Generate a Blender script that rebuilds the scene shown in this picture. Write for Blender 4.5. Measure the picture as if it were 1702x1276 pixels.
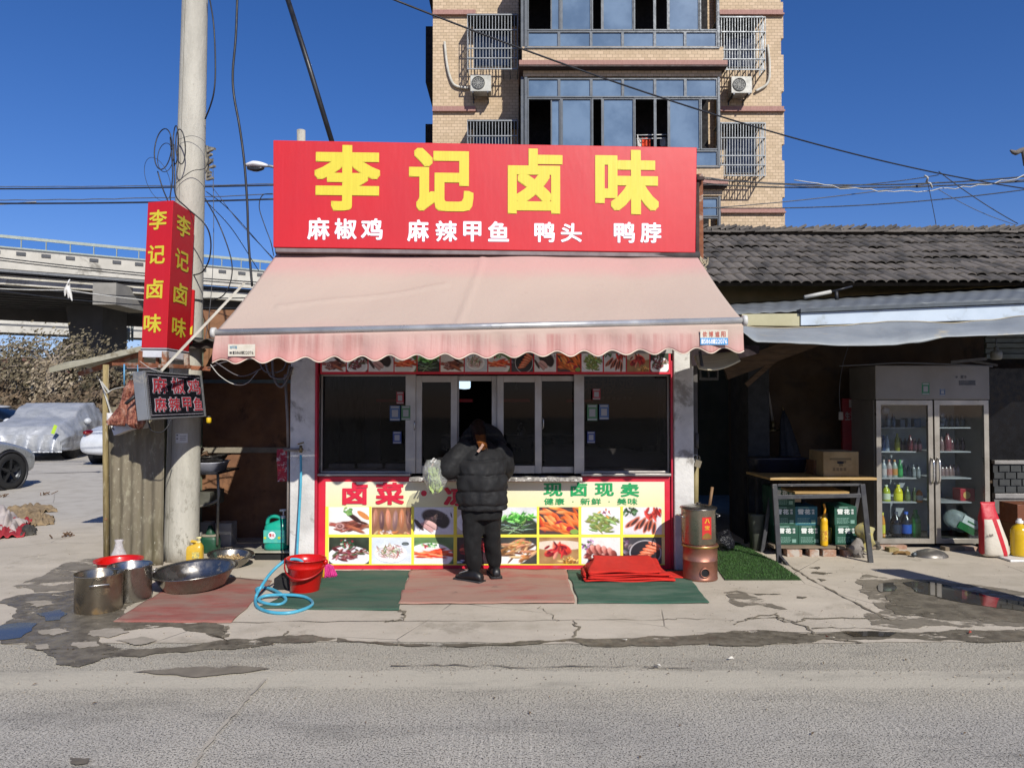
import bpy, bmesh, math, random
import numpy as np
from mathutils import Vector, Matrix, Euler
from mathutils import noise as mnoise
R = math.radians
rnd = random.Random(7)
SC = bpy.context.scene
for o in list(bpy.data.objects): bpy.data.objects.remove(o)
COL = SC.collection

# ------------------------------------------------------------------ camera, sky, sun, exposure
F = 1250.0            # focal length in pixels of the 1702 x 1276 photograph
PITCH = R(1.35)
EYE = Vector((0, 0, 1.55))
cam_data = bpy.data.cameras.new('camera'); cam = bpy.data.objects.new('camera', cam_data); COL.objects.link(cam)
cam.location = EYE; cam.rotation_euler = (R(90) + PITCH, 0, 0)
cam_data.sensor_width = 36; cam_data.lens = 36 * F / 1702; cam_data.clip_end = 6000; cam_data.clip_start = .05
SC.camera = cam
SUN_AZ, SUN_EL = math.atan(.43), R(35.3)     # sun behind the camera, to its right
SD = Vector((math.sin(SUN_AZ) * math.cos(SUN_EL), -math.cos(SUN_AZ) * math.cos(SUN_EL), math.sin(SUN_EL)))
world = bpy.data.worlds.new('World'); SC.world = world; world.use_nodes = True
nt = world.node_tree; bg = nt.nodes['Background']
sky = nt.nodes.new('ShaderNodeTexSky'); sky.sky_type = 'NISHITA'; sky.sun_disc = False
sky.sun_elevation = SUN_EL; sky.sun_rotation = math.pi - SUN_AZ
sky.air_density = 1.0; sky.dust_density = 0.45; sky.ozone_density = 4.6; sky.altitude = 400
tint = nt.nodes.new('ShaderNodeHueSaturation'); tint.inputs['Saturation'].default_value = 1.22; tint.inputs['Value'].default_value = 1.0
nt.links.new(sky.outputs[0], tint.inputs['Color']); mulc = nt.nodes.new('ShaderNodeMix'); mulc.data_type = 'RGBA'; mulc.blend_type = 'MULTIPLY'; mulc.inputs[0].default_value = 1; mulc.inputs[7].default_value = (1.13, 1.0, 1.27, 1)
nt.links.new(tint.outputs[0], mulc.inputs[6]); nt.links.new(mulc.outputs[2], bg.inputs[0]); bg.inputs[1].default_value = 0.082
sl = bpy.data.lights.new('sun', 'SUN'); sl.energy = 5.0; sl.angle = R(.5); sl.color = (1, .96, .875)
sun = bpy.data.objects.new('sun', sl); COL.objects.link(sun); sun.rotation_euler = SD.to_track_quat('Z', 'Y').to_euler()
sun.location = (3, -6, 9)
SC.view_settings.view_transform = 'Standard'; SC.view_settings.look = 'None'
SC.view_settings.exposure = 0.08; SC.view_settings.gamma = 1.0
SC.cycles.max_bounces = 6; SC.cycles.transparent_max_bounces = 12
SC.cycles.caustics_reflective = False; SC.cycles.caustics_refractive = False

# ------------------------------------------------------------------ pixel -> world
def ray(px, py):
    u, v = (px - 851) / F, (638 - py) / F
    return Vector((u, math.cos(PITCH) - v * math.sin(PITCH), math.sin(PITCH) + v * math.cos(PITCH)))
def P(px, py, Y):
    d = ray(px, py); return EYE + d * (Y / d.y)
def G(px, py, z=0.0):
    d = ray(px, py); return EYE + d * ((z - EYE.z) / d.z)
def Xp(px, Y): return (px - 851) / F * Y
def Zp(py, Y): return P(851, py, Y).z

# ------------------------------------------------------------------ materials
def lin(c):
    if isinstance(c, str):
        c = c.lstrip('#'); c = [int(c[i:i+2], 16) / 255 for i in (0, 2, 4)]
        return tuple(x / 12.92 if x <= .04045 else ((x + .055) / 1.055) ** 2.4 for x in c)
    return tuple(c)
MATS = {}
class NB:
    def __init__(s, name):
        s.m = bpy.data.materials.new(name); s.m.use_nodes = True; s.t = s.m.node_tree
        s.b = s.t.nodes['Principled BSDF']; s.tc = s.t.nodes.new('ShaderNodeTexCoord')
    def n(s, typ, **k):
        x = s.t.nodes.new('ShaderNode' + typ)
        for a, v in k.items(): setattr(x, a, v)
        return x
    def l(s, a, b): s.t.links.new(a, b)
    def coords(s, scale=(1, 1, 1), rot=(0, 0, 0), kind='Object'):
        mp = s.n('Mapping'); mp.inputs['Scale'].default_value = scale; mp.inputs['Rotation'].default_value = rot
        s.l(s.tc.outputs[kind], mp.inputs[0]); return mp.outputs[0]
    def noise(s, scale, detail=4, rough=.6, vec=None, dist=0):
        x = s.n('TexNoise'); x.inputs['Scale'].default_value = scale; x.inputs['Detail'].default_value = detail
        x.inputs['Roughness'].default_value = rough; x.inputs['Distortion'].default_value = dist
        s.l(vec if vec is not None else s.tc.outputs['Object'], x.inputs['Vector']); return x.outputs['Fac']
    def ramp(s, fac, a, b, ca=0.0, cb=1.0):
        r = s.n('MapRange'); r.interpolation_type = 'SMOOTHSTEP'
        r.inputs['From Min'].default_value = a; r.inputs['From Max'].default_value = b
        r.inputs['To Min'].default_value = ca; r.inputs['To Max'].default_value = cb
        s.l(fac, r.inputs['Value']); return r.outputs[0]
    def mix(s, fac, a, b, blend='MIX'):
        x = s.n('Mix', data_type='RGBA', blend_type=blend)
        for sock, v in ((x.inputs[0], fac), (x.inputs[6], a), (x.inputs[7], b)):
            if isinstance(v, (int, float)): sock.default_value = v
            elif isinstance(v, (tuple, list)): sock.default_value = (*v[:3], 1)
            else: s.l(v, sock)
        return x.outputs[2]
    def math(s, op, a, b=0.0):
        x = s.n('Math', operation=op)
        for sock, v in ((x.inputs[0], a), (x.inputs[1], b)):
            if isinstance(v, (int, float)): sock.default_value = v
            else: s.l(v, sock)
        return x.outputs[0]
    def bump(s, h, strength, dist=.01, prev=None):
        x = s.n('Bump'); x.inputs['Strength'].default_value = strength; x.inputs['Distance'].default_value = dist
        s.l(h, x.inputs['Height'])
        if prev is not None: s.l(prev, x.inputs['Normal'])
        return x.outputs[0]
    def out(s, col=None, rough=None, metal=None, normal=None):
        for key, v in (('Base Color', col), ('Roughness', rough), ('Metallic', metal), ('Normal', normal)):
            if v is None: continue
            k = s.b.inputs[key]
            if isinstance(v, (int, float)): k.default_value = v
            elif isinstance(v, (tuple, list)): k.default_value = (*v[:3], 1)
            else: s.l(v, k)
        return s.m

def mat(name, col, col2=None, rough=.6, metal=0., vs=6., bump=0., bs=40., dirt=None, ds=3., da=.55, spec=None, alpha=None, trans=0., stretch=(1, 1, 1), rv=.1, emit=None, coat=0., bd=.01, sheen=0):
    """col/col2 mixed by noise, optional dirt colour with its own shape, fine relief."""
    if name in MATS: return MATS[name]
    b = NB(name); c = lin(col); c2 = lin(col2) if col2 else tuple(x * .8 for x in c)
    vec = b.coords(stretch)
    f = b.ramp(b.noise(vs, 5, .62, vec), .32, .68)
    base = b.mix(f, c, c2)
    rr = b.ramp(b.noise(vs * 2.3, 4, .6, vec), .3, .7, max(.02, rough - rv), min(1, rough + rv))
    if dirt:
        d = b.ramp(b.noise(ds, 7, .68, vec, .4), da, da + .13)
        base = b.mix(d, base, lin(dirt))
        if metal:
            mm = b.ramp(d, 0, 1, metal, metal * .35); b.l(mm, b.b.inputs['Metallic'])
        rr = b.math('MAXIMUM', rr, b.ramp(d, 0, 1, 0, .7))
    nrm = None
    if bump: nrm = b.bump(b.noise(bs, 5, .6, vec), bump, bd)
    b.out(base, rr, None if (dirt and metal) else metal, nrm)
    if spec is not None: b.b.inputs['Specular IOR Level'].default_value = spec
    if trans: b.b.inputs['Transmission Weight'].default_value = trans
    if alpha is not None: b.b.inputs['Alpha'].default_value = alpha
    if coat: b.b.inputs['Coat Weight'].default_value = coat; b.b.inputs['Coat Roughness'].default_value = .12
    if sheen: b.b.inputs['Sheen Weight'].default_value = sheen
    if emit:
        b.b.inputs['Emission Color'].default_value = (*lin(emit[0]), 1); b.b.inputs['Emission Strength'].default_value = emit[1]
    MATS[name] = b.m
    return b.m
def glass(name, tint=(.8, .85, .85), alpha=.3, rough=.03, spec=.6):
    if name in MATS: return MATS[name]
    b = NB(name)
    tr = b.n('BsdfTransparent'); tr.inputs[0].default_value = (*tint, 1)
    gl = b.n('BsdfGlossy'); gl.inputs['Roughness'].default_value = rough
    fr = b.n('Fresnel'); fr.inputs[0].default_value = 1.5
    fm = b.math('MULTIPLY', fr.outputs[0], spec)
    mx = b.n('MixShader'); b.l(fm, mx.inputs[0]); b.l(tr.outputs[0], mx.inputs[1]); b.l(gl.outputs[0], mx.inputs[2])
    o = b.t.nodes['Material Output']; b.l(mx.outputs[0], o.inputs[0])
    b.t.nodes.remove(b.b)
    MATS[name] = b.m; return b.m

# ------------------------------------------------------------------ things, parts
def thing(name, label, cat, loc=(0, 0, 0), group=None):
    o = bpy.data.objects.new(name, None); COL.objects.link(o); o.location = loc
    o.empty_display_size = .1
    return tag(o, label, cat, group)
def tag(o, label=None, cat=None, group=None, kind=None):
    if label: o['label'] = label
    if cat: o['category'] = cat
    if group: o['group'] = group
    if kind: o['kind'] = kind
    return o
def world_loc(p):
    v = Vector((0, 0, 0))
    while p is not None: v = v + Vector(p.location); p = p.parent
    return v
def link(name, me, m=None, parent=None):
    o = bpy.data.objects.new(name, me); COL.objects.link(o)
    if m is not None and not me.materials: me.materials.append(m)
    if parent is not None: o.parent = parent
    return o
def copy_tree(o, parent=None, loc=None, rot=None, scale=None, label=None, group=None):
    c = o.copy(); COL.objects.link(c)
    c.parent = parent
    if loc is not None: c.location = loc
    if rot is not None: c.rotation_euler = rot
    if scale is not None: c.scale = scale
    if label: c['label'] = label
    if group: c['group'] = group
    for ch in list(o.children): copy_tree(ch, c)
    return c

def frac(p, k): return mnoise.noise(Vector(p) * k)
class MB:
    """collects shapes (world coordinates) and links them as one mesh"""
    def __init__(s): s.v = []; s.f = []; s.sm = []
    def add(s, vs, fs, smooth=False):
        o = len(s.v); s.v += [tuple(v) for v in vs]; s.f += [tuple(i + o for i in f) for f in fs]; s.sm += [smooth] * len(fs); return s
    def box(s, x0, x1, y0, y1, z0, z1, M=None):
        vs = [Vector((x, y, z)) for x in (x0, x1) for y in (y0, y1) for z in (z0, z1)]
        if M is not None: vs = [M @ v for v in vs]
        return s.add(vs, [(0, 1, 3, 2), (4, 6, 7, 5), (0, 4, 5, 1), (2, 3, 7, 6), (0, 2, 6, 4), (1, 5, 7, 3)])
    def bar(s, p0, p1, w, h=None, up=(0, 0, 1)):
        h = h or w; p0 = Vector(p0); p1 = Vector(p1); d = (p1 - p0).normalized()
        u = Vector(up)
        if abs(d.dot(u)) > .95: u = Vector((0, 1, 0))
        a = d.cross(u).normalized(); b = a.cross(d).normalized()
        vs = [p + a * (i * w / 2) + b * (j * h / 2) for p in (p0, p1) for i, j in ((-1, -1), (1, -1), (1, 1), (-1, 1))]
        return s.add(vs, [(3, 2, 1, 0), (4, 5, 6, 7), (0, 1, 5, 4), (1, 2, 6, 5), (2, 3, 7, 6), (3, 0, 4, 7)])
    def tube(s, pts, r, n=8, cap=True, smooth=True, closed=False):
        pts = [Vector(p) for p in pts]; rs = r if isinstance(r, (list, tuple)) else [r] * len(pts)
        vs = []; N = len(pts); a = None
        for i, p in enumerate(pts):
            d = (pts[(i + 1) % N] - pts[i - 1]) if closed else (pts[min(i + 1, N - 1)] - pts[max(i - 1, 0)])
            if d.length < 1e-9: d = Vector((0, 0, 1))
            d.normalize()
            if a is None:
                a = d.cross(Vector((0, 0, 1)))
                if a.length < .05: a = d.cross(Vector((0, 1, 0)))
            a = (a - d * a.dot(d))
            if a.length < 1e-6: a = d.orthogonal()
            a.normalize(); b = d.cross(a)
            for k in range(n):
                t = 2 * math.pi * k / n; vs.append(p + (a * math.cos(t) + b * math.sin(t)) * rs[i])
        fs = []
        for i in range(N if closed else N - 1):
            for k in range(n):
                j = (i + 1) % N; fs.append((i * n + k, i * n + (k + 1) % n, j * n + (k + 1) % n, j * n + k))
        if cap and not closed: fs += [tuple(range(n - 1, -1, -1)), tuple((N - 1) * n + k for k in range(n))]
        return s.add(vs, fs, smooth)
    def lathe(s, prof, c=(0, 0, 0), n=32, sx=1, sy=1, M=None, smooth=True):
        vs = []; c = Vector(c)
        for r, z in prof:
            for k in range(n):
                t = 2 * math.pi * k / n; v = Vector((r * math.cos(t) * sx, r * math.sin(t) * sy, z))
                if M is not None: v = M @ v
                vs.append(c + v)
        fs = []
        for i in range(len(prof) - 1):
            for k in range(n):
                fs.append((i * n + k, i * n + (k + 1) % n, (i + 1) * n + (k + 1) % n, (i + 1) * n + k))
        if prof[0][0] > 1e-6 and prof[0][2:] == (): pass
        return s.add(vs, fs, smooth)
    def disc(s, c, r, n=24, nrm=(0, 0, 1)):
        q = Vector(nrm).to_track_quat('Z', 'Y')
        return s.add([Vector(c) + q @ Vector((r * math.cos(2 * math.pi * k / n), r * math.sin(2 * math.pi * k / n), 0)) for k in range(n)], [tuple(range(n))])
    def cyl(s, p0, p1, r, n=16): return s.tube([p0, p1], r, n)
    def poly(s, pts, thick=None, nrm=None):
        """flat polygon, extruded by thick*nrm"""
        pts = [Vector(p) for p in pts]; n = len(pts)
        if thick is None: return s.add(pts, [tuple(range(n))])
        d = Vector(nrm) * thick
        vs = pts + [p + d for p in pts]
        return s.add(vs, [tuple(range(n - 1, -1, -1)), tuple(range(n, 2 * n))] + [(i, (i + 1) % n, (i + 1) % n + n, i + n) for i in range(n)])
    def grid(s, fn, nu, nv, smooth=True, both=False, thick=0):
        vs = [Vector(fn(i / nu, j / nv)) for j in range(nv + 1) for i in range(nu + 1)]
        fs = [(j * (nu + 1) + i, j * (nu + 1) + i + 1, (j + 1) * (nu + 1) + i + 1, (j + 1) * (nu + 1) + i) for j in range(nv) for i in range(nu)]
        return s.add(vs, fs, smooth)
    def sphere(s, c, r, sc=(1, 1, 1), n=16, m=10, M=None):
        pr = [(max(1e-4, r * math.sin(math.pi * i / m)), -r * math.cos(math.pi * i / m)) for i in range(m + 1)]
        vs = []; c = Vector(c)
        for a, z in pr:
            for k in range(n):
                t = 2 * math.pi * k / n; v = Vector((a * math.cos(t) * sc[0], a * math.sin(t) * sc[1], z * sc[2]))
                if M is not None: v = M @ v
                vs.append(c + v)
        return s.add(vs, [(i * n + k, i * n + (k + 1) % n, (i + 1) * n + (k + 1) % n, (i + 1) * n + k) for i in range(m) for k in range(n)], True)
    def loft(s, rings, smooth=True, cap=True):
        n = len(rings[0]); vs = [v for r in rings for v in r]
        fs = [(i * n + k, i * n + (k + 1) % n, (i + 1) * n + (k + 1) % n, (i + 1) * n + k) for i in range(len(rings) - 1) for k in range(n)]
        if cap: fs += [tuple(range(n - 1, -1, -1)), tuple((len(rings) - 1) * n + k for k in range(n))]
        return s.add(vs, fs, smooth)
    def mesh(s, name, org=(0, 0, 0)):
        me = bpy.data.meshes.new(name); o = Vector(org)
        me.from_pydata([tuple(Vector(v) - o) for v in s.v], [], s.f)
        me.polygons.foreach_set('use_smooth', s.sm); me.update(); return me
    def build(s, name, m=None, parent=None, bevel=0, recalc=False, solid=0, subdiv=0, auto=False, org=None):
        wl = world_loc(parent) if parent is not None else Vector(org or (0, 0, 0))
        me = s.mesh(name, wl)
        if recalc or bevel or solid or auto:
            bm = bmesh.new(); bm.from_mesh(me)
            bmesh.ops.remove_doubles(bm, verts=bm.verts, dist=1e-6) if recalc else None
            bmesh.ops.recalc_face_normals(bm, faces=bm.faces); bm.to_mesh(me); bm.free()
        o = link(name, me, m, parent)
        if parent is None: o.location = wl
        if solid:
            x = o.modifiers.new('thickness', 'SOLIDIFY'); x.thickness = solid; x.offset = 0
        if bevel:
            x = o.modifiers.new('edges', 'BEVEL'); x.width = bevel; x.segments = 2; x.limit_method = 'ANGLE'; x.angle_limit = R(40)
        if subdiv:
            x = o.modifiers.new('smooth', 'SUBSURF'); x.levels = subdiv; x.render_levels = subdiv
        if auto:
            bm = bmesh.new(); bm.from_mesh(me)
            for e in bm.edges: e.smooth = not (len(e.link_faces) == 2 and e.calc_face_angle(0) > R(38))
            for f in bm.faces: f.smooth = True
            bm.to_mesh(me); bm.free()
        return o
def remesh(o, voxel, smooth=0, disp=None):
    x = o.modifiers.new('join', 'REMESH'); x.mode = 'VOXEL'; x.voxel_size = voxel; x.use_smooth_shade = True
    if smooth:
        y = o.modifiers.new('relax', 'SMOOTH'); y.factor = .5; y.iterations = smooth
    return bake(o)
def bake(o):
    dg = bpy.context.evaluated_depsgraph_get(); dg.update()
    me = bpy.data.meshes.new_from_object(o.evaluated_get(dg)); ms = list(o.data.materials)
    o.modifiers.clear(); o.data = me
    if not me.materials and ms: me.materials.append(ms[0])
    return o
def ring(c, rx, ry, n=20, ax=None, ay=None, p=2.0, puff=None):
    c = Vector(c); ax = Vector(ax or (1, 0, 0)); ay = Vector(ay or (0, 1, 0)); out = []
    for k in range(n):
        t = 2 * math.pi * k / n; a, b = math.cos(t), math.sin(t)
        a = math.copysign(abs(a) ** (2 / p), a); b = math.copysign(abs(b) ** (2 / p), b)
        out.append(c + ax * (a * rx) + ay * (b * ry))
    return out
def smooth_path(pts, n=8):
    """Catmull-Rom through the points"""
    pts = [Vector(p) for p in pts]; q = [2 * pts[0] - pts[1]] + pts + [2 * pts[-1] - pts[-2]]; out = []
    for i in range(1, len(q) - 2):
        for k in range(n):
            t = k / n; a, b, c, d = q[i-1], q[i], q[i+1], q[i+2]
            out.append(.5 * ((2 * b) + (c - a) * t + (2 * a - 5 * b + 4 * c - d) * t * t + (3 * b - a - 3 * c + d) * t ** 3))
    return out + [pts[-1]]
def sag(a, b, drop, n=16):
    a = Vector(a); b = Vector(b)
    return [a.lerp(b, i / n) - Vector((0, 0, drop * 4 * (i / n) * (1 - i / n))) for i in range(n + 1)]

# ------------------------------------------------------------------ lettering
GC = {}
def glyph(ch, bold):
    key = (ch, round(bold, 4))
    if key in GC: return GC[key]
    if (ch,) not in GC:
        cu = bpy.data.curves.new('glyph', 'FONT'); cu.body = ch; cu.size = 1; cu.resolution_u = 3
        ob = bpy.data.objects.new('glyph', cu); COL.objects.link(ob)
        dg = bpy.context.evaluated_depsgraph_get(); dg.update()
        me = bpy.data.meshes.new_from_object(ob.evaluated_get(dg))
        vs = [(v.co.x, v.co.y) for v in me.vertices]; fs = [tuple(p.vertices) for p in me.polygons]
        bpy.data.objects.remove(ob); bpy.data.curves.remove(cu); bpy.data.meshes.remove(me)
        GC[(ch,)] = (vs, fs)
    vs, fs = GC[(ch,)]
    if bold <= 0: sh = [(0, 0)]
    else:
        n = 8
        if bold > .03: q = [-1, -2 / 3, -1 / 3, 0, 1 / 3, 2 / 3]; sh = [(0, 0)] + [(a * bold, b * bold) for t in q for a, b in ((t, -1), (1, t), (-t, 1), (-1, -t))]
        else: sh = [(0, 0)] + [(math.cos(i * 2 * math.pi / n) * bold, math.sin(i * 2 * math.pi / n) * bold) for i in range(n)]
    V = []; Fc = []
    for i, (a, b) in enumerate(sh):
        o = len(V); V += [(x + a, y + b, i) for x, y in vs]; Fc += [tuple(j + o for j in f) for f in fs]
    GC[key] = (V, Fc, len(sh)); return GC[key]
class Plane:
    """a flat face in space; o origin, ux to the right, uz up, n towards the viewer"""
    def __init__(s, o, ux, uz):
        s.o = Vector(o); s.x = Vector(ux).normalized(); s.z = Vector(uz).normalized(); s.n = s.x.cross(s.z).normalized()
    def hit(s, px, py):
        d = ray(px, py); t = (s.o - EYE).dot(s.n) / d.dot(s.n); w = EYE + d * t - s.o
        return w.dot(s.x), w.dot(s.z)
    def at(s, u, v, off=0): return s.o + s.x * u + s.z * v + s.n * off
    def px(s, px, py, off=0): return s.at(*s.hit(px, py), off)
    def quad(s, mb, u0, u1, v0, v1, off, thick=.002):
        pts = [s.at(u0, v0, off), s.at(u1, v0, off), s.at(u1, v1, off), s.at(u0, v1, off)]
        if thick: return mb.poly(pts, -thick, s.n)
        return mb.poly(pts)
def letters(mb, pl, ch, rect, bold=.02, off=.004, step=.00025, uv=False):
    """one character filling rect = (px0, py0, px1, py1) of the photograph, or (u0, v0, u1, v1) on the plane"""
    if uv: u0, v0, u1, v1 = rect
    else:
        u0, v1 = pl.hit(rect[0], rect[1]); u1, v0 = pl.hit(rect[2], rect[3])
    V, Fc, L = glyph(ch, bold)
    xs = [v[0] for v in V]; ys = [v[1] for v in V]; a0, a1, b0, b1 = min(xs), max(xs), min(ys), max(ys)
    mb.add([pl.at(u0 + (x - a0) / (a1 - a0) * (u1 - u0), v0 + (y - b0) / (b1 - b0) * (v1 - v0), off + i * step) for x, y, i in V], Fc)
    return mb
def text(mb, pl, s, rect, bold=.01, off=.003, gap=.12, uv=False):
    """a row of characters spread over rect"""
    if uv: u0, v0, u1, v1 = rect
    else:
        u0, v1 = pl.hit(rect[0], rect[1]); u1, v0 = pl.hit(rect[2], rect[3])
    n = len(s); w = (u1 - u0) / n
    for i, c in enumerate(s):
        if c == ' ': continue
        a = u0 + i * w; g = w * gap / 2
        if c == '·':
            h = (v0 + v1) / 2; q = w * .1; pl.quad(mb, a + w / 2 - q, a + w / 2 + q, h - q, h + q, off, 0); continue
        letters(mb, pl, c, (a + g, v0, a + w - g, v1), bold, off, .0002, True)
    return mb
def ragged(pts, amp, depth=4, seed=0, k=1.0):
    """closed outline with fractal edges"""
    rr = random.Random(seed); pts = [Vector(p) for p in pts]
    for d in range(depth):
        out = []
        for i, p in enumerate(pts):
            q = pts[(i + 1) % len(pts)]; m = (p + q) / 2; e = q - p
            nrm = Vector((-e.y, e.x, 0)); out += [p, m + nrm * rr.uniform(-amp, amp)]
        pts = out
    return pts
# ================================================================== GROUND
def sheet(name, x0, x1, y0, y1, z, m, kind='structure'):
    mb = MB(); mb.add([(x0, y0, z), (x1, y0, z), (x1, y1, z), (x0, y1, z)], [(0, 1, 2, 3)])
    return tag(mb.build(name, m), kind=kind)
mGround = mat('dry ground', '#8d8474', '#77705f', .95, vs=.6, bump=.4, bs=12, dirt='#5f5a48', ds=.9)
sheet('ground', -900, 900, -60, 1800, -.02, mGround)

def road_mat():
    b = NB('worn concrete road'); sx = b.n('SeparateXYZ'); b.l(b.tc.outputs['Object'], sx.inputs[0]); X, Y = sx.outputs[0], sx.outputs[1]
    grain = b.n('TexVoronoi'); grain.inputs['Scale'].default_value = 85; b.l(b.coords((1, .8, 1)), grain.inputs['Vector'])
    g1 = b.noise(105, 3, .6); g2 = b.noise(45, 4, .7); big = b.noise(1.1, 5, .6); mid = b.noise(4.5, 4, .6)
    yy = b.math('ADD', Y, b.math('MULTIPLY', b.math('SUBTRACT', mid, .5), .12))
    # smooth strip of cement between 4.15 and 4.4 m, rough aggregate on both sides
    s1 = b.ramp(yy, 4.02, 4.16); s2 = b.ramp(yy, 4.36, 4.40, 1, 0); strip = b.math('MULTIPLY', s1, s2)
    soft = b.ramp(yy, 3.55, 4.15)
    roughness_mask = b.math('MULTIPLY', b.ramp(strip, 0, 1, 1, .12), b.ramp(soft, 0, 1, 1, .72))
    base = b.mix(b.ramp(big, .3, .7), lin('#a5a097'), lin('#b3ada1'))
    base = b.mix(soft, base, lin('#b3ab9a'))
    base = b.mix(b.math('MULTIPLY', strip, .45), base, lin('#bbb3a1'))
    lightg = b.math('MULTIPLY', b.math('MAXIMUM', b.ramp(b.noise(95, 2, .5), .55, .64), b.math('MULTIPLY', b.ramp(grain.outputs['Distance'], .22, .05), .45)), roughness_mask)
    base = b.mix(b.math('MULTIPLY', lightg, b.ramp(g2, .35, .7, .25, 1)), base, lin('#dcd5c8'))
    pits = b.math('MULTIPLY', b.ramp(g1, .575, .635), roughness_mask)
    base = b.mix(b.math('MULTIPLY', pits, .9), base, lin('#3f3c39'))
    pits2 = b.math('MULTIPLY', b.ramp(g2, .60, .68), roughness_mask)
    base = b.mix(b.math('MULTIPLY', pits2, .45), base, lin('#5c5752'))
    # tined grooves running across the road
    w = b.n('TexWave', wave_type='BANDS', bands_direction='X'); w.inputs['Scale'].default_value = 4.4; w.inputs['Distortion'].default_value = 2.2; w.inputs['Detail'].default_value = 2
    w.inputs['Detail Scale'].default_value = .6; b.l(b.coords((1.6, .22, 1), (0, 0, R(2))), w.inputs['Vector'])
    gm = b.math('MULTIPLY', b.ramp(w.outputs['Fac'], .78, .95), b.ramp(b.noise(.9, 3, .5, b.coords((1, .6, 1))), .44, .58))
    gm = b.math('MULTIPLY', gm, b.ramp(yy, 4.12, 4.0, 0, .38))
    base = b.mix(gm, base, lin('#cdc6b9'))
    dark = b.ramp(b.noise(1.3, 6, .7, b.coords((.6, 2, 1))), .48, .7, 0, .38)
    base = b.mix(dark, base, lin('#56534f'))
    h = b.math('SUBTRACT', b.math('MULTIPLY', lightg, .8), b.math('MULTIPLY', pits, 1.2))
    n1 = b.bump(h, 1, .012); n2 = b.bump(g2, .35, .012, n1)
    return b.out(base, .86, 0, n2)
sheet('road', -70, 70, -25, 4.9, 0, road_mat())

def apron_mat():
    b = NB('old concrete pavement'); sx = b.n('SeparateXYZ'); b.l(b.tc.outputs['Object'], sx.inputs[0])
    big = b.noise(.55, 6, .65); mid = b.noise(3, 6, .65); fine = b.noise(70, 4, .7); st = b.noise(2.2, 5, .6, b.coords((.35, 2.2, 1)))
    base = b.mix(b.ramp(big, .3, .7), lin('#b1a797'), lin('#c0b5a4'))
    base = b.mix(b.ramp(mid, .45, .75, 0, .55), base, lin('#9a907e'))
    base = b.mix(b.ramp(st, .52, .72, 0, .4), base, lin('#cdc2b0'))
    base = b.mix(b.ramp(b.noise(1.3, 8, .75), .56, .66, 0, .45), base, lin('#79705f'))
    base = b.mix(b.ramp(fine, .6, .72, 0, .5), base, lin('#5f594f'))
    # greyer poured slab far back in the yard
    far = b.ramp(sx.outputs[1], 8.6, 10.5)
    base = b.mix(far, base, b.mix(b.ramp(mid, .4, .7), lin('#b3ada3'), lin('#a59e93')))
    cr = b.n('TexVoronoi', feature='DISTANCE_TO_EDGE'); cr.inputs['Scale'].default_value = .7
    wv = b.n('VectorMath', operation='ADD'); nz = b.n('TexNoise'); nz.inputs['Scale'].default_value = 3; nz.inputs['Detail'].default_value = 6
    b.l(b.tc.outputs['Object'], wv.inputs[0]); sc = b.n('VectorMath', operation='SCALE'); sc.inputs['Scale'].default_value = .45
    b.l(nz.outputs['Color'], sc.inputs[0]); b.l(sc.outputs[0], wv.inputs[1]); b.l(wv.outputs[0], cr.inputs['Vector'])
    crack = b.math('MULTIPLY', b.ramp(cr.outputs['Distance'], .0, .006, 1, 0), b.ramp(b.noise(.8, 2), .47, .56))
    base = b.mix(b.math('MULTIPLY', crack, .5), base, lin('#4f493f'))
    h = b.math('SUBTRACT', b.math('ADD', b.math('MULTIPLY', fine, .4), mid), crack)
    return b.out(base, .88, 0, b.bump(h, .5, .012))
mApron = apron_mat()
outline = [(-70, 4.86), (-40, 4.9), (-20, 4.86), (-10, 4.9), (-5, 4.82), (-2.6, 4.86), (-1, 4.9), (0, 4.86), (1.5, 4.84), (3, 4.9), (4.5, 4.86), (8, 4.88), (20, 4.9), (70, 4.88)]
edge = []
rr = random.Random(3)
for a, c in zip(outline[:-1], outline[1:]):
    n = max(2, int(abs(c[0] - a[0]) * (9 if abs(a[0]) < 6 else .6)))
    edge += [(a[0] + (c[0] - a[0]) * i / n, a[1] + (c[1] - a[1]) * i / n + rr.uniform(-.012, .012), .004) for i in range(n)]
mb = MB(); mb.add(edge + [(70, 4.88, .004), (70, 34, .004), (-70, 34, .004)], [tuple(range(len(edge) + 3))])
tag(mb.build('pavement', mApron), kind='structure')

# ---- wet ground, stains, puddles (each keeps its own outline)
mWet = mat('wet concrete', '#585145', '#776f60', .55, vs=9, bump=.25, bs=60, rv=.2)
mWet2 = mat('damp concrete', '#736b5e', '#857c6d', .7, vs=5, bump=.3, bs=60)
def holes(m, s, a, bb):
    b = NB.__new__(NB); b.m = m; b.t = m.node_tree; b.b = b.t.nodes['Principled BSDF']; b.tc = b.n('TexCoord')
    b.l(b.ramp(b.noise(s, 8, .72, b.coords((.7, 1.3, 1))), a, bb), b.b.inputs['Alpha'])
holes(mWet, 5, .37, .44); holes(mWet2, 4, .42, .52)
mWater = mat('standing water', '#3b3833', '#464239', .05, vs=2, rv=.02, spec=.3)
mCrack = mat('dark dirt in cracks', '#655d4f', '#857b69', .9, vs=20, bump=.5, bs=90)
mFade = mat('pale worn patch', '#958c7d', '#a69c8d', .85, vs=8, bump=.3, bs=60)
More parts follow.
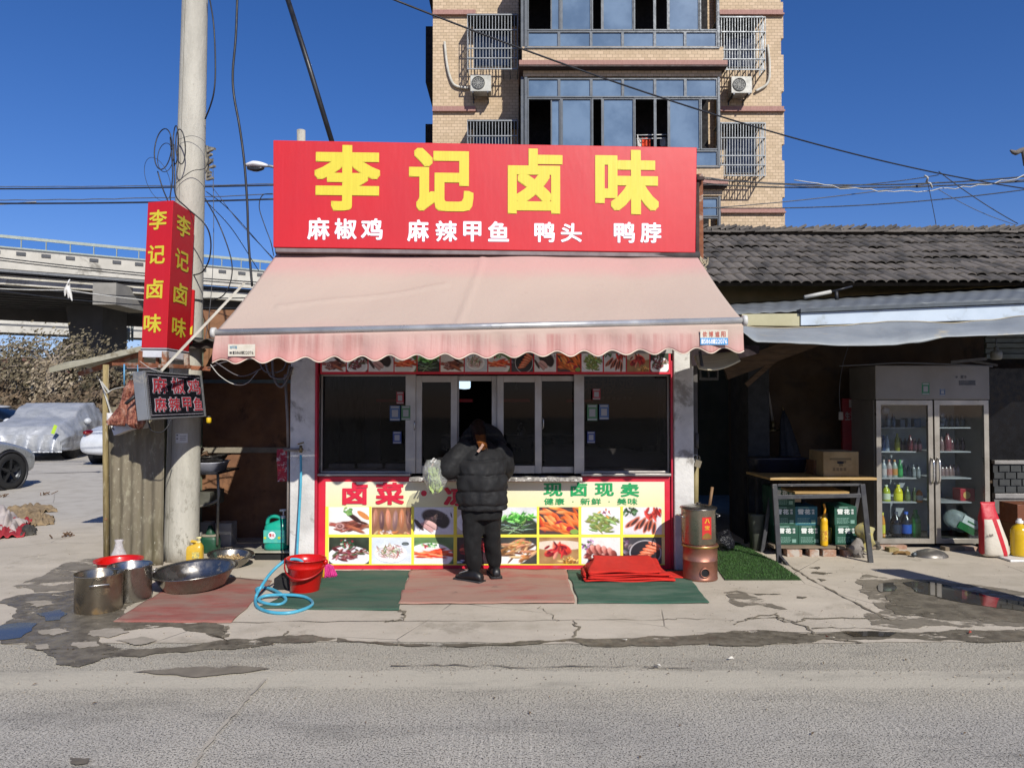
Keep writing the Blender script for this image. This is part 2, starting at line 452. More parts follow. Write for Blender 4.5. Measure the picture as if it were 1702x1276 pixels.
def patch(name, px, z, m, amp=.22, depth=4, seed=1):
    pts = [G(x, y) for x, y in px]; pts = ragged([(p.x, p.y, z) for p in pts], amp, depth, seed)
    pts = [(p[0], p[1], z) for p in pts]
    bm = bmesh.new(); vs = [bm.verts.new(p) for p in pts]; bm.faces.new(vs); bmesh.ops.triangulate(bm, faces=bm.faces[:], ngon_method='EAR_CLIP')
    me = bpy.data.meshes.new(name); bm.normal_update(); bm.to_mesh(me); bm.free()
    o = link(name, me, m); tag(o, kind='structure')
    return o
patch('wet_patch', [(0, 1000), (30, 990), (100, 985), (190, 975), (240, 985), (210, 1012), (190, 1033), (235, 1034), (340, 1036), (372, 1040), (368, 1062), (380, 1068), (350, 1058), (300, 1044), (230, 1046), (175, 1052), (165, 1060), (180, 1072), (250, 1080), (330, 1072), (420, 1064), (520, 1056), (560, 1062), (520, 1068), (400, 1078), (330, 1082), (230, 1094), (170, 1095), (130, 1110), (95, 1106), (60, 1082), (40, 1070), (0, 1070)], .008, mWet, .15, 5, 5)
for i, q in enumerate([[(150, 1050), (200, 1046), (215, 1052), (180, 1062), (155, 1060)], [(62, 1050), (100, 1046), (118, 1052), (90, 1058)], [(190, 1066), (235, 1060), (262, 1066), (225, 1074)], [(52, 1074), (78, 1072), (84, 1080), (66, 1082)], [(40, 1002), (80, 1000), (90, 1006), (60, 1011)], [(120, 1070), (160, 1068), (166, 1076), (132, 1080)]]): patch('dry_island', q, .0112, mFade, .16, 4, 70 + i)
patch('wet_patch', [(20, 975), (90, 945), (140, 930), (180, 925), (250, 950), (240, 968), (150, 975), (60, 985)], .0075, mWet2, .16, 4, 8)
patch('puddle', [(0, 1042), (30, 1037), (62, 1038), (54, 1050), (34, 1062), (0, 1066)], .0125, mWater, .08, 3, 2)
patch('puddle', [(60, 1022), (100, 1015), (112, 1022), (100, 1032), (75, 1034)], .0125, mWater, .1, 3, 9)
patch('wet_patch', [(220, 1118), (300, 1110), (400, 1108), (450, 1112), (400, 1120), (320, 1127), (260, 1122)], .0085, mWet2, .08, 4, 3)
# gutter line of damp dirt between pavement and road
g = [(560, 1061), (650, 1070), (700, 1071), (800, 1071), (880, 1066), (950, 1062), (1050, 1062), (1130, 1058), (1230, 1053), (1330, 1054), (1400, 1050), (1500, 1052), (1610, 1048), (1702, 1046), (1760, 1048),
     (1760, 1062), (1702, 1066), (1600, 1066), (1500, 1062), (1400, 1062), (1330, 1066), (1250, 1072), (1150, 1072), (1050, 1073), (1000, 1076), (950, 1068), (880, 1072), (800, 1074), (700, 1075), (640, 1073), (560, 1068)]
patch('wet_patch', g, .0078, mWet, .11, 4, 4)
patch('wet_patch', [(1180, 1056), (1215, 1050), (1290, 1050), (1345, 1055), (1380, 1062), (1350, 1069), (1270, 1074), (1180, 1073)], .0092, mWet, .12, 4, 14)
patch('puddle', [(1400, 1053), (1450, 1051), (1490, 1054), (1480, 1060), (1420, 1060)], .0125, mWater, .05, 3, 6)
patch('wet_patch', [(1420, 962), (1440, 955), (1460, 960), (1500, 962), (1560, 965), (1640, 975), (1702, 985), (1770, 995), (1770, 1046), (1702, 1042), (1600, 1044), (1500, 1046), (1450, 1040), (1440, 1020), (1470, 1015), (1450, 1000), (1430, 985)], .0078, mWet2, .15, 5, 21)
patch('wet_patch', [(1470, 968), (1540, 966), (1610, 985), (1650, 1000), (1702, 1010), (1770, 1020), (1770, 1040), (1702, 1036), (1620, 1030), (1560, 1030), (1490, 1022), (1480, 1000)], .0098, mWet, .15, 4, 22)
patch('puddle', [(1500, 970), (1540, 968), (1600, 982), (1640, 992), (1702, 1002), (1702, 1018), (1640, 1010), (1580, 1000), (1520, 985)], .0135, mWater, .12, 3, 23)
patch('puddle', [(1462, 972), (1485, 970), (1488, 984), (1464, 986)], .0135, mWater, .08, 3, 24)
patch('wet_patch', [(1203, 985), (1225, 982), (1250, 992), (1275, 1000), (1310, 1014), (1290, 1012), (1260, 1006), (1235, 1010), (1210, 1000)], .0085, mWet2, .12, 4, 25)
for i, q in enumerate([[(1345, 944), (1362, 943), (1360, 947)], [(1352, 951), (1385, 953), (1370, 956), (1350, 954)], [(1358, 962), (1375, 965), (1365, 968)], [(1325, 992), (1342, 993), (1335, 996), (1325, 995)], [(115, 1261), (150, 1262), (146, 1272), (118, 1272)], [(1230, 985), (1300, 988), (1260, 990)]]):
    patch('stain', q, .0088, mWet, .15, 3, 40 + i)
# open cracks in the pavement
def crack(name, px, w=.008, seed=0, z=.0095, sub=6, jit=.02, m=None):
    rr = random.Random(seed); pts = [G(x, y) for x, y in px]; q = []
    for a, c in zip(pts[:-1], pts[1:]):
        for i in range(sub): q.append(a.lerp(c, i / sub) + Vector((rr.uniform(-jit, jit), rr.uniform(-jit, jit), 0)))
    q.append(pts[-1]); mb = MB(); vs = []
    for i, p in enumerate(q):
        d = (q[min(i + 1, len(q) - 1)] - q[max(i - 1, 0)]).normalized(); nn = Vector((-d.y, d.x, 0)); ww = w * rr.uniform(.15, 1)
        vs += [(p.x + nn.x * ww, p.y + nn.y * ww, z), (p.x - nn.x * ww, p.y - nn.y * ww, z)]
    mb.add(vs, [(2 * i, 2 * i + 1, 2 * i + 3, 2 * i + 2) for i in range(len(q) - 1)])
    return tag(mb.build(name, m or mCrack), kind='structure')
crack('crack', [(180, 1034), (430, 1035), (640, 1033), (850, 1033), (1010, 1031), (1090, 1032), (1130, 1029), (1220, 1032)], .006, 1)
crack('crack', [(895, 1010), (910, 1020), (930, 1033)], .005, 2)
crack('crack', [(955, 1033), (960, 1045), (952, 1060)], .012, 3)
crack('crack', [(665, 1014), (672, 1022), (668, 1031), (640, 1034)], .022, 4)
crack('crack', [(1220, 1040), (1240, 1030), (1292, 1020)], .012, 5)
crack('crack', [(1240, 1030), (1300, 1028), (1320, 1036), (1340, 1030), (1460, 1028), (1500, 1032)], .012, 6)
crack('crack', [(1290, 1022), (1300, 1032), (1345, 1044), (1352, 1056)], .014, 7)
crack('crack', [(1595, 1018), (1620, 1026), (1640, 1035), (1702, 1030)], .022, 8)
crack('crack', [(1500, 1050), (1420, 1044), (1350, 1046)], .01, 9)
crack('crack', [(375, 1060), (370, 1050), (380, 1042)], .025, 10)
crack('crack', [(650, 1108), (760, 1107), (900, 1110), (1050, 1109), (1150, 1112)], .008, 11)
crack('crack', [(475, 1060), (478, 1050)], .012, 12)
crack('crack', [(1345, 1056), (1400, 1065), (1430, 1070)], .03, 13)
crack('road_seam', [(440, 1130), (400, 1175), (350, 1232), (312, 1290)], .012, 15, sub=8, jit=.006, m=mat('cement seam', '#a9a193', '#978f82', .85, vs=12))
crack('road_seam', [(36, 788), (180, 784)], .05, 17, m=mat('yard seam', '#6d675f', '#7b756d', .9, vs=2))
# tar line running from the green turf to the road
crack('gutter_line', [(1306, 936), (1345, 962), (1400, 992), (1455, 1020), (1482, 1034)], .016, 16, sub=10, jit=.008)

# loose grit: tiny stones and dry leaves
mGrit = mat('grit', '#6b6256', '#a79c8a', .9, vs=30)
mb = MB(); rr = random.Random(11)
for i in range(1500):
    if i < 700: x, y = rr.uniform(0, 1702), rr.gauss(1100, 28)
    elif i < 1050: x, y = rr.uniform(0, 420), rr.uniform(880, 1060)
    else: x, y = rr.uniform(1150, 1702), rr.uniform(940, 1080)
    if y > 1270 or y < 870: continue
    p = G(x, y); r = rr.uniform(.002, .0065); a = rr.uniform(0, 6.28)
    vs = [(p.x + r * math.cos(a + k * 2.1) * rr.uniform(.7, 1.6), p.y + r * math.sin(a + k * 2.1), .004) for k in range(3)] + [(p.x, p.y, .004 + r * 1.2)]
    mb.add(vs, [(0, 1, 3), (1, 2, 3), (2, 0, 3)])
tag(mb.build('grit', mGrit), 'small loose stones scattered along the gutter and the pavement', 'gravel', kind='stuff')
mb = MB()
for i in range(46):
    x, y = (rr.uniform(1130, 1702), rr.gauss(1112, 12)) if i % 2 else (rr.uniform(0, 1702), rr.uniform(1050, 1270))
    p = G(x, y); a = rr.uniform(0, 6.28); L = rr.uniform(.006, .018); c, s_ = math.cos(a), math.sin(a)
    mb.add([(p.x - c * L, p.y - s_ * L, .006), (p.x + s_ * L * .3, p.y - c * L * .3, .012), (p.x + c * L, p.y + s_ * L, .008), (p.x - s_ * L * .3, p.y + c * L * .3, .014)], [(0, 1, 2, 3)])
tag(mb.build('leaf_litter', mat('dry leaf', '#4a3a26', '#6d5535', .9)), 'dry brown leaf scraps lying on the road and along the gutter', 'leaves', kind='stuff')

rr = random.Random(77)
for i, (x, y, c, l) in enumerate(((1372, 1062, '#a0412c', 'tiny red wrapper lying in the damp gutter'), (1384, 1065, '#c9c3b5', 'tiny white scrap beside the red wrapper in the gutter'), (1612, 1054, '#8d3a2c', 'red leaf scraps in the gutter at the right'), (1040, 1069, '#b9b3a5', 'pale paper bit in the gutter below the right green mat'), (1216, 1098, '#d5d0c5', 'small white stone on the pale cement strip'), (1092, 1112, '#d5d0c5', 'white crumb lying near the middle of the road edge'))):
    p = G(x, y); mb = MB(); mb.add([(p.x + rr.uniform(-.03, .03), p.y + rr.uniform(-.03, .03), .014 + rr.uniform(0, .012)) for _ in range(3)] + [(p.x, p.y, .03)], [(0, 1, 3), (1, 2, 3), (2, 0, 3)]); tag(mb.build('litter', mat('litter ' + c, c, c, .8)), l, 'litter')
# ---- mats
def floor_mat(name, px, z, m, label, cat='mat', thick=.006, wav=.007, seed=0):
    a, b_, c, d = [G(*q) for q in px]   # near-left, near-right, far-right, far-left
    def fn(u, v):
        p = a.lerp(b_, u).lerp(d.lerp(c, u), v); w = frac((p.x + seed, p.y, seed), 3.2) * wav + frac((p.x, p.y + seed, 1), 9) * wav * .5
        e = frac((p.x * 1.3, p.y, 5 + seed), 4) * .02 * (1 if (u in (0, 1) or v in (0, 1)) else 0)
        return (p.x + e, p.y + e * .6, z + wav + w)
    mb = MB(); mb.grid(fn, 60, 24)
    o = mb.build(name, m); 
    x = o.modifiers.new('t', 'SOLIDIFY'); x.thickness = thick; x.offset = -1
    return tag(o, label, cat)
def carpet_mat(name, c1, c2, dust, da=.5):
    b = NB(name); big = b.noise(2.2, 6, .7, b.coords((.5, 1.6, 1))); fine = b.noise(160, 3, .7); mid = b.noise(9, 6, .7, b.coords((.4, 1.5, 1)))
    base = b.mix(b.ramp(mid, .35, .65), lin(c1), lin(c2))
    base = b.mix(b.ramp(big, da - .12, da + .12, 0, .85), base, lin(dust))
    base = b.mix(b.ramp(b.noise(5, 7, .75), .6, .72, 0, .5), base, lin('#50463c'))
    base = b.mix(b.ramp(fine, .5, .75, 0, .35), base, lin(dust))
    return b.out(base, .95, 0, b.bump(b.math('ADD', fine, mid), .5, .004))
mRedMat = carpet_mat('trodden red mat', '#8a4a42', '#985c52', '#8b7668')
mPinkMat = carpet_mat('faded red mat', '#9b4f47', '#a8665b', '#9d8171', .45)
mGreenMat = carpet_mat('trodden green mat', '#27493a', '#335846', '#4c5a4b')
mGreenMat2 = carpet_mat('green mat beside it', '#2b5040', '#2f5744', '#56695a', .52)
GROUP_MATS = None
floor_mat('floor_mat', [(428, 1012), (664, 1016), (682, 950), (560, 950)], .006, mGreenMat, 'worn dark green mat under the red bucket beside the counter', seed=1)
floor_mat('floor_mat', [(660, 1006), (957, 1004), (940, 948), (682, 948)], .0105, mPinkMat, 'faded red doormat with worn pale marks under the customer', seed=2)
floor_mat('floor_mat', [(962, 1004), (1178, 1004), (1136, 948), (941, 948)], .006, mGreenMat2, 'green mat under the folded red carpet', seed=3)
o = floor_mat('floor_mat', [(186, 1035), (386, 1036), (452, 966), (318, 955)], .006, mRedMat, 'dirty red mat beside the big steel basin', seed=4, wav=.006)
# artificial turf
mTurf = mat('artificial turf', '#1f3610', '#2b4516', .9, vs=14, bump=.4, bs=200)
pts = [(1205, 965), (1332, 965), (1290, 935), (1225, 903), (1196, 903), (1188, 940)]
q = [G(*p) for p in pts]
turf = thing('turf_mat', 'bright green artificial turf mat beside the copper stove', 'turf mat', q[0])
mb = MB(); mb.poly([(p.x, p.y, .007) for p in q], .006, (0, 0, 1)); mb.build('backing', mTurf, turf)
mb = MB(); rr = random.Random(5)
xs = [p.x for p in q]; ys = [p.y for p in q]
def inside(x, y, poly):
    c = False
    for i in range(len(poly)):
        a, b_ = poly[i], poly[i - 1]
        if (a.y > y) != (b_.y > y) and x < (b_.x - a.x) * (y - a.y) / (b_.y - a.y) + a.x: c = not c
    return c
for i in range(9000):
    x, y = rr.uniform(min(xs), max(xs)), rr.uniform(min(ys), max(ys))
    if not inside(x, y, q): continue
    a = rr.uniform(0, 6.28); h = rr.uniform(.012, .024); w = .0022; c, s_ = math.cos(a), math.sin(a); lx, ly = rr.uniform(-.01, .01), rr.uniform(-.01, .01)
    mb.add([(x - c * w, y - s_ * w, .012), (x + c * w, y + s_ * w, .012), (x + lx, y + ly, .012 + h)], [(0, 1, 2)])
mTuft = mat('turf blades', '#28471a', '#3d6424', .7, vs=22)
tag(mb.build('blades', mTuft, turf), kind='stuff')
# folded red carpet
fc = thing('folded_carpet', 'folded bright red carpet lying on the green mat', 'carpet', G(970, 972))
mRedFelt = mat('red felt carpet', '#c22316', '#b31d12', .95, vs=9, bump=.3, bs=260)
A = G(972, 970); B = G(1124, 972)
y0 = A.y
def layer(x0, x1, ya, yb, z, t, skew=0, crn=0, seed=0):
    def fn(u, v):
        x = x0 + (x1 - x0) * u; y = ya + (yb - ya) * v + skew * u
        zz = z + t * .5 + .055 * v * z / .086 + .006 * math.sin(u * 9 + seed) * (1 - v) + .01 * frac((x, y, seed), 2.5)
        return (x + .02 * math.sin(v * 5 + seed) + crn * v * (u - .5), y, zz)
    mb = MB(); mb.grid(fn, 30, 12); o = mb.build('fold', mRedFelt, fc)
    m = o.modifiers.new('t', 'SOLIDIFY'); m.thickness = t; m.offset = 0
for k in range(5):
    layer(A.x + .012 * k, B.x - (.10 if k == 4 else .012 * k), y0 + .004 * k, y0 + .52 - .015 * k, .018 + .017 * k, .011, .03 * (k == 2), -.12, k)
layer(A.x + .3, B.x + .16, y0 + .12, y0 + .30, .014, .011, .06, 0, 9)
mb = MB()
for zz in (.034, .068):
    pth = [(A.x + .01, y0 + .02, zz - .017), (A.x - .014, y0 + .03, zz - .008), (A.x - .02, y0 + .04, zz), (A.x - .014, y0 + .03, zz + .008), (A.x + .01, y0 + .02, zz + .017)]
    mb.grid(lambda u, v: Vector(pth[0]).lerp(Vector(pth[4]), u) + Vector((-.02 * math.sin(math.pi * u), v * .26, 0)), 8, 3)
o = mb.build('folded_edge', mRedFelt, fc); m = o.modifiers.new('t', 'SOLIDIFY'); m.thickness = .01
# ================================================================== THE SHOP
YF = 7.0                                   # the shop front
def X7(px, Y=YF): return Xp(px, Y)
def Z7(py, Y=YF): return Zp(py, Y)
FR = Plane((0, YF, 0), (1, 0, 0), (0, 0, 1))    # front plane, normal towards -Y
assert FR.n.y < 0
mPlaster = mat('grey rendered concrete', '#8e8b88', '#a3a09c', .85, vs=5, bump=.5, bs=35, dirt='#6e6a66', ds=2.2, da=.52)
mWhiteCol = mat('whitewashed column', '#b6b4b0', '#cfcdc8', .8, vs=4, bump=.5, bs=30, dirt='#85817b', ds=3.5, da=.56)
mAlu = mat('window aluminium', '#a39e98', '#928d87', .42, metal=.5, vs=3, bump=.05)
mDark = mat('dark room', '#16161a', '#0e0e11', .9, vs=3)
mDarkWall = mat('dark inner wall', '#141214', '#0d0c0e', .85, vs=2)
mRedPrint = mat('red print', '#cf2038', '#c41c33', .45, vs=3, dirt='#b8354a', ds=4, da=.6)
mYellowPrint = mat('yellow print', '#f3e14d', '#eedb45', .5, vs=3)
mGreenPrint = mat('green print', '#129a55', '#0f8f4e', .5, vs=6)
mCherry = mat('cherry print', '#d01f3c', '#c51b36', .5, vs=6)
mWhitePrint = mat('white print', '#e9e8ee', '#dcdbe2', .5, vs=6)
shop = thing('food_shop', 'small takeaway food shop with sliding serving windows and a photo covered counter front', 'shop', (0, YF, 0))
def bx(name, px0, px1, py0, py1, y0, y1, m, par=shop, bevel=.004, Y=YF, z0=None, z1=None):
    mb = MB(); mb.box(X7(px0, Y), X7(px1, Y), y0, y1, Z7(py1, Y) if z0 is None else z0, Z7(py0, Y) if z1 is None else z1)
    return mb.build(name, m, par, bevel=bevel)
# columns, roof, side walls, back room
bx('column', 486, 528, 425, 946, 6.93, 7.22, mWhiteCol, z0=0, bevel=.012)
bx('column', 1117.5, 1150, 425, 946, 6.93, 7.22, mWhiteCol, z0=0, bevel=.012)
bx('lintel', 528.5, 1117, 424, 588, 6.96, 7.2, mPlaster)
bx('side_wall', 486, 500, 425, 946, 7.222, 10.4, mPlaster, z0=0)
bx('side_wall', 1138, 1150, 425, 946, 7.222, 10.4, mPlaster, z0=0)
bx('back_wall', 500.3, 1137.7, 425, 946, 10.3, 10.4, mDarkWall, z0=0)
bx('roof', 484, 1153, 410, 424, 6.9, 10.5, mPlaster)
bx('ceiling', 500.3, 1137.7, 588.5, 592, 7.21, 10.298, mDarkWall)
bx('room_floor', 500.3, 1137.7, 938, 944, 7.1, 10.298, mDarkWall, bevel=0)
bx('wall_base', 528.5, 1117, 800, 944, 7.004, 7.1, mPlaster, z0=.001)
# inside of the room
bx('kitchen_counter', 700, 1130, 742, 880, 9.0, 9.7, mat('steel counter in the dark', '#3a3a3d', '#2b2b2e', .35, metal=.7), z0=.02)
bx('food_shelf', 532, 1112, 781, 789, 7.13, 7.75, mat('pale serving shelf', '#8f8580', '#7d736d', .5, vs=4))
mTray = mat('steel trays', '#8b8683', '#6d6663', .35, metal=.6)
for a, b in ((540, 584), (589, 631), (636, 676)):
    bx('food_tray', a, b, 772, 781, 7.16, 7.5, mTray)
mCloth = mat('cream dust cloth', '#9d958b', '#877f75', .9, vs=3)
mb = MB(); mb.grid(lambda u, v: (X7(905 + 205 * u, 7.4), 7.35 + .9 * v, Z7(778, 7.4) + (.01 + .22 * math.sin(math.pi * min(1, v * 1.3)) * (1 - .45 * u)) + .03 * frac((u * 5, v * 3, 1), 1)), 24, 12)
mb.build('covered_dishes', mCloth, shop)
# thin window mullions and sliding sashes
fr = []
def frame(px0, px1, py0, py1, y, w=8, name='window_frame', d=.04, glassy=True, m=None):
    m = m or mAlu; mb = MB()
    x0, x1, z0, z1 = X7(px0), X7(px1), Z7(py1), Z7(py0); ww = w / F * YF
    mb.box(x0, x0 + ww, y, y + d, z0, z1); mb.box(x1 - ww, x1, y, y + d, z0, z1)
    mb.box(x0 + ww, x1 - ww, y, y + d, z1 - ww, z1); mb.box(x0 + ww, x1 - ww, y, y + d, z0, z0 + ww * 1.2)
    o = mb.build(name, m, shop, bevel=.003)
    if glassy:
        g = MB(); g.box(x0 + ww, x1 - ww, y + d * .4, y + d * .4 + .005, z0 + ww * 1.2, z1 - ww)
        g.build('pane', glass('shop glass', (.6, .6, .62), spec=.3), o)
    return o
frame(531, 690, 622, 787, 7.05, 3)
frame(964, 1114, 622, 787, 7.05, 3)
frame(690, 760, 624, 787, 7.02, 11)
frame(826, 900, 624, 787, 7.02, 11)
frame(892, 964, 624, 787, 7.065, 9)
frame(753, 826, 624, 787, 7.065, 9, glassy=False)
bx('mullion', 674, 691, 622, 787, 7.0, 7.018, mAlu); bx('mullion', 954, 971, 622, 787, 7.0, 7.018, mAlu)
bx('window_head', 529, 1115, 615, 622, 7.0, 7.12, mat('dark red edge', '#5e1622', '#4c121c', .6))
bx('window_sill', 530, 684, 786, 790, 6.94, 7.1, mAlu); bx('window_sill', 965, 1113, 786, 790, 6.94, 7.1, mAlu)
mMarble = mat('mottled stone sill', '#a39f98', '#5d5954', .35, vs=28, dirt='#d8d5cf', ds=24, da=.5)
bx('serving_ledge', 684, 965, 791, 797, 6.85, 7.05, mMarble)
mHandle = mat('window handle', '#a8a6a4', '#8f8d8b', .3, metal=.8)
mb = MB(); mb.tube(smooth_path([P(902, 695, 6.99), P(903, 697, 6.96), P(903, 709, 6.96), P(902, 712, 6.99)]), .006); mb.build('handle', mHandle, shop)
mb = MB(); mb.tube(smooth_path([P(689, 700, 6.99), P(689, 702, 6.97), P(689, 712, 6.97), P(689, 714, 6.99)]), .006); mb.build('handle', mHandle, shop)
bx('trim_strip', 527, 531, 600, 946, 6.925, 7.0, mat('red edge strip', '#b8203a', '#a31b33', .5), z0=.0)
bx('trim_strip', 1113.5, 1117, 600, 946, 6.96, 7.0, MATS['red edge strip'], z0=.0)
# inner door frame seen on the left of the room, red sign shelf, lamp shades
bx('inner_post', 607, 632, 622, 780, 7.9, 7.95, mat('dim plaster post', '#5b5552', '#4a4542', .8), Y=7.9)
for a, b in ((628, 674), (752, 786), (837, 880), (941, 984)):
    mb = MB(); mb.box(X7(a, 7.6), X7(b, 7.6), 7.5, 7.7, Z7(668, 7.6), Z7(663, 7.6)); mb.build('lamp_shade', mat('red lamp shade', '#a3121f', '#8f0f1a', .6), shop)
    cx = (a + b) / 2
    if a == 752: continue
    mb = MB(); mb.tube([P(cx, 600, 7.6), P(cx, 640, 7.6)], .004); mb.tube([P(cx, 640, 7.6), P(cx, 648, 7.6)], .018, 10); mb.build('lamp_cord', mat('grey lamp cord', '#6a6866', '#55534f', .6), shop)
lamp = thing('hanging_lamp', 'lit white lamp hanging inside the open serving window above the customer', 'lamp', P(772, 639, 8.2))
mb = MB(); c = P(772, 639, 8.2); mb.lathe([(.001, .05), (.055, .05), (.066, .03), (.066, -.03), (.055, -.045), (.001, -.05)], c, 20)
mb.build('diffuser', mat('lit lamp diffuser', '#cfe8f5', '#cfe8f5', .5, emit=('#cfeaff', 1.3)), lamp)
mb = MB(); mb.tube([c + Vector((0, 0, .05)), c + Vector((0, 0, .09))], .02, 10); mb.tube([c + Vector((0, 0, .09)), c + Vector((0, 0, .5))], .003); mb.build('cord', MATS['grey lamp cord'], lamp)
# tap and kettle in the dark kitchen
kt = thing('kettle', 'small steel kettle on the counter deep inside the shop', 'kettle', P(866, 722, 9.3))
mb = MB(); c = P(866, 726, 9.3); mb.lathe([(.001, 0), (.06, 0), (.065, .03), (.05, .09), (.02, .11), (.001, .12)], c, 18); mb.build('body', mHandle, kt)
mb = MB(); mb.tube(smooth_path([c + Vector((-.05, 0, .08)), c + Vector((0, 0, .17)), c + Vector((.05, 0, .08))]), .006, 6); mb.build('handle', mHandle, kt)

# ---------------------------------------------------------------- painted food photographs
class Pic:
    def __init__(s, bg, bg2=None, w=60, h=42, seed=0):
        s.w, s.h = w + 1, h + 1; s.r = random.Random(seed); s.np = np.random.RandomState(seed)
        yy, xx = np.mgrid[0:s.h, 0:s.w]; s.x = xx / w; s.y = 1 - yy / h
        a = np.array(lin(bg)); b = np.array(lin(bg2 or bg)); n = s.smooth(6)
        s.im = a + (b - a) * n[..., None]
    def smooth(s, k):
        g = s.np.rand(k + 2, k + 2); u = s.x * k; v = s.y * k; i = np.clip(u.astype(int), 0, k); j = np.clip(v.astype(int), 0, k); fu = u - i; fv = v - j
        return (g[j, i] * (1 - fu) + g[j, i + 1] * fu) * (1 - fv) + (g[j + 1, i] * (1 - fu) + g[j + 1, i + 1] * fu) * fv
    def blend(s, m, c): s.im = s.im * (1 - m[..., None]) + np.array(c) * m[..., None]
    def ell(s, cx, cy, rx, ry, c, ang=0, soft=.12, shade=.0):
        a = math.radians(ang); dx = (s.x - cx) * 1.43; dy = s.y - cy; u = (dx * math.cos(a) + dy * math.sin(a)) / (rx * 1.43); v = (-dx * math.sin(a) + dy * math.cos(a)) / ry
        d = np.sqrt(u * u + v * v); m = np.clip((1 - d) / soft, 0, 1); c = np.array(lin(c) if isinstance(c, str) else c)
        if shade: col = c * (1 + shade * (v - .4 * u))[..., None]; s.im = s.im * (1 - m[..., None]) + np.clip(col, 0, 1) * m[..., None]
        else: s.blend(m, c)
    def plate(s, cx=.5, cy=.44, rx=.54, ry=.45, c='#eeeef0'):
        s.ell(cx, cy - .03, rx, ry, '#9a9a9c'); s.ell(cx, cy, rx, ry, c, soft=.04); s.ell(cx, cy + .02, rx * .82, ry * .8, '#dcdcdf', soft=.1)
    def heap(s, cols, n, cx=.5, cy=.45, sx=.3, sy=.2, L=(.06, .16), W=(.02, .04), ang=(0, 180), shade=.6):
        pts = sorted([(s.r.gauss(0, .5), s.r.gauss(0, .5)) for _ in range(n)], key=lambda p: -p[1])
        for a, b in pts:
            if a * a + b * b > 1: a *= .6; b *= .6
            s.ell(cx + a * sx * 1.2, cy + b * sy * 1.2, s.r.uniform(*L) * 1.15, s.r.uniform(*W) * 1.5, tuple(x * s.r.uniform(.75, 1.15) for x in lin(s.r.choice(cols))), s.r.uniform(*ang), .3, shade)
    def fin(s):
        s.im = s.im * (1 + (s.np.rand(s.h, s.w, 1) - .5) * .12); return np.clip(s.im, 0, 1)
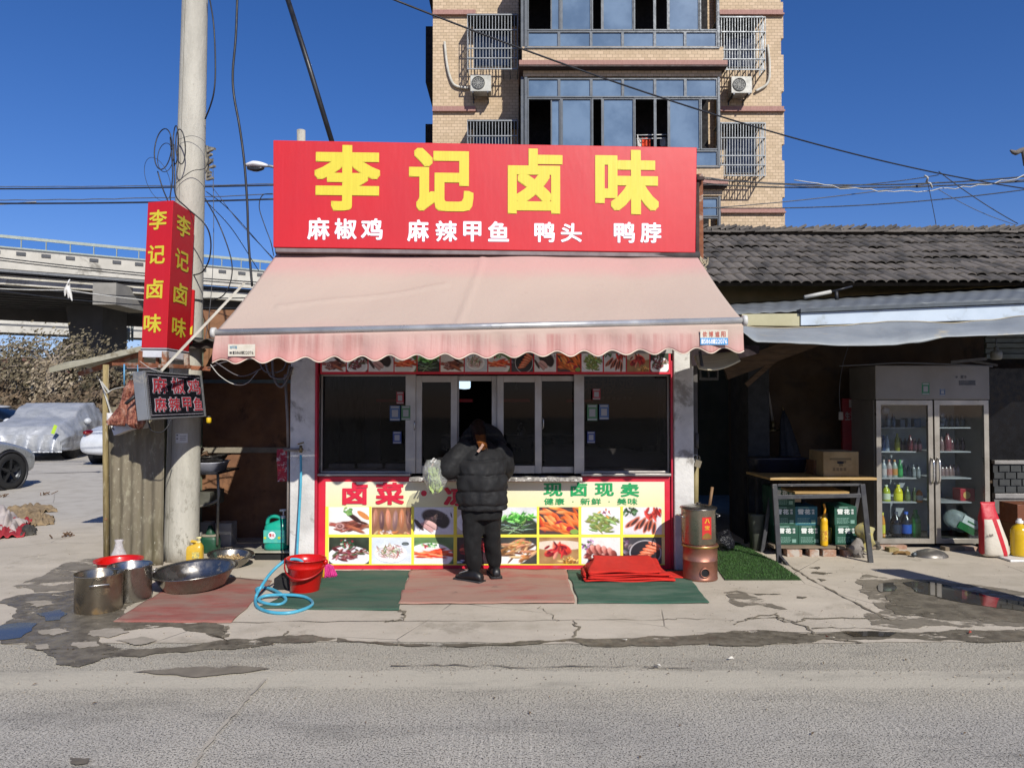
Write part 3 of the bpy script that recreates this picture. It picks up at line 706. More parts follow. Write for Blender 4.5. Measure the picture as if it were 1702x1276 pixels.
def pics():
    out = []
    p = Pic('#efedea', '#e2dcd4', seed=1); p.heap(['#7a4336', '#8f5140', '#55291f', '#a0614d'], 26, .5, .3, .42, .16, (.12, .26), (.03, .06), (-25, 25)); p.ell(.27, .3, .12, .12, '#b98e88'); p.ell(.27, .3, .07, .07, '#5b2d27'); p.ell(.27, .31, .04, .04, '#a8827e'); p.ell(.62, .62, .26, .1, '#3a2220', -35, .3, .4); p.ell(.86, .7, .2, .1, '#cf8548', -35); p.heap(['#7aa45e', '#98bd7c', '#5b8a48'], 16, .45, .85, .14, .12, (.03, .06), (.03, .05)); out.append(p)
    p = Pic('#9a6f52', '#7d5138', seed=2)
    for i in range(6): p.ell(.08 + i * .17, .55 - .05 * (i % 2), .075, .42, ['#a5705a', '#6b4a4b', '#c07d63', '#8b6a68', '#b57452', '#77514a'][i], 4 * (i % 3 - 1), .25, .45); p.ell(.07 + i * .17, .6, .015, .24, '#cfa390', 0, .9)
    p.heap(['#d6a27c', '#cfc7b8', '#b8744a'], 16, .5, .06, .5, .06, (.04, .1), (.02, .04)); out.append(p)
    p = Pic('#e5e4e6', '#d3d2d6', seed=3); p.ell(.55, .6, .4, .32, '#3c2f31', -18, .15, .7); p.ell(.74, .45, .17, .26, '#33282a', 10, .2, .5); p.ell(.12, .35, .2, .08, '#4b3b3b', -50); p.ell(.42, .34, .22, .14, '#caa39e', -28, .1, .3); p.ell(.33, .26, .2, .1, '#c79a97', -35, .1); p.ell(.4, .3, .2, .012, '#5f3f3f', -32); p.ell(.3, .2, .2, .012, '#5f3f3f', -38); p.heap(['#2b2224', '#5c484a'], 14, .6, .7, .3, .15, (.03, .08), (.01, .02)); out.append(p)
    p = Pic('#ddd4cc', '#b8ab9f', seed=4); p.plate(); p.heap(['#c98a5c', '#a8623f', '#dca878', '#8c4a30'], 40, .5, .45, .3, .2); out.append(p)
    p = Pic('#c9cccf', '#dadce0', seed=5); p.ell(.5, .2, .6, .5, '#2c3328', 0, .1, .5); p.heap(['#4a9a35', '#6abf4a', '#2f6d26', '#8fd070'], 50, .5, .62, .42, .14, (.05, .13), (.02, .04), (-60, 60)); p.heap(['#28382a', '#466b38', '#8ea890'], 30, .5, .25, .45, .16, (.12, .3), (.008, .014), (-20, 40)); out.append(p)
    p = Pic('#3d3536', '#55393a', seed=6); p.heap(['#d9642e', '#e8813d', '#c24c22', '#f09a58'], 46, .5, .5, .5, .42, (.12, .24), (.04, .06), (-70, 0)); p.ell(.5, .45, .1, .05, '#8e2340', 20); p.ell(.78, .2, .1, .1, '#a91d33'); p.ell(.9, .1, .12, .1, '#7fa04a'); out.append(p)
    p = Pic('#cfd6e0', '#e3e7ee', seed=7); p.plate(.45, .5, .5, .48); p.heap(['#8a9a5a', '#75894a', '#a4b173', '#66783c'], 52, .55, .42, .36, .3, (.09, .16), (.03, .045), (-50, 50)); p.heap(['#7c2b52', '#e0a050', '#b3405c', '#eee7df'], 14, .62, .78, .14, .12, (.03, .06), (.02, .03)); out.append(p)
    p = Pic('#e4e2e4', '#c7c9cc', seed=8); p.heap(['#3f5f3a', '#6f8f68', '#2d4429'], 24, .18, .8, .2, .15, (.03, .07), (.02, .04)); p.heap(['#b2342c', '#d9483a', '#8c211e'], 20, .78, .7, .25, .2, (.06, .14), (.03, .05))
    for i in range(7):
        p.ell(.2 + .1 * i, .4 - .03 * i + .1 * (i % 2), .2, .1, '#c2664a', 35 + 8 * i, .2); p.ell(.2 + .1 * i, .39 - .03 * i + .1 * (i % 2), .16, .06, '#3d2a2b', 35 + 8 * i, .3)
    out.append(p)
    # lower row
    p = Pic('#3f4a3c', '#23291f', seed=9); p.plate(.5, .28, .55, .4); p.heap(['#7a3b3f', '#8f4c50', '#5c262b', '#a97b76', '#4b5a3d'], 60, .5, .38, .42, .26, (.05, .12), (.02, .04), (-40, 60)); p.heap(['#35573a', '#cfc9c3', '#8a3136', '#567d52'], 26, .45, .78, .16, .18, (.02, .05), (.015, .03)); out.append(p)
    p = Pic('#d9dfe6', '#c5ced8', seed=10); p.plate(.48, .4, .42, .34); p.heap(['#d3bcb2', '#e2d2c9', '#b89b92', '#7d8a5a', '#a9615a'], 80, .47, .48, .3, .24, (.05, .11), (.012, .022)); p.ell(.85, .76, .1, .07, '#2b3334'); p.ell(.85, .76, .06, .02, '#9fa8a8'); out.append(p)
    p = Pic('#4d7040', '#7a9a68', seed=11); p.ell(.4, .3, .6, .5, '#f0f0ee', 0, .05); p.ell(.4, .32, .5, .4, '#dcdcda', 0, .1); p.heap(['#d2472a', '#e2643c', '#b93521', '#ee8b5c'], 40, .45, .38, .4, .16, (.14, .24), (.02, .035), (-18, 12)); p.heap(['#4b8f4a', '#a9cf9a', '#c4485a'], 18, .4, .68, .2, .08, (.03, .06), (.02, .03)); out.append(p)
    p = Pic('#2b2027', '#3c2a30', seed=12); p.heap(['#8d2530', '#b03a3a', '#5e1620', '#c9574a'], 50, .5, .5, .42, .3, (.06, .12), (.03, .05)); p.heap(['#3a66a8', '#e4e4ea'], 8, .25, .1, .2, .06, (.06, .1), (.02, .03)); out.append(p)
    p = Pic('#2d2f31', '#45443f', seed=13); p.ell(.45, .3, .6, .34, '#ece9e4', 28, .05); p.heap(['#b98a5e', '#8c5f3e', '#d3aa7c', '#65452f', '#c27f4d'], 46, .5, .5, .4, .3, (.12, .22), (.03, .05), (-10, 60)); p.heap(['#7da34c'], 8, .6, .85, .2, .06, (.015, .03), (.01, .02)); out.append(p)
    p = Pic('#b08a5c', '#8f6a43', seed=14); p.ell(.5, .7, .7, .2, '#d7c9b5'); p.ell(.3, .42, .2, .16, '#a3202a', 20, .2, .6); p.ell(.6, .55, .26, .22, '#cf3a2c', -20, .2, .6); p.heap(['#b32b2c', '#d9503a', '#7c1420', '#e8876a'], 24, .45, .5, .3, .2, (.05, .14), (.03, .05)); p.heap(['#c98f3c', '#8a5a25', '#efc97a'], 22, .78, .12, .22, .1, (.03, .08), (.02, .03)); out.append(p)
    p = Pic('#e3e3e0', '#cfd2cc', seed=15); p.heap(['#7a9566', '#8e4c86', '#c9a3cf', '#456b3f'], 24, .2, .72, .2, .18, (.03, .08), (.02, .04))
    for i in range(14): p.ell(.2 + .05 * i, .5 - .02 * abs(i - 4) + .06 * (i % 3), .075, .17, ['#a8645a', '#7e4038', '#c58a7e'][i % 3], 25, .2, .5)
    p.heap(['#8f4a42', '#c99488', '#6b332e'], 26, .45, .25, .36, .12, (.05, .09), (.04, .06)); out.append(p)
    p = Pic('#33363c', '#4a4a50', seed=16); p.heap(['#5f545c', '#8b7f86', '#3a3238'], 20, .1, .6, .14, .4, (.04, .1), (.03, .06)); p.ell(.58, .42, .42, .48, '#cfcfd2', 0, .04); p.ell(.58, .42, .4, .46, '#22242a', 0, .05)
    for i in range(6): p.ell(.48 + .07 * i, .22 + .1 * i, .2, .075, '#d8714e', 8 - 6 * i, .15, .5); p.ell(.48 + .07 * i, .225 + .1 * i, .15, .02, '#f0b595', 8 - 6 * i, .5)
    out.append(p)
    return [q.fin() for q in out]
PICS = pics()
def picmat(k):
    name = 'printed food photo'
    if name in MATS: return MATS[name]
    b = NB(name); vc = b.n('VertexColor'); vc.layer_name = 'ink'; b.out(vc.outputs[0], .35); MATS[name] = b.m; return b.m
PMESH = {}
def photo(name, k, px0, px1, py0, py1, off, parent, crop=(0, 1)):
    im = PICS[k]; h, w = im.shape[:2]; j0 = int((h - 1) * (1 - crop[1])); im = im[j0:]; h = im.shape[0]
    u0, v1 = FR.hit(px0, py0); u1, v0 = FR.hit(px1, py1)
    vs = []; wl = world_loc(parent)
    for j in range(h):
        for i in range(w):
            vs.append(tuple(FR.at(u0 + (u1 - u0) * i / (w - 1), v1 + (v0 - v1) * j / (h - 1), off) - wl))
    fs = [(j * w + i, (j + 1) * w + i, (j + 1) * w + i + 1, j * w + i + 1) for j in range(h - 1) for i in range(w - 1)]
    me = bpy.data.meshes.new(name); me.from_pydata(vs, [], fs)
    at = me.color_attributes.new('ink', 'FLOAT_COLOR', 'POINT'); c = np.ones((h * w, 4), dtype=np.float32); c[:, :3] = im.reshape(-1, 3)
    at.data.foreach_set('color', c.ravel()); return link(name, me, picmat(k), parent)
# counter front: border, cream field, grid of photographs, lettering
panel = thing('counter_panel', 'printed counter front with red border and sixteen food photographs under the serving window', 'sign', (0, 6.99, 0))
mb = MB(); mb.box(X7(531), X7(1113.3), 6.985, 7.003, .005, Z7(798)); mb.build('backing', mRedPrint, panel, bevel=.002)
mb = MB(); mb.box(X7(531), X7(684), 6.982, 7.002, Z7(798) + .001, Z7(791.5)); mb.box(X7(965), X7(1113.3), 6.982, 7.002, Z7(798) + .001, Z7(791.5)); mb.build('top_strip', mRedPrint, panel, bevel=.002)
def cream():
    b = NB('cream print'); sx = b.n('SeparateXYZ'); b.l(b.tc.outputs['Object'], sx.inputs[0])
    f = b.ramp(sx.outputs[2], .25, .95); c = b.mix(f, lin('#e6dd8c'), lin('#dbd7c2'))
    f2 = b.noise(3, 5); c = b.mix(b.ramp(f2, .5, .8, 0, .3), c, lin('#d8cfae')); return b.out(c, .42)
mb = MB(); FR.quad(mb, X7(543), X7(1103), Z7(938), Z7(800), .018); mb.build('cream_field', cream(), panel)
cols = [(548, 614), (619, 684), (689, 754), (760, 824), (831, 892), (896, 961), (966, 1030), (1035, 1099)]
for i, (a, b) in enumerate(cols):
    photo('food_photo', i, a, b, 842, 887, .022, panel); photo('food_photo', 8 + i, a, b, 892, 936, .022, panel)
mb = MB()
for (a, b), (c, d) in zip(cols[:-1], cols[1:]): FR.quad(mb, X7(b), X7(c), Z7(937), Z7(841), .0215, 0)
FR.quad(mb, X7(544), X7(1103), Z7(891.8), Z7(887.2), .0205, 0); FR.quad(mb, X7(543.5), X7(1103), Z7(937.8), Z7(936.2), .0205, 0); FR.quad(mb, X7(543), X7(547.7), Z7(937), Z7(841), .0215, 0)
mb.build('photo_borders', mYellowPrint, panel)
for ch, r in (('卤', (570, 801, 612, 838)), ('菜', (625, 801, 672, 838)), ('凉', (738, 808, 782, 840))):
    mb = MB(); letters(mb, FR, ch, r, .035, .0215); mb.build('lettering', mCherry, panel)
mb = MB(); c = FR.px(705, 819, .0215); mb.disc(c, .027, 20, (0, -1, 0)); mb.build('lettering', mCherry, panel)
for ch, r in zip('现卤现卖', ((903, 802, 935, 824), (948, 801, 976, 824), (988, 802, 1020, 824), (1031, 802, 1062, 825))):
    mb = MB(); letters(mb, FR, ch, r, .03, .0215); mb.build('lettering', mGreenPrint, panel)
for k, ch in enumerate('健康新鲜美味'):
    a = 904 + 60.5 * (k // 2) + 18 * (k % 2); mb = MB(); letters(mb, FR, ch, (a, 827, a + 16, 838), .015, .0215); mb.build('lettering', mGreenPrint, panel)
for q in (952, 1012): mb = MB(); mb.disc(FR.px(q, 833, .0215), .006, 10, (0, -1, 0)); mb.build('lettering_dot', mGreenPrint, panel)
# photo strip above the windows
strip = thing('menu_strip', 'dark strip of food photographs above the windows under the awning', 'sign', (0, 6.98, 0))
mb = MB(); mb.box(X7(533), X7(1114), 6.965, 6.995, Z7(622), Z7(560)); mb.build('backing', mRedPrint, strip, bevel=.002)
sx0 = [537, 578, 614, 657, 695, 733, 773, 812, 850, 888, 926, 966, 1003, 1041, 1080, 1112]
for i in range(15): photo('food_photo', [0, 8, 2, 10, 4, 0, 9, 10, 15, 2, 5, 6, 7, 13, 8][i], sx0[i], sx0[i + 1] - 2, 582, 618, .037, strip)
# payment stickers on the glass (their square codes left out)
def sticker(px0, py0, px1, py1, c, label, top='#d8d8d8', Y=7.0):
    t = thing('sticker', label, 'sticker', P((px0 + px1) / 2, py1, Y)); pl = Plane((0, Y - .001, 0), (1, 0, 0), (0, 0, 1))
    u0, v1 = pl.hit(px0, py0); u1, v0 = pl.hit(px1, py1); h = v1 - v0; w = u1 - u0
    mb = MB(); pl.quad(mb, u0, u1, v0, v1, .0, .002); mb.build('card', mat('sticker ' + c, c, c, .5), t)
    mb = MB(); pl.quad(mb, u0 + w * .1, u1 - w * .1, v1 - h * .16, v1 - h * .04, .0015, 0); mb.build('white_band', mat('sticker band', '#8f8f8f', '#868686', .5), t); mb = MB(); pl.quad(mb, u0 + w * .05, u1 - w * .05, v0 + h * .03, v0 + h * .13, .0015, 0); mb.build('white_band', MATS['sticker band'], t)
    mb = MB(); pl.quad(mb, u0 + w * .2, u1 - w * .2, v0 + h * .25, v0 + h * .72, .0015, 0); mb.build('white_square', MATS['sticker band'], t)
sticker(659, 651, 671, 671, '#8a1722', 'red payment sticker on the left window, above the blue and green pair')
sticker(648, 674, 665, 699, '#34527a', 'light blue payment sticker on the left window, left of the green one')
sticker(667, 674, 682, 698, '#3c6a45', 'green payment sticker on the left window, beside the light blue one')
sticker(653, 717, 667, 737, '#1a2f6b', 'small dark blue payment sticker low on the left window')
sticker(985, 646, 998, 664, '#8a1722', 'red payment sticker on the right window, above the green and blue pair')
sticker(976, 672, 993, 699, '#3c6a45', 'green payment sticker on the right window, left of the light blue one')
sticker(996, 672, 1012, 697, '#34527a', 'light blue payment sticker on the right window, right of the green one')
sticker(976, 717, 989, 736, '#1a2f6b', 'small dark blue payment sticker low on the right window')
# gilt lettering on the back wall seen through the right window
wl = thing('wall_lettering', 'dim gold lettering on the wall behind the right window', 'sign', P(1015, 660, 8.3))
pl = Plane((0, 8.3, 0), (1, 0, 0), (0, 0, 1)); mb = MB()
mb.box(X7(955, 8.3), X7(1125, 8.3), 8.31, 8.34, Z7(740, 8.3), Z7(618, 8.3)); mb.build('board', mDarkWall, wl)
mb = MB(); text(mb, pl, '麻椒鸡', (966, 627, 1056, 654), .02); mb.build('lettering', mat('dull gold', '#6a4a2a', '#5a3d22', .6), wl)
mb = MB()
for i in range(6): mb.disc(pl.px(1002 + i * 9, 661.5, .004), .02, 14, (0, -1, 0))
mb.build('dots', mat('dim white discs', '#6a6666', '#5a5757', .7), wl)

# ---------------------------------------------------------------- awning
aw = thing('awning', 'faded pink awning with scalloped edge stretched over the shop front', 'awning', (0, YF, 2.9))
TL, TR = P(461, 421, 6.86), P(1160, 429, 6.86); BL, BR = P(360, 551, 5.66), P(1233, 531, 5.62)
def cloth_mat():
    b = NB('faded awning cloth'); sx = b.n('SeparateXYZ'); b.l(b.tc.outputs['Object'], sx.inputs[0])
    z = b.math('ADD', sx.outputs[2], b.math('MULTIPLY', b.math('SUBTRACT', b.noise(1.1, 5, .6), .5), .28))
    mid = b.math('MULTIPLY', b.ramp(z, -.12, -.34), b.ramp(z, -.98, -.74))
    c = b.mix(mid, lin('#ba948c'), lin('#b29f91'))
    val = b.ramp(sx.outputs[2], -.86, -.83, 1, 0)
    v2 = b.ramp(b.noise(1.0, 6, .7, b.coords((14, 1, .6))), .42, .7)
    c = b.mix(b.math('MULTIPLY', val, v2), c, lin('#a5766f')); c = b.mix(b.math('MULTIPLY', val, b.ramp(sx.outputs[2], -.9, -1.08, 0, .6)), c, lin('#c2807a'))
    c = b.mix(b.ramp(b.noise(6, 8, .7), .62, .74, 0, .35), c, lin('#9c8478'))
    c = b.mix(b.ramp(b.noise(1.2, 4, .6, b.coords((1, 1, .3))), .6, .7, 0, .2), c, lin('#a08e80'))
    w = b.n('TexWave', wave_type='BANDS', bands_direction='X'); w.inputs['Scale'].default_value = 90
    b.l(b.tc.outputs['Object'], w.inputs['Vector'])
    b.b.inputs['Subsurface Weight'].default_value = 0
    return b.out(c, .82, 0, b.bump(b.noise(3, 5, .7, b.coords((1, .5, 1))), .35, .03))
mAw = cloth_mat()
def afn(u, v):
    p = TL.lerp(TR, u).lerp(BL.lerp(BR, u), v)
    s_ = -.035 * math.sin(math.pi * v) * (1 + .25 * math.cos(u * 6.28 * 2))
    seam = .012 * math.exp(-((u - .49 + .03 * v) / .006) ** 2)
    wr = .016 * math.exp(-((v - .68 + (u - .1) * .8) / .02) ** 2) * (.08 < u < .42) + .02 * math.exp(-((v - .45) / .3) ** 2) * math.cos(u * 12.6) + .012 * frac((u * 9, v * 2, 3), 1.2) + .006 * math.sin((u - .5) * 14 + v * 2) * math.exp(-v * 2.5)
    return p + Vector((0, 0, s_ + seam + wr))
mb = MB(); mb.grid(afn, 160, 40); o = mb.build('canopy', mAw, aw)
m = o.modifiers.new('t', 'SOLIDIFY'); m.thickness = .003
VB = []
def vfn(u, v):
    top = BL.lerp(BR, u) + Vector((0, -.03, -.035))
    L = (BR - BL).length; t = u * L
    n_sc = 19; d = .195 +   .021 * math.cos(2 * math.pi * u * n_sc + 1.2) + .006 * frac((u * 30, 0, 0), 1)
    w = .022 * math.sin(u * 27 + v) * v + .03 * frac((u * 8, v, 2), 1) * v + .014 * v * math.sin(u * 2 * math.pi * n_sc)
    return top + Vector((-.02 * v if u < .02 else 0, -.02 * v + w, -d * v))
mb = MB(); mb.grid(vfn, 420, 10); o = mb.build('valance', mAw, aw); m = o.modifiers.new('t', 'SOLIDIFY'); m.thickness = .003
mb = MB(); mb.tube([vfn(i / 420, 1) + Vector((0, -.001, 0)) for i in range(421)], .0045, 6); mb.build('hem', mat('cream hem tape', '#dccbb9', '#cdbba8', .8), aw)
mAwBar = mat('aluminium bar', '#c3c2c0', '#a9a8a8', .35, metal=.55, vs=4, dirt='#8f8b86', ds=5, da=.6)
mb = MB(); mb.tube([BL + Vector((-.02, -.015, -.01)), BR + Vector((.02, -.015, -.01))], .027, 14); mb.build('front_bar', mAwBar, aw)
for q in (BL + Vector((-.03, -.015, -.01)), BR + Vector((.03, -.015, -.01))): mb = MB(); mb.tube([q, q + Vector((.03 if q.x < 0 else -.03, 0, 0))], .04, 14); mb.build('end_cap', mat('white plastic cap', '#c9c7c2', '#b4b2ad', .5), aw)
mb = MB(); mb.tube([TL + Vector((-.02, .03, .03)), TR + Vector((.02, .03, .03))], .035, 12); mb.build('roller', mat('dark roller', '#4a4443', '#3a3534', .6), aw)
for s_, top, bot in ((1, TL, BL), (-1, TR, BR)):
    el = top.lerp(bot, .5) + Vector((s_ * .35, 0, -.18)); mb = MB(); mb.bar(top + Vector((s_ * .12, .05, -.12)), el, .035, .05); mb.bar(el, bot + Vector((s_ * .16, .05, -.03)), .03, .045); mb.build('folding_arm', mat('dull white arm', '#9b9894', '#86837e', .5), aw)
VP = Plane(BL.lerp(BR, .5) + Vector((0, -.062, 0)), (1, (BR.y - BL.y) / (BR.x - BL.x), 0), (0, 0, 1))
def aw_sticker(px0, py0, px1, py1, base, ink, name, tilt=0, two=False):
    t = thing('sticker', name, 'sticker', VP.px((px0 + px1) / 2, py1))
    u0, v1 = VP.hit(px0, py0); u1, v0 = VP.hit(px1, py1); mb = MB(); VP.quad(mb, u0, u1, v0, v1, .0, .002); mb.build('card', base, t)
    if two: mb = MB(); VP.quad(mb, u0, u1, v0, v0 + (v1 - v0) * .46, .001, 0); mb.build('blue_band', mat('sticker blue', '#3f93c9', '#3787bb', .5), t)
    return t, (u0, u1, v0, v1)
mPaper = mat('weathered sticker paper', '#cfc8ba', '#b9b09e', .7, vs=9)
t, (u0, u1, v0, v1) = aw_sticker(379, 572, 424, 592, mPaper, None, 'small whitish phone number sticker at the left end of the awning edge')
mb = MB(); text(mb, VP, '15868122076', (u0 + .035, v0 + .015, u1 - .012, v0 + .038), .012, .0012, .1, uv=True); VP.quad(mb, u0 + .012, u0 + .03, v0 + .017, v0 + .034, .0012, 0); mb.build('lettering', mat('faded black ink', '#3d3a38', '#4a4643', .7), t)
mb = MB(); text(mb, VP, '遮阳篷', (u0 + .012, v1 - .034, u0 + .07, v1 - .012), .01, .0012, .1, uv=True); mb.build('lettering', mat('faded blue ink', '#6f95a8', '#6f95a8', .7), t)
t, (u0, u1, v0, v1) = aw_sticker(1164, 548, 1210, 573, mPaper, None, 'larger blue and white phone number sticker at the right end of the awning edge', two=True)
mb = MB(); text(mb, VP, '15868122076', (u0 + .006, v0 + .008, u1 - .006, v0 + .042), .02, .002, .1, uv=True); mb.build('lettering', mWhitePrint, t)
mb = MB(); text(mb, VP, '依博遮阳', (u0 + .01, v0 + .058, u1 - .01, v1 - .012), .02, .0012, .3, uv=True); mb.build('lettering', mat('faded red ink', '#b8503f', '#b86a5c', .7), t)

# ---------------------------------------------------------------- the big sign
SA = P(454, 233, 6.72); SB = P(454, 411, 6.72); SRt = P(1158.5, 245, 6.86)
ux = Vector((SRt.x - SA.x, SRt.y - SA.y, 0)); SW = ux.length
SP = Plane(SB, ux, (0, 0, 1))
def redcloth(name='red banner print'):
    b = NB(name); w = b.noise(1.5, 5, .6, b.coords((1, 1, 1))); st = b.noise(1, 3, .5, b.coords((40, 1, .8)))
    c = b.mix(b.ramp(w, .3, .7), lin('#bf1820'), lin('#b81923')); c = b.mix(b.ramp(st, .45, .75, 0, .14), c, lin('#cf2a37'))
    c = b.mix(b.ramp(b.noise(6, 7, .7), .64, .74, 0, .3), c, lin('#a82333'))
    return b.out(c, .42, 0, b.bump(b.noise(1.2, 4, .6, b.coords((2, 1, .7))), .25, .02))
mBanner = redcloth()
sg = thing('shop_sign', 'huge red banner sign with yellow and white lettering above the awning', 'sign', SB)
def corner(px, py): return SP.hit(px, py)
cs = [corner(454, 411), corner(1156, 420), corner(1158.5, 245), corner(454, 233)]
mb = MB(); mb.poly([SP.at(u, v, 0) for u, v in cs], -.12, SP.n); mb.build('banner', mBanner, sg, bevel=.006)
mb = MB(); b0 = corner(457, 412); b1 = corner(1154, 421); mb.poly([SP.at(b0[0], b0[1] - .035, -.01), SP.at(b1[0], b1[1] - .035, -.01), SP.at(b1[0], b1[1] + .002, -.01), SP.at(b0[0], b0[1] + .002, -.01)], -.1, SP.n); mb.build('bottom_rail', mat('greyed sign rail', '#7b7171', '#65595a', .6), sg, bevel=.004)
mYel = mat('yellow sign lettering', '#d2c238', '#c9b831', .5, vs=3, stretch=(30, 1, 1))
mWl = mat('white sign lettering', '#eceaf2', '#e0dee8', .5, vs=3)
for ch, r in (('李', (523, 241, 632, 351)), ('记', (680, 246, 787, 352)), ('卤', (844, 247, 935, 356)), ('味', (989, 249, 1095, 357))):
    mb = MB(); letters(mb, SP, ch, r, .037, .004, .00012); mb.build('character', mYel, sg)
for s_, rs in (('麻椒鸡', ((511, 362, 548, 399), (556, 363, 593, 398), (600, 363, 636, 399))), ('麻辣甲鱼', ((677, 365, 713, 402), (724, 367, 760, 402), (770, 368, 800, 402), (811, 368, 846, 402))),
               ('鸭头', ((888, 369, 922, 403), (932, 371, 967, 403))), ('鸭脖', ((1020, 369, 1055, 404), (1064, 370, 1099, 404)))):
    for ch, r in zip(s_, rs):
        mb = MB(); letters(mb, SP, ch, r, .028, .004, .00015); mb.build('character', mWl, sg)
# rusty posts carrying the sign at its right end
mRust = mat('rust', '#6b3d28', '#8a5638', .85, vs=12, bump=.5, bs=60, dirt='#9a8f84', ds=6, da=.52)
rp = thing('rusty_post', 'rusty steel post beside the right end of the big red sign', 'post', P(1164, 430, 7.1))
mb = MB(); mb.bar(P(1164, 445, 7.05), P(1163, 290, 7.05), .05, .05); mb.build('upright', mRust, rp, bevel=.004)
mb = MB(); mb.bar(P(1158, 297, 6.98), P(1170, 297, 6.98), .03, .04, (0, 1, 0)); mb.bar(P(1159, 291, 7.0), P(1159, 420, 7.0), .03, .03); mb.build('bracket', mat('dark steel angle', '#3a2622', '#2c1d1a', .8), rp)
mb = MB(); rr = random.Random(4)
for i in range(5):
    c = P(1166 + rr.uniform(-2, 4), 430 + i * 3, 7.0); mb.tube(smooth_path([c + Vector((rr.uniform(-.05, .05), rr.uniform(-.02, .02), rr.uniform(-.06, .06))) for _ in range(5)]), .006, 5)
mb.build('wire_wrap', mat('dirty white cord', '#b3a78f', '#94876f', .9), rp)
# ================================================================== LEFT: POLE, BOX SIGNS, LEAN-TO, MEAT, POTS
def concrete_pole():
    b = NB('spun concrete pole'); v = b.coords((1, 1, .25)); n1 = b.noise(5, 6, .7, v); n2 = b.noise(40, 4, .7, b.coords((1, 1, .5)))
    c = b.mix(b.ramp(n1, .3, .7), lin('#9f9b90'), lin('#b5b1a5')); c = b.mix(b.ramp(n2, .55, .8, 0, .5), c, lin('#79766d'))
    sx = b.n('SeparateXYZ'); b.l(b.tc.outputs['Object'], sx.inputs[0])
    st = b.math('MULTIPLY', b.ramp(b.noise(7, 7, .75, b.coords((1, 1, .6))), .52, .66), b.ramp(sx.outputs[2], 1.1, .1, .0, .85))
    c = b.mix(st, c, lin('#54503f'))
    return b.out(c, .82, 0, b.bump(b.math('ADD', n1, n2), .5, .01))
mPole = concrete_pole()
B0 = P(301, 935, 7.42); B0.z = 0; T0 = P(327, -120, 7.42)
pole = thing('utility_pole', 'tall round grey concrete utility pole left of the shop carrying looped cables', 'utility pole', B0)
mb = MB(); N = 40; mb.tube([B0.lerp(T0, i / N) for i in range(N + 1)], [.162 - .047 * i / N for i in range(N + 1)], 36); mb.build('shaft', mPole, pole)
def polept(py, dx=0, dy=0):
    t = (Zp(py, 7.42)) / T0.z; return B0.lerp(T0, t) + Vector((dx, dy, 0))
mSeam = mat('pole seam', '#7f7c74', '#6e6b63', .9)
mb = MB()
for i in range(N):
    a = B0.lerp(T0, i / N); c = B0.lerp(T0, (i + 1) / N); ra, rc = .163 - .047 * i / N, .163 - .047 * (i + 1) / N
    an = R(248)
    mb.bar(a + Vector((math.cos(an) * ra, math.sin(an) * ra, 0)), c + Vector((math.cos(an) * rc, math.sin(an) * rc, 0)), .005, .003)
mb.build('mould_seam', mSeam, pole)
mBlackC = mat('black cable', '#17181b', '#222327', .5)
mGreyC = mat('grey cable', '#4a4c50', '#5a5b5e', .6)
mWhiteC = mat('white cable', '#b9b8b2', '#a3a199', .6)
def cable(pts, r, m, label, name='cable', group=None, cat='cable', sp=8, n=6):
    mb = MB(); mb.tube(smooth_path(pts, sp) if sp else pts, r, n); o = mb.build(name, m, org=tuple(pts[0])); 
    return tag(o, label, cat, group)
# steel bands round the pole
for k, py in enumerate((500, 563, 575)):
    c = polept(py); mb = MB(); mb.lathe([(.152, -.008), (.155, 0), (.152, .008)], c, 28); mb.build('strap', mat('dark band', '#3b3a38', '#2c2b2a', .6), pole)
# wiring block on the right of the pole
mb = MB(); rr = random.Random(2)
for i in range(9):
    c = P(346 + rr.uniform(-1, 3), 246 + i * 6.5, 7.3); mb.bar(c, c + Vector((rr.uniform(.02, .06), -.02, rr.uniform(-.02, .03))), .025, .02)
mb.bar(P(344, 243, 7.32), P(345, 300, 7.32), .03, .03)
mb.build('terminal_block', mat('weathered terminals', '#8f8a7c', '#5e594d', .8, vs=40), pole)
def loop(cx, cy, rx, ry, Y, tilt=0, n=26, open_=0):
    out = []
    for i in range(n + 1):
        t = 2 * math.pi * i / n; a, b_ = rx * math.cos(t), ry * math.sin(t); c, s_ = math.cos(tilt), math.sin(tilt)
        out.append(P(cx + a * c - b_ * s_, cy + a * s_ + b_ * c, Y + .03 * math.sin(t * 2)))
    return out
CG = 'cable loops hanging on the utility pole'
for i, (a, lb) in enumerate([((271, 248, 14, 34, 7.2, .12), 'largest black cable loop left of the pole'), ((292, 241, 4.5, 32, 7.18, .02), 'narrow upright black cable loop at the pole edge'),
             ((300, 244, 8, 29, 7.16, -.05), 'black cable loop lying against the face of the pole'), ((275, 262, 13, 24, 7.22, .1), 'lower black cable loop left of the pole')]):
    o = cable(loop(*a), .0055 if i < 3 else .0035, mBlackC, lb, 'cable_loop', CG, 'cable loop', sp=0)
o = cable(loop(262, 298, 19, 38, 7.2, -.35), .0022, mBlackC, 'thin faint wire loop left of the pole above the box sign', 'wire_loop', CG, 'cable loop', sp=0)
cable([P(345, 0 - 20, 7.3), P(355, 40, 7.2), P(358, 110, 7.2), P(356, 150, 7.2), P(350, 175, 7.25), P(341, 198, 7.35)], .008, mBlackC, 'black cable bowing out from the right side of the pole', 'cable')
cable([P(395, -20, 6.6), P(392, 60, 6.6), P(387, 120, 6.6), P(389, 160, 6.6), P(398, 210, 6.6), P(406, 270, 6.6), P(411, 340, 6.6), P(413, 400, 6.6), P(419, 476, 6.6)], .011, mBlackC, 'long black cable hanging in the sky between the pole and the sign', 'cable')
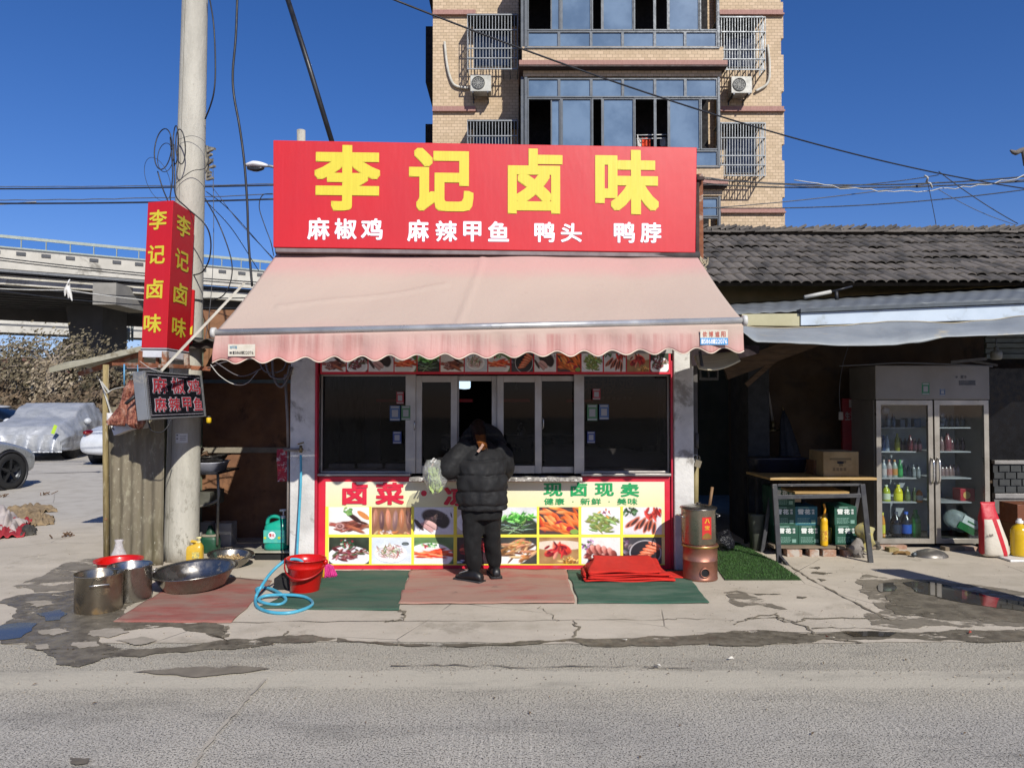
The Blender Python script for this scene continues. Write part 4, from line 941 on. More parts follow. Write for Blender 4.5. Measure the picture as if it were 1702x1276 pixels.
stay = thing('stay_rod', 'thick black pole slanting across the sky behind the big sign', 'stay', P(477, -10, 9.5))
mb = MB(); mb.tube([P(474, -14, 9.5), P(514, 112, 9.5), P(553, 240, 9.5)], .033, 10); mb.build('rod', mBlackC, stay)
cable([P(283, 228, 7.2), P(287, 290, 7.2), P(283, 330, 7.2), P(290, 345, 7.2)], .006, mBlackC, 'black cable dropping from the loops to the box sign')
cable([P(262, 285, 7.22), P(270, 312, 7.2), P(279, 334, 7.15)], .006, mBlackC, 'short black cable slanting down onto the box sign top')
cable([P(289, 240, 7.2), P(290, 290, 7.18), P(292, 325, 7.1), P(310, 345, 7.0), P(340, 372, 7.0), P(350, 398, 7.05), P(348, 430, 7.1), P(336, 452, 7.2), P(318, 458, 7.35)], .0065, mBlackC, 'black cable curving from the pole round the box sign corner')
cable([P(341, 330, 7.35), P(365, 375, 7.2), P(384, 430, 7.2), P(384, 465, 7.2), P(372, 490, 7.2), P(352, 500, 7.3)], .006, mBlackC, 'black cable hanging in a wide curve right of the pole')
cable([P(292, 305, 7.26), P(318, 285, 7.24), P(340, 280, 7.25), P(348, 262, 7.25)], .0035, mBlackC, 'thin black wire crossing the face of the pole')
cable([P(296, 232, 7.26), P(320, 226, 7.24), P(340, 236, 7.28), P(344, 262, 7.3)], .0025, mGreyC, 'thin wire bound round the pole at the loops')
cable([P(354, 262, 7.4), P(355, 400, 7.4), P(350, 500, 7.4), P(338, 585, 7.4)], .0035, mGreyC, 'thin grey wire hanging straight down right of the pole')
cable([P(342, 318, 7.4), P(380, 348, 7.6), P(440, 415, 7.9), P(462, 440, 8.0)], .004, mBlackC, 'upper thin cable running from the pole down to the awning corner')
cable([P(342, 334, 7.4), P(385, 380, 7.6), P(430, 450, 7.9)], .004, mBlackC, 'lower thin cable running from the pole down to the awning')
cable([P(352, 310, 7.4), P(400, 372, 7.7), P(455, 430, 8.0)], .003, mGreyC, 'faint grey cable running from the terminals down to the awning')
cable([P(453, 322, 8.2), P(436, 325, 8.2), P(431, 345, 8.2), P(440, 375, 8.2), P(450, 402, 8.2), P(455, 425, 8.1)], .005, mBlackC, 'black cable hooking down beside the left edge of the big sign')
# lamp behind the sign and the pole top next to it
lp = thing('street_lamp', 'small white street lamp on a short arm left of the big sign', 'street lamp', P(455, 280, 7.3))
mb = MB(); mb.tube([P(470, 281, 7.3), P(448, 276, 7.3), P(438, 276, 7.3)], .014, 8); mb.build('arm', mat('galvanised arm', '#8f9296', '#7b7e82', .5, metal=.4), lp)
mb = MB(); c = P(425, 275, 7.3)
mb.loft([ring(c + Vector((-.10 + .22 * i / 8, 0, .012 - .012 * abs(i - 3) / 4)), .001 + .05 * math.sin(math.pi * (.1 + .8 * i / 8)), .032 * math.sin(math.pi * (.12 + .76 * i / 8)), 14, (0, 1, 0), (0, 0, 1)) for i in range(9)])
mb.build('head', mat('white lamp housing', '#d7d8da', '#c4c5c7', .4), lp)
mb = MB(); mb.loft([ring(c + Vector((-.08 + .16 * i / 6, 0, -.022 - .02 * math.sin(math.pi * i / 6))), .035 * math.sin(math.pi * (.15 + .7 * i / 6)), .02, 12, (0, 1, 0), (0, 0, 1)) for i in range(7)]); mb.build('lens', mat('dark lamp lens', '#2c2c30', '#222226', .3), lp)
sp = thing('concrete_post', 'short concrete pole top poking up behind the big sign', 'post', P(501, 300, 8.5))
mb = MB(); mb.tube([P(501, 300, 8.5), P(500.5, 217, 8.5)], .048, 14); mb.build('shaft', mPole, sp)

# ---------------------------------------------------------------- overhead wires across the whole view
def wire(a, b_, r, m, label, drop=.05, n=30, jit=0, group=None, seed=0):
    pts = sag(a, b_, drop, n); rr = random.Random(seed)
    if jit: pts = [p + Vector((0, 0, rr.uniform(-jit, jit))) for p in pts]
    mb = MB(); mb.tube(pts, r, 5); o = mb.build('overhead_wire', m, org=tuple(a)); return tag(o, label, 'wire', group)
W = 'telephone wires across the street front'
wire(P(-80, 314, 13), P(460, 308, 13), .014, mBlackC, 'upper black telephone wire left of the big sign', .02, group=W)
wire(P(-80, 310, 13.05), P(460, 306, 13.05), .008, mGreyC, 'thin grey wire just above the upper black telephone wire', .02, jit=.006, group=W)
wire(P(-80, 338, 13), P(460, 331, 13), .016, mBlackC, 'lower black telephone wire left of the big sign', .03, group=W)
wire(P(-80, 333, 13.05), P(460, 323, 13.05), .009, mGreyC, 'thin grey wire just above the lower black telephone wire', .03, jit=.008, group=W)
wire(P(-80, 345, 13.1), P(60, 336, 13.1), .012, mWhiteC, 'pale wire end joining the lower telephone wire at the far left', .0, group=W)
wire(P(1150, 296, 13), P(1900, 268, 13), .013, mBlackC, 'upper black wire pair right of the sign, top strand', .25, group=W)
wire(P(1150, 293, 13), P(1900, 272, 13), .010, mGreyC, 'upper wire pair right of the sign, grey lower strand', .30, jit=.01, group=W)
wire(P(1150, 306, 13), P(1900, 284, 13), .013, mBlackC, 'middle black wire right of the sign with a white strand on it', .16, group=W)
wire(P(1320, 300, 12.9), P(1702, 293, 12.9), .009, mWhiteC, 'white wavy strand wound along the middle wire', .22, jit=.025, seed=5, group=W)
wire(P(1150, 302, 13), P(1560, 291, 13), .008, mBlackC, 'sagging black wire under the middle wire right of the sign', .16, group=W)
wire(P(1150, 348, 13), P(1560, 303, 13), .009, mGreyC, 'thin wire rising to the right above the tiled roof', .05, group=W)
wire(P(1150, 345, 13), P(1900, 283, 13), .010, mBlackC, 'black wire rising to the right just above the tiled roof', .22, group=W)
wire(P(640, -6, 8), P(1720, 316, 12.5), .011, mBlackC, 'long black cable slanting down across the apartment tower and the sky', .28, 50, group=W)
wire(P(1541, 300, 12.8), P(1557, 380, 12.8), .006, mBlackC, 'thin black wire hanging from the middle wire to the tiled roof', -.03, group=W)
wire(P(1560, 285, 12.8), P(1692, 372, 12.6), .008, mBlackC, 'thin black wire slanting right down to the ridge', .04, group=W)
wire(P(1560, 315, 12.8), P(1690, 374, 12.6), .006, mGreyC, 'lower thin wire slanting right down to the ridge', .06, group=W)
kn = thing('white_rag', 'white twisted strand knotted on the middle wire above the roof', 'rag', P(1541, 298, 12.85))
mb = MB(); mb.tube(smooth_path([P(1537, 292, 12.85), P(1542, 296, 12.8), P(1540, 303, 12.85), P(1546, 305, 12.8), P(1549, 312, 12.85)]), [.03] * 33, 6) if False else mb.tube(smooth_path([P(1537, 292, 12.85), P(1542, 296, 12.8), P(1540, 303, 12.85), P(1546, 305, 12.8), P(1549, 312, 12.85)]), .016, 6)
mb.build('strand', mWhiteC, kn)
gl_ = thing('hanging_gloves', 'pair of white work gloves tied to the wire in front of the viaduct', 'gloves', P(112, 476, 12.3))
wire(P(-60, 476, 12.3), P(112, 482, 12.3), .010, mWhiteC, 'white cord left of the hanging gloves', .02)
wire(P(112, 482, 12.3), P(250, 500, 12.3), .010, mWhiteC, 'white cord right of the hanging gloves', .01)
mGl = mat('white cotton glove', '#d9d7d2', '#bfbcb5', .9, vs=20)
for a in ([(114, 472), (112, 478), (109, 484), (108, 492)], [(114, 472), (114, 481), (117, 490), (120, 500)], [(113, 473), (115, 486), (114, 496)]):
    mb = MB(); pp = smooth_path([P(x, y, 12.3) for x, y in a], 4); mb.tube(pp, [.012 + .022 * math.sin(math.pi * min(1, .15 + i / len(pp))) for i in range(len(pp))], 7); mb.build('glove', mGl, gl_)
mb = MB(); mb.tube(smooth_path([P(116, 465, 12.3), P(113, 470, 12.25), P(115, 474, 12.3)]), .012, 6); mb.build('knot', mGl, gl_)
for i, (y0_, y1_) in enumerate(((425, 449), (429, 453), (470, 474), (478, 492))):
    wire(P(-60, y0_ - 4, 14), P(455, y1_ + 22 if i < 2 else y1_ + 20, 14), .011, mBlackC, ['upper black wire crossing in front of the viaduct parapet', 'second black wire crossing in front of the viaduct parapet', 'black wire crossing in front of the viaduct girder', 'lowest black wire crossing in front of the dark viaduct underside'][i], .05 + .08 * (i > 1), group='wires in front of the viaduct')

# ---------------------------------------------------------------- two faced red box sign on the pole
bs = thing('box_sign', 'tall narrow red box sign with yellow characters down its two faces, fixed to the pole', 'sign', P(290, 590, 6.75))
Yc = 6.62
c_t, c_b = P(288, 333, Yc), P(277, 578, Yc)           # front corner, top and foot
axis = (c_t - c_b).normalized(); H = (c_t - c_b).length
l_t = P(246, 334, 6.72)
r_t = P(324, 358, 7.12)
uxl = (c_t - l_t); uxl = (uxl - axis * uxl.dot(axis)); WL = uxl.length
uxr = (r_t - c_t); uxr = (uxr - axis * uxr.dot(axis)); WR = uxr.length
PLf = Plane(c_b - uxl, uxl, axis); PRt = Plane(c_b, uxr, axis)
for pl, w in ((PLf, WL), (PRt, WR)): pass
foot = [PLf.at(0, 0), c_b, PRt.at(WR, 0), PLf.at(0, 0) + uxr]
mb = MB(); mb.poly(foot, H, axis); mb.build('box', mBanner, bs, bevel=.004)
mFoil = mat('white sign foot', '#d3d3d6', '#c3c3c8', .5)
mb = MB(); mb.poly([p - axis * .085 + (p - (foot[0] + foot[2]) / 2) * .012 for p in foot], .082, axis); mb.build('foot_band', mFoil, bs, bevel=.002)
mb = MB(); mb.poly([p - axis * .022 + (p - (foot[0] + foot[2]) / 2) * .02 for p in foot], .012, axis); mb.build('dark_line', mat('dark plastic line', '#2d2d33', '#24242a', .6), bs)
for ch, a, c in (('李', (249, 350, 277, 381), (293, 355, 315, 399)), ('记', (247, 408, 274, 438), (291, 407, 313, 457)), ('卤', (245, 464, 271, 496), (289, 462, 310, 511)), ('味', (240, 522, 268, 553), (285, 518, 307, 563))):
    mb = MB(); letters(mb, PLf, ch, a, .022, .003, .0001); mb.build('character', mYel, bs)
    u0, v1 = PRt.hit(a[0] + 44, a[1]); 
    ul, vt = PLf.hit(a[0], a[1]); ur, vb = PLf.hit(a[2], a[3])
    mb = MB(); letters(mb, PRt, ch, (WR * .17, vb - .02, WR * .80, vt - .005), .022, .003, .0001, True); mb.build('character', mYel, bs)
# second small red sign edge behind it
s2 = thing('small_red_sign', 'narrow red sign strip on the pole behind the box sign', 'sign', P(321, 560, 7.25))
mb = MB(); mb.poly([P(315, 480, 7.22), P(323, 482, 7.22), P(319, 572, 7.22), P(311, 572, 7.22)], .02, (0, 1, 0)); mb.build('board', mBanner, s2)
mb = MB(); mb.poly([P(316, 545, 7.215), P(320, 541, 7.215), P(319, 556, 7.215), P(315, 556, 7.215)], .003, (0, 1, 0)); mb.build('yellow_mark', mYel, s2)
# rusty frame under it
rf = thing('rusty_bracket', 'rusty steel frame carrying the red box sign beside the pole', 'bracket', P(280, 612, 6.8))
def rbar(a, b_, w=.035): mb = MB(); mb.bar(a, b_, w, w); mb.build('steel_angle', mRust, rf, bevel=.002)
rbar(P(235, 583, 6.72), P(234, 606, 6.72)); rbar(P(275, 584, 6.62), P(274, 610, 6.62), .045); rbar(P(236, 605, 6.70), P(276, 609, 6.64)); rbar(P(310, 588, 7.0), P(311, 612, 7.0), .04)
rbar(P(276, 608, 6.66), P(316, 610, 7.05)); rbar(P(188, 605, 6.95), P(236, 606, 6.85), .028); rbar(P(318, 611, 7.05), P(350, 613, 7.1), .04); rbar(P(262, 585, 6.7), P(262, 606, 6.72), .025)
mb = MB(); mb.bar(P(452, 425, 6.9) + Vector((-.25, 0, -.25)), P(268, 616, 6.35), .018, .018); o = mb.build('white_tube', mat('white square tube', '#c9c4b8', '#b3aea2', .5)); tag(o, 'thin white stay tube slanting from the awning down to the LED sign', 'tube')
# LED sign
ls = thing('led_sign', 'black LED box sign in a metal frame with red outlined characters left of the pole', 'sign', P(290, 700, 6.5))
q00, q10, q11, q01 = P(247, 697, 6.38), P(341, 692, 7.12), P(334, 624, 7.12), P(238, 616, 6.38)
ldn = (q10 - q00).cross(q01 - q00).normalized()
ldn = ldn if ldn.y < 0 else -ldn
back = -ldn * .11
mFrameM = mat('brushed sign frame', '#9d9fa2', '#85878b', .4, metal=.6, vs=3, dirt='#8d8a84', ds=7)
quad = [q00, q10, q11, q01]
mb = MB(); mb.poly([p + back for p in quad], .11 - .006, ldn); mb.build('case', mFrameM, ls, bevel=.003)
ctr = sum(quad, Vector()) / 4
mb = MB()
for i in range(4):
    a, b_ = quad[i], quad[(i + 1) % 4]; ai, bi = a + (ctr - a) * .05, b_ + (ctr - b_) * .05
    mb.poly([a, b_, bi, ai], -.012, -ldn)
mb.build('rim', mFrameM, ls)
mLed = mat('black LED face', '#17181d', '#101116', .35)
mb = MB(); mb.poly([p + (ctr - p) * .04 for p in quad], .004, ldn); mb.build('face', mLed, ls)
mPinkL = mat('LED red outline', '#c0545c', '#9e3b45', .6); mGreyL = mat('LED pale dots', '#a9a3ad', '#8d8891', .6)
mRedL = mat('LED red fill', '#a02531', '#8a1c28', .6)
def qmap(u, v, off): return q00.lerp(q10, u).lerp(q01.lerp(q11, u), v) + ldn * off
class QP:
    x = None
    def at(s, u, v, off=0): return qmap(u, v, off)
QP0 = QP()
for s_, vv, us in (('麻椒鸡', (.53, .9), ((.10, .36), (.42, .66), (.70, .95))), ('麻辣甲鱼', (.14, .47), ((.10, .31), (.34, .55), (.58, .75), (.78, .96)))):
    for ch, (a, b_) in zip(s_, us):
        mb = MB(); letters(mb, QP0, ch, (a, vv[0], b_, vv[1]), .045, .006, .0001, True); mb.build('character_outline', mGreyL, ls)
        mb = MB(); letters(mb, QP0, ch, (a + .008, vv[0] + .012, b_ - .008, vv[1] - .012), .014, .0105, .0001, True); mb.build('character', mRedL, ls)
mb = MB()
for i in range(60):
    for v in (.08, .93): c = qmap(.05 + .9 * i / 59, v, .0065); mb.box(c.x - .0022, c.x + .0022, c.y - .003, c.y + .001, c.z - .0022, c.z + .0022)
for i in range(22):
    c = qmap(.05, .1 + .8 * i / 21, .0065); mb.box(c.x - .0022, c.x + .0022, c.y - .003, c.y + .001, c.z - .0022, c.z + .0022)
tag(mb.build('dot_border', mGreyL, ls), kind='stuff')
cable([P(246, 700, 6.5), P(252, 715, 6.5), P(268, 718, 6.55), P(279, 708, 6.6), P(284, 696, 6.62)], .005, mBlackC, 'black cable looping under the LED sign')
cable([P(350, 606, 6.9), P(365, 624, 6.9), P(388, 638, 6.9), P(410, 637, 6.95), P(430, 615, 7.1)], .0045, mWhiteC, 'white cable sagging right of the LED sign')
cable([P(232, 600, 6.6), P(250, 612, 6.5), P(270, 618, 6.5)], .003, mWhiteC, 'thin white string tied above the LED sign')
# corrugated sheet with a timber post, lean-to roof
def tin():
    b = NB('weathered corrugated sheet'); n = b.noise(3, 7, .7, b.coords((3, 3, .45))); n2 = b.noise(16, 5, .7, b.coords((1, 1, .4)))
    c = b.mix(b.ramp(n, .3, .7), lin('#625a49'), lin('#7d7462')); c = b.mix(b.ramp(n2, .5, .72, 0, .7), c, lin('#a49f88'))
    sx = b.n('SeparateXYZ'); b.l(b.tc.outputs['Object'], sx.inputs[0])
    c = b.mix(b.math('MULTIPLY', b.ramp(n, .42, .62), b.ramp(sx.outputs[2], .9, .1, .15, .8)), c, lin('#564f36'))
    c = b.mix(b.ramp(b.noise(30, 3), .68, .74, 0, .8), c, lin('#b9b5a4'))
    return b.out(c, .7, .0, b.bump(n2, .3, .01))
mTin = tin()
ts = thing('corrugated_sheet', 'weathered corrugated metal sheet standing against the left of the concrete pole', 'metal sheet', P(225, 935, 7.15))
xa, xb = P(176, 800, 7.15).x, P(276, 800, 7.2).x
def tfn(u, v):
    x = xa + (xb - xa) * u + .03 * (1 - v) * 0; ph = u * 2 * math.pi * 5.5
    return (x, 7.15 + .010 * math.sin(ph) + .012 * frac((u * 3, v * 3, 0), 2), 1.50 * v + .0)
mb = MB(); mb.grid(tfn, 88, 20); o = mb.build('sheet', mTin, ts); m = o.modifiers.new('t', 'SOLIDIFY'); m.thickness = .003
mWood = mat('pale split timber', '#9b8a5f', '#7b6c47', .85, vs=5, bump=.5, bs=25, stretch=(6, 6, .6), dirt='#b5a98c', ds=5, da=.55)
wp = thing('timber_post', 'pale timber post holding up the lean-to beside the corrugated sheet', 'post', P(176, 925, 7.1))
mb = MB(); mb.tube([P(177, 930, 7.08), P(175, 700, 7.08), P(176, 606, 7.08)], [.03, .028, .03], 6); mb.build('stem', mWood, wp)
mb = MB(); mb.bar(P(170, 640, 7.02), P(186, 690, 7.02), .012, .012); mb.bar(P(168, 634, 7.05), P(182, 652, 7.03), .012, .012); mb.tube(smooth_path([P(165, 630, 7.0), P(176, 652, 6.98), P(190, 646, 7.0), P(222, 640, 6.95)]), .004, 5); mb.build('string_and_stick', mWhiteC, wp)
lt = thing('lean_to_roof', 'low corrugated lean-to roof left of the pole sloping down to the left', 'roof', P(170, 600, 8))
lr = [P(84, 611, 7.3), P(236, 576, 7.1), P(240, 578, 9.6), P(92, 604, 9.8)]
lr[2] = lr[1] + Vector((0, 2.4, .15)); lr[3] = lr[0] + Vector((0, 2.4, .15))
def lfn(u, v):
    p = lr[0].lerp(lr[1], u).lerp(lr[3].lerp(lr[2], u), v); return p + Vector((0, 0, .014 * math.sin(v * 2 * math.pi * 14) + .02 * frac((u * 3, v, 0), 1)))
mLT = mat('bleached roof sheet', '#8c8875', '#a19d8c', .75, vs=3, bump=.3, dirt='#6b5f46', ds=3)
mb = MB(); mb.grid(lfn, 30, 112); o = mb.build('roof_sheet', mLT, lt); m = o.modifiers.new('t', 'SOLIDIFY'); m.thickness = .006
mb = MB(); mb.bar(lr[0] + Vector((0, -.005, -.025)), lr[1] + Vector((0, -.005, -.02)), .02, .05); mb.build('edge_angle', mLT, lt)
mb = MB(); mb.bar(lr[0] + Vector((.25, .06, -.06)), lr[1] + Vector((0, .06, -.055)), .04, .04); mb.build('rafter', mRust, lt)
mb = MB(); mb.bar(lr[3] + Vector((0, -.1, -.06)), lr[2] + Vector((0, -.1, -.06)), .05, .06); mb.build('rafter', mRust, lt)
# blue hooks
for k, (x, y0_, y1_) in enumerate(((206.5, 605, 640), (229, 606, 642))):
    t = thing('blue_hook', ['light blue hanging rod, the left one above the meat', 'light blue hanging rod, the right one beside the LED sign'][k], 'rod', P(x, y1_, 6.85)); mb = MB(); mb.tube([P(x, y0_, 6.85), P(x, y1_, 6.85)], .008 if k == 0 else .005, 6); mb.build('rod', mat('light blue plastic', '#5d93b8', '#4d83a8', .5), t)
# meat
def meat_mat():
    b = NB('air dried meat'); n = b.noise(7, 6, .7, b.coords((2.5, 2.5, .7)), .8); n2 = b.noise(26, 4, .7)
    c = b.mix(b.ramp(n, .4, .5), lin('#743527'), lin('#96604b')); c = b.mix(b.ramp(n, .52, .6), c, lin('#a37a6a')); c = b.mix(b.ramp(n2, .47, .62, 0, .9), c, lin('#4f1a14'))
    b.b.inputs['Subsurface Weight'].default_value = .0
    return b.out(c, .5, 0, b.bump(b.math('ADD', n, n2), 1, .02))
mMeat = meat_mat()
def meat(px, name, label, Y=6.75, seed=0):
    o_ = P(px[0][0], px[0][1], Y); t = thing(name, label, 'meat', o_); mb = MB()
    c = Vector((0, 0, 0))
    n = len(px)
    cx = sum(p[0] for p in px) / n
    rings = []
    for (xl, xr, y) in [(p[2], p[3], p[1]) for p in px]:
        l, r_ = P(xl, y, Y), P(xr, y, Y); m_ = (l + r_) / 2; w = (r_ - l).length / 2
        rings.append([m_ + Vector((math.cos(k * 2 * math.pi / 28) * w * (1 + .14 * frac((math.cos(k * .9), y * .05, seed), 2)), math.sin(k * 2 * math.pi / 28) * min(.045, w * .5) * (1 + .9 * frac((k * .5, y * .06, seed), 1)) + .03 * frac((k * .3, y * .08, seed + 3), 1), .02 * frac((k * .4, y, seed), 1))) for k in range(28)])
    fine = []
    for a, b_ in zip(rings[:-1], rings[1:]):
        for i in range(5): fine.append([p.lerp(q_, i / 5) for p, q_ in zip(a, b_)])
    fine.append(rings[-1]); fine = [[p + Vector((frac(p, 22) * .008, frac(p + Vector((9, 0, 0)), 18) * .014, frac(p, 15) * .006)) for p in r_] for r_ in fine]
    mb.loft(fine); mb.build('flesh', mMeat, t); return t
meat([(0, y, a, b_) for y, a, b_ in ((632, 215, 224), (645, 206, 226), (660, 202, 222), (675, 196, 218), (690, 186, 214), (700, 178, 212), (706, 180, 208))], 'hanging_meat', 'long flat piece of dried meat, the left one hanging beside the LED sign', 6.78, 1)
meat([(0, y, a, b_) for y, a, b_ in ((655, 224, 240), (668, 218, 242), (682, 212, 240), (694, 210, 242), (704, 210, 243), (712, 222, 236))], 'hanging_meat', 'lumpy dark red piece of meat hanging behind the LED sign edge', 6.72, 5)
t = thing('meat_hook', 'black hook handle stuck through the hanging meat', 'hook', P(220, 664, 6.62)); mb = MB(); mb.tube([P(209, 671, 6.6), P(228, 655, 6.62)], .0155, 8); mb.tube([P(228, 655, 6.62), P(240, 645, 6.66)], .01, 8); mb.build('handle', mat('black grip', '#27272a', '#1c1c1f', .5), t)
bd = thing('white_board', 'crumpled white box hanging under the meat on the metal sheet', 'box', P(200, 722, 6.9)); mb = MB()
mb.poly([P(177, 686, 6.95), P(240, 690, 6.9), P(238, 712, 6.9), P(216, 714, 6.88), P(189, 724, 6.9), P(184, 708, 6.92), P(177, 706, 6.95)], .10, (0, 1, 0)); mb.build('board', mat('white coated board', '#d2cfcb', '#bdb9b3', .6, vs=7, bump=.4, bs=8), bd, bevel=.004)
mb = MB(); mb.tube(smooth_path([P(191, 701, 6.87), P(188, 708, 6.86), P(188, 712, 6.86)]), .004, 5); mb.tube([P(186, 711, 6.86), P(190, 714, 6.86)], .006, 5); mb.build('tie', mat('black grip', '#27272a'), bd)
# paper note on the pole
nt_ = thing('paper_note', 'small white paper note glued to the concrete pole', 'notice', P(312, 732, 7.22)); mb = MB()
pc = polept(726)
mb.grid(lambda u, v: (pc.x + .159 * math.cos(R(265 + 40 * u)), pc.y + .159 * math.sin(R(265 + 40 * u)), pc.z - .05 + .09 * v), 8, 2); mb.build('paper', mat('note paper', '#c9c9c9', '#b9b9b9', .7), nt_)
mb = MB()
for v, a, w in ((.068, 268, 6), (.035, 268, 6), (.062, 280, 20), (.045, 280, 18), (.028, 280, 20)):
    mb.grid(lambda u, k, v=v, a=a, w=w: (pc.x + .1605 * math.cos(R(a + w * u)), pc.y + .1605 * math.sin(R(a + w * u)), pc.z - .05 + v + (.012 if w < 8 else .004) * k), 4, 1)
mb.build('print', mat('note print', '#55565a', '#5d5e62', .7), nt_)

# ---------------------------------------------------------------- shed behind the pole
shed = thing('wash_shed', 'dim plywood walled wash corner between the pole and the shop', 'shed', P(410, 900, 8.6))
mPly = mat('stained plywood', '#6d4b36', '#8a6244', .85, vs=3, bump=.35, bs=20, dirt='#4d3324', ds=2.4, da=.54)
ZG = 2.15
mb = MB(); mb.box(P(335, 0, 8.6).x, X7(485) - .02, 8.6, 8.66, 0, 2.6); mb.build('back_board', mPly, shed)
mb = MB(); mb.box(P(335, 0, 8.6).x, X7(485) - .03, 8.57, 8.598, Zp(752, 8.6), Zp(743, 8.6)); mb.build('rail', mat('whitish timber', '#8e8576', '#776f61', .8, vs=9), shed)
mb = MB(); mb.box(P(335, 0, 8.6).x, X7(485) - .03, 8.55, 8.59, Zp(637, 8.6), Zp(631, 8.6)); mb.build('rail', mat('blueish rail', '#6f7d83', '#5c696f', .7), shed)
mb = MB(); mb.box(P(335, 0, 8.6).x, P(345, 0, 8.6).x, 7.6, 8.58, 0, 2.5); mb.build('side_board', mat('pale green board', '#8d9a85', '#76826e', .8, vs=4), shed)
lx0 = P(322, 0, 7.5).x; lx1 = X7(487)
mb = MB()
mRoofD = mat('sooty roof sheet', '#4d4a44', '#3b3934', .8, vs=3)
mb.grid(lambda u, v: (lx0 - .15 + (lx1 - lx0 + .15) * u, 7.15 + 1.75 * v, 2.12 + .14 * v + .05 * u + .014 * math.sin(u * 60)), 90, 6); o = mb.build('roof_sheet', mRoofD, shed); m = o.modifiers.new('t', 'SOLIDIFY'); m.thickness = .005
for k in range(4):
    mb = MB(); mb.bar((lx0, 7.25 + .42 * k, 2.08 + .035 * k), (lx1, 7.25 + .42 * k, 2.12 + .035 * k), .05, .05); mb.build('rafter', mat('dark timber', '#3b332b', '#2c2621', .85), shed)
# loose grey hoses and cables under the awning corner
rr = random.Random(8)
for i, (pts, c) in enumerate([([(440, 598), (450, 625), (474, 628), (482, 606)], .01), ([(452, 590), (456, 630), (470, 642), (486, 610)], .012), ([(430, 600), (442, 618), (468, 616), (478, 596)], .008), ([(355, 600), (400, 625), (440, 610)], .006), ([(345, 612), (380, 600), (432, 596)], .006)]):
    cable([P(x, y, 6.9 + .02 * i) for x, y in pts], c, mat('dull hose', '#5c585a', '#4b474a', .6), ['grey hose loop under the left end of the awning, the small one', 'large grey hose loop under the left end of the awning', 'thin hose strand above the grey loops under the awning', 'dark cable sagging towards the awning corner', 'dark cable resting above the LED sign end'][i], 'hose')
pp = thing('water_pipe', 'grey water pipe running down the left side of the shop to the tap', 'pipe', P(478, 640, 6.95))
mb = MB(); mb.tube([P(474, 622, 6.98), P(478, 700, 6.95), P(479, 746, 6.95)], .013, 10); mb.tube([P(479, 745, 6.95), P(478, 905, 6.97)], .01, 8); mb.build('pipe', mat('grimy pvc', '#7d7570', '#69625d', .6), pp)
mb = MB(); mb.tube([P(472, 747, 6.93), P(503, 747, 6.9)], .014, 10); mb.build('cross_pipe', MATS['grimy pvc'], pp)
mb = MB(); mb.tube([P(500, 752, 6.88), P(500, 740, 6.88)], .014, 8); mb.tube([P(495, 738, 6.87), P(505, 735, 6.87)], .007, 6); mb.build('tap', mat('brass tap', '#8a7a4a', '#6e6450', .4, metal=.7), pp)
mBlueH = mat('light blue hose', '#3f94ae', '#54a7bf', .4, vs=8)
hs = thing('garden_hose', 'light blue hose from the tap, looped into the red bucket and coiled on the ground', 'hose', G(460, 1010))
def g3(px, py, z): return G(px, py, z)
path = [P(500, 756, 6.86), P(500, 800, 6.86), P(497, 860, 6.85), P(494, 920, 6.8), P(495, 940, 6.85)]
mb = MB(); mb.tube(smooth_path(path), .0115, 10); mb.build('upper_run', mBlueH, hs)
lp_ = [P(503, 934, 6.30), P(497, 930, 6.28), P(485, 929, 6.24), P(470, 934, 6.2), P(450, 952, 6.1), P(434, 975, 5.95), g3(425, 993, .02), g3(428, 1008, .016), g3(450, 1017, .016), g3(480, 1018, .016), g3(505, 1012, .016), g3(519, 1004, .018), g3(515, 996, .02), g3(500, 990, .03), g3(470, 988, .036), g3(440, 990, .03), g3(430, 997, .02), g3(445, 1003, .016), g3(465, 1004, .016), g3(475, 997, .018), g3(470, 989, .03), g3(455, 980, .028), g3(440, 976, .02), g3(427, 978, .016), g3(428, 984, .02)]
mb = MB(); mb.tube(smooth_path(lp_, 10), .0125, 10); mb.build('coil', mBlueH, hs)
# poster by the pipe
ps = thing('red_poster', 'torn red and white printed sack hanging beside the pipe left of the shop', 'poster', P(469, 800, 7.1))
mb = MB(); mb.grid(lambda u, v: P(461 + 19 * u - 1 * v, 800 - 54 * v, 7.12) + Vector((0, .01 * math.sin(v * 7 + u * 3), 0)), 8, 12); mb.build('sheet', mat('poster red', '#a32034', '#8d1a2b', .7, vs=30, dirt='#c9bfb5', ds=22, da=.5), ps)
# rack with pans and tub
rk = thing('sink_rack', 'dirty metal rack behind the pole holding pans and a white tub', 'rack', P(355, 905, 7.75))
mRack = mat('greasy steel tube', '#8a877f', '#6c6a62', .5, metal=.4, dirt='#5b4b38', ds=8)
mb = MB(); mb.tube([P(362, 786, 7.7), P(363, 815, 7.7), P(361, 905, 7.7)], .014, 10); mb.build('leg', mRack, rk)
mb = MB(); mb.tube([P(329, 786, 7.7), P(329, 905, 7.7)], .014, 8); mb.build('leg', mRack, rk)
mb = MB(); mb.tube(smooth_path([P(329, 842, 7.7), P(352, 836, 7.7), P(363, 828, 7.7), P(364, 812, 7.7)]), .014, 8); mb.build('brace', mRack, rk)
mb = MB(); mb.box(P(327, 0, 7.6).x, P(372, 0, 7.6).x, 7.55, 8.15, Zp(788, 7.6), Zp(784, 7.6)); mb.build('top_board', mat('black tray', '#26262a', '#1c1c20', .4), rk, bevel=.004)
mb = MB(); mb.box(P(330, 0, 7.72).x, P(357, 0, 7.72).x, 7.715, 8.1, Zp(842, 7.72), Zp(818, 7.72)); mb.build('side_panel', mat('grimy panel', '#5b5a50', '#494840', .7), rk, bevel=.004)
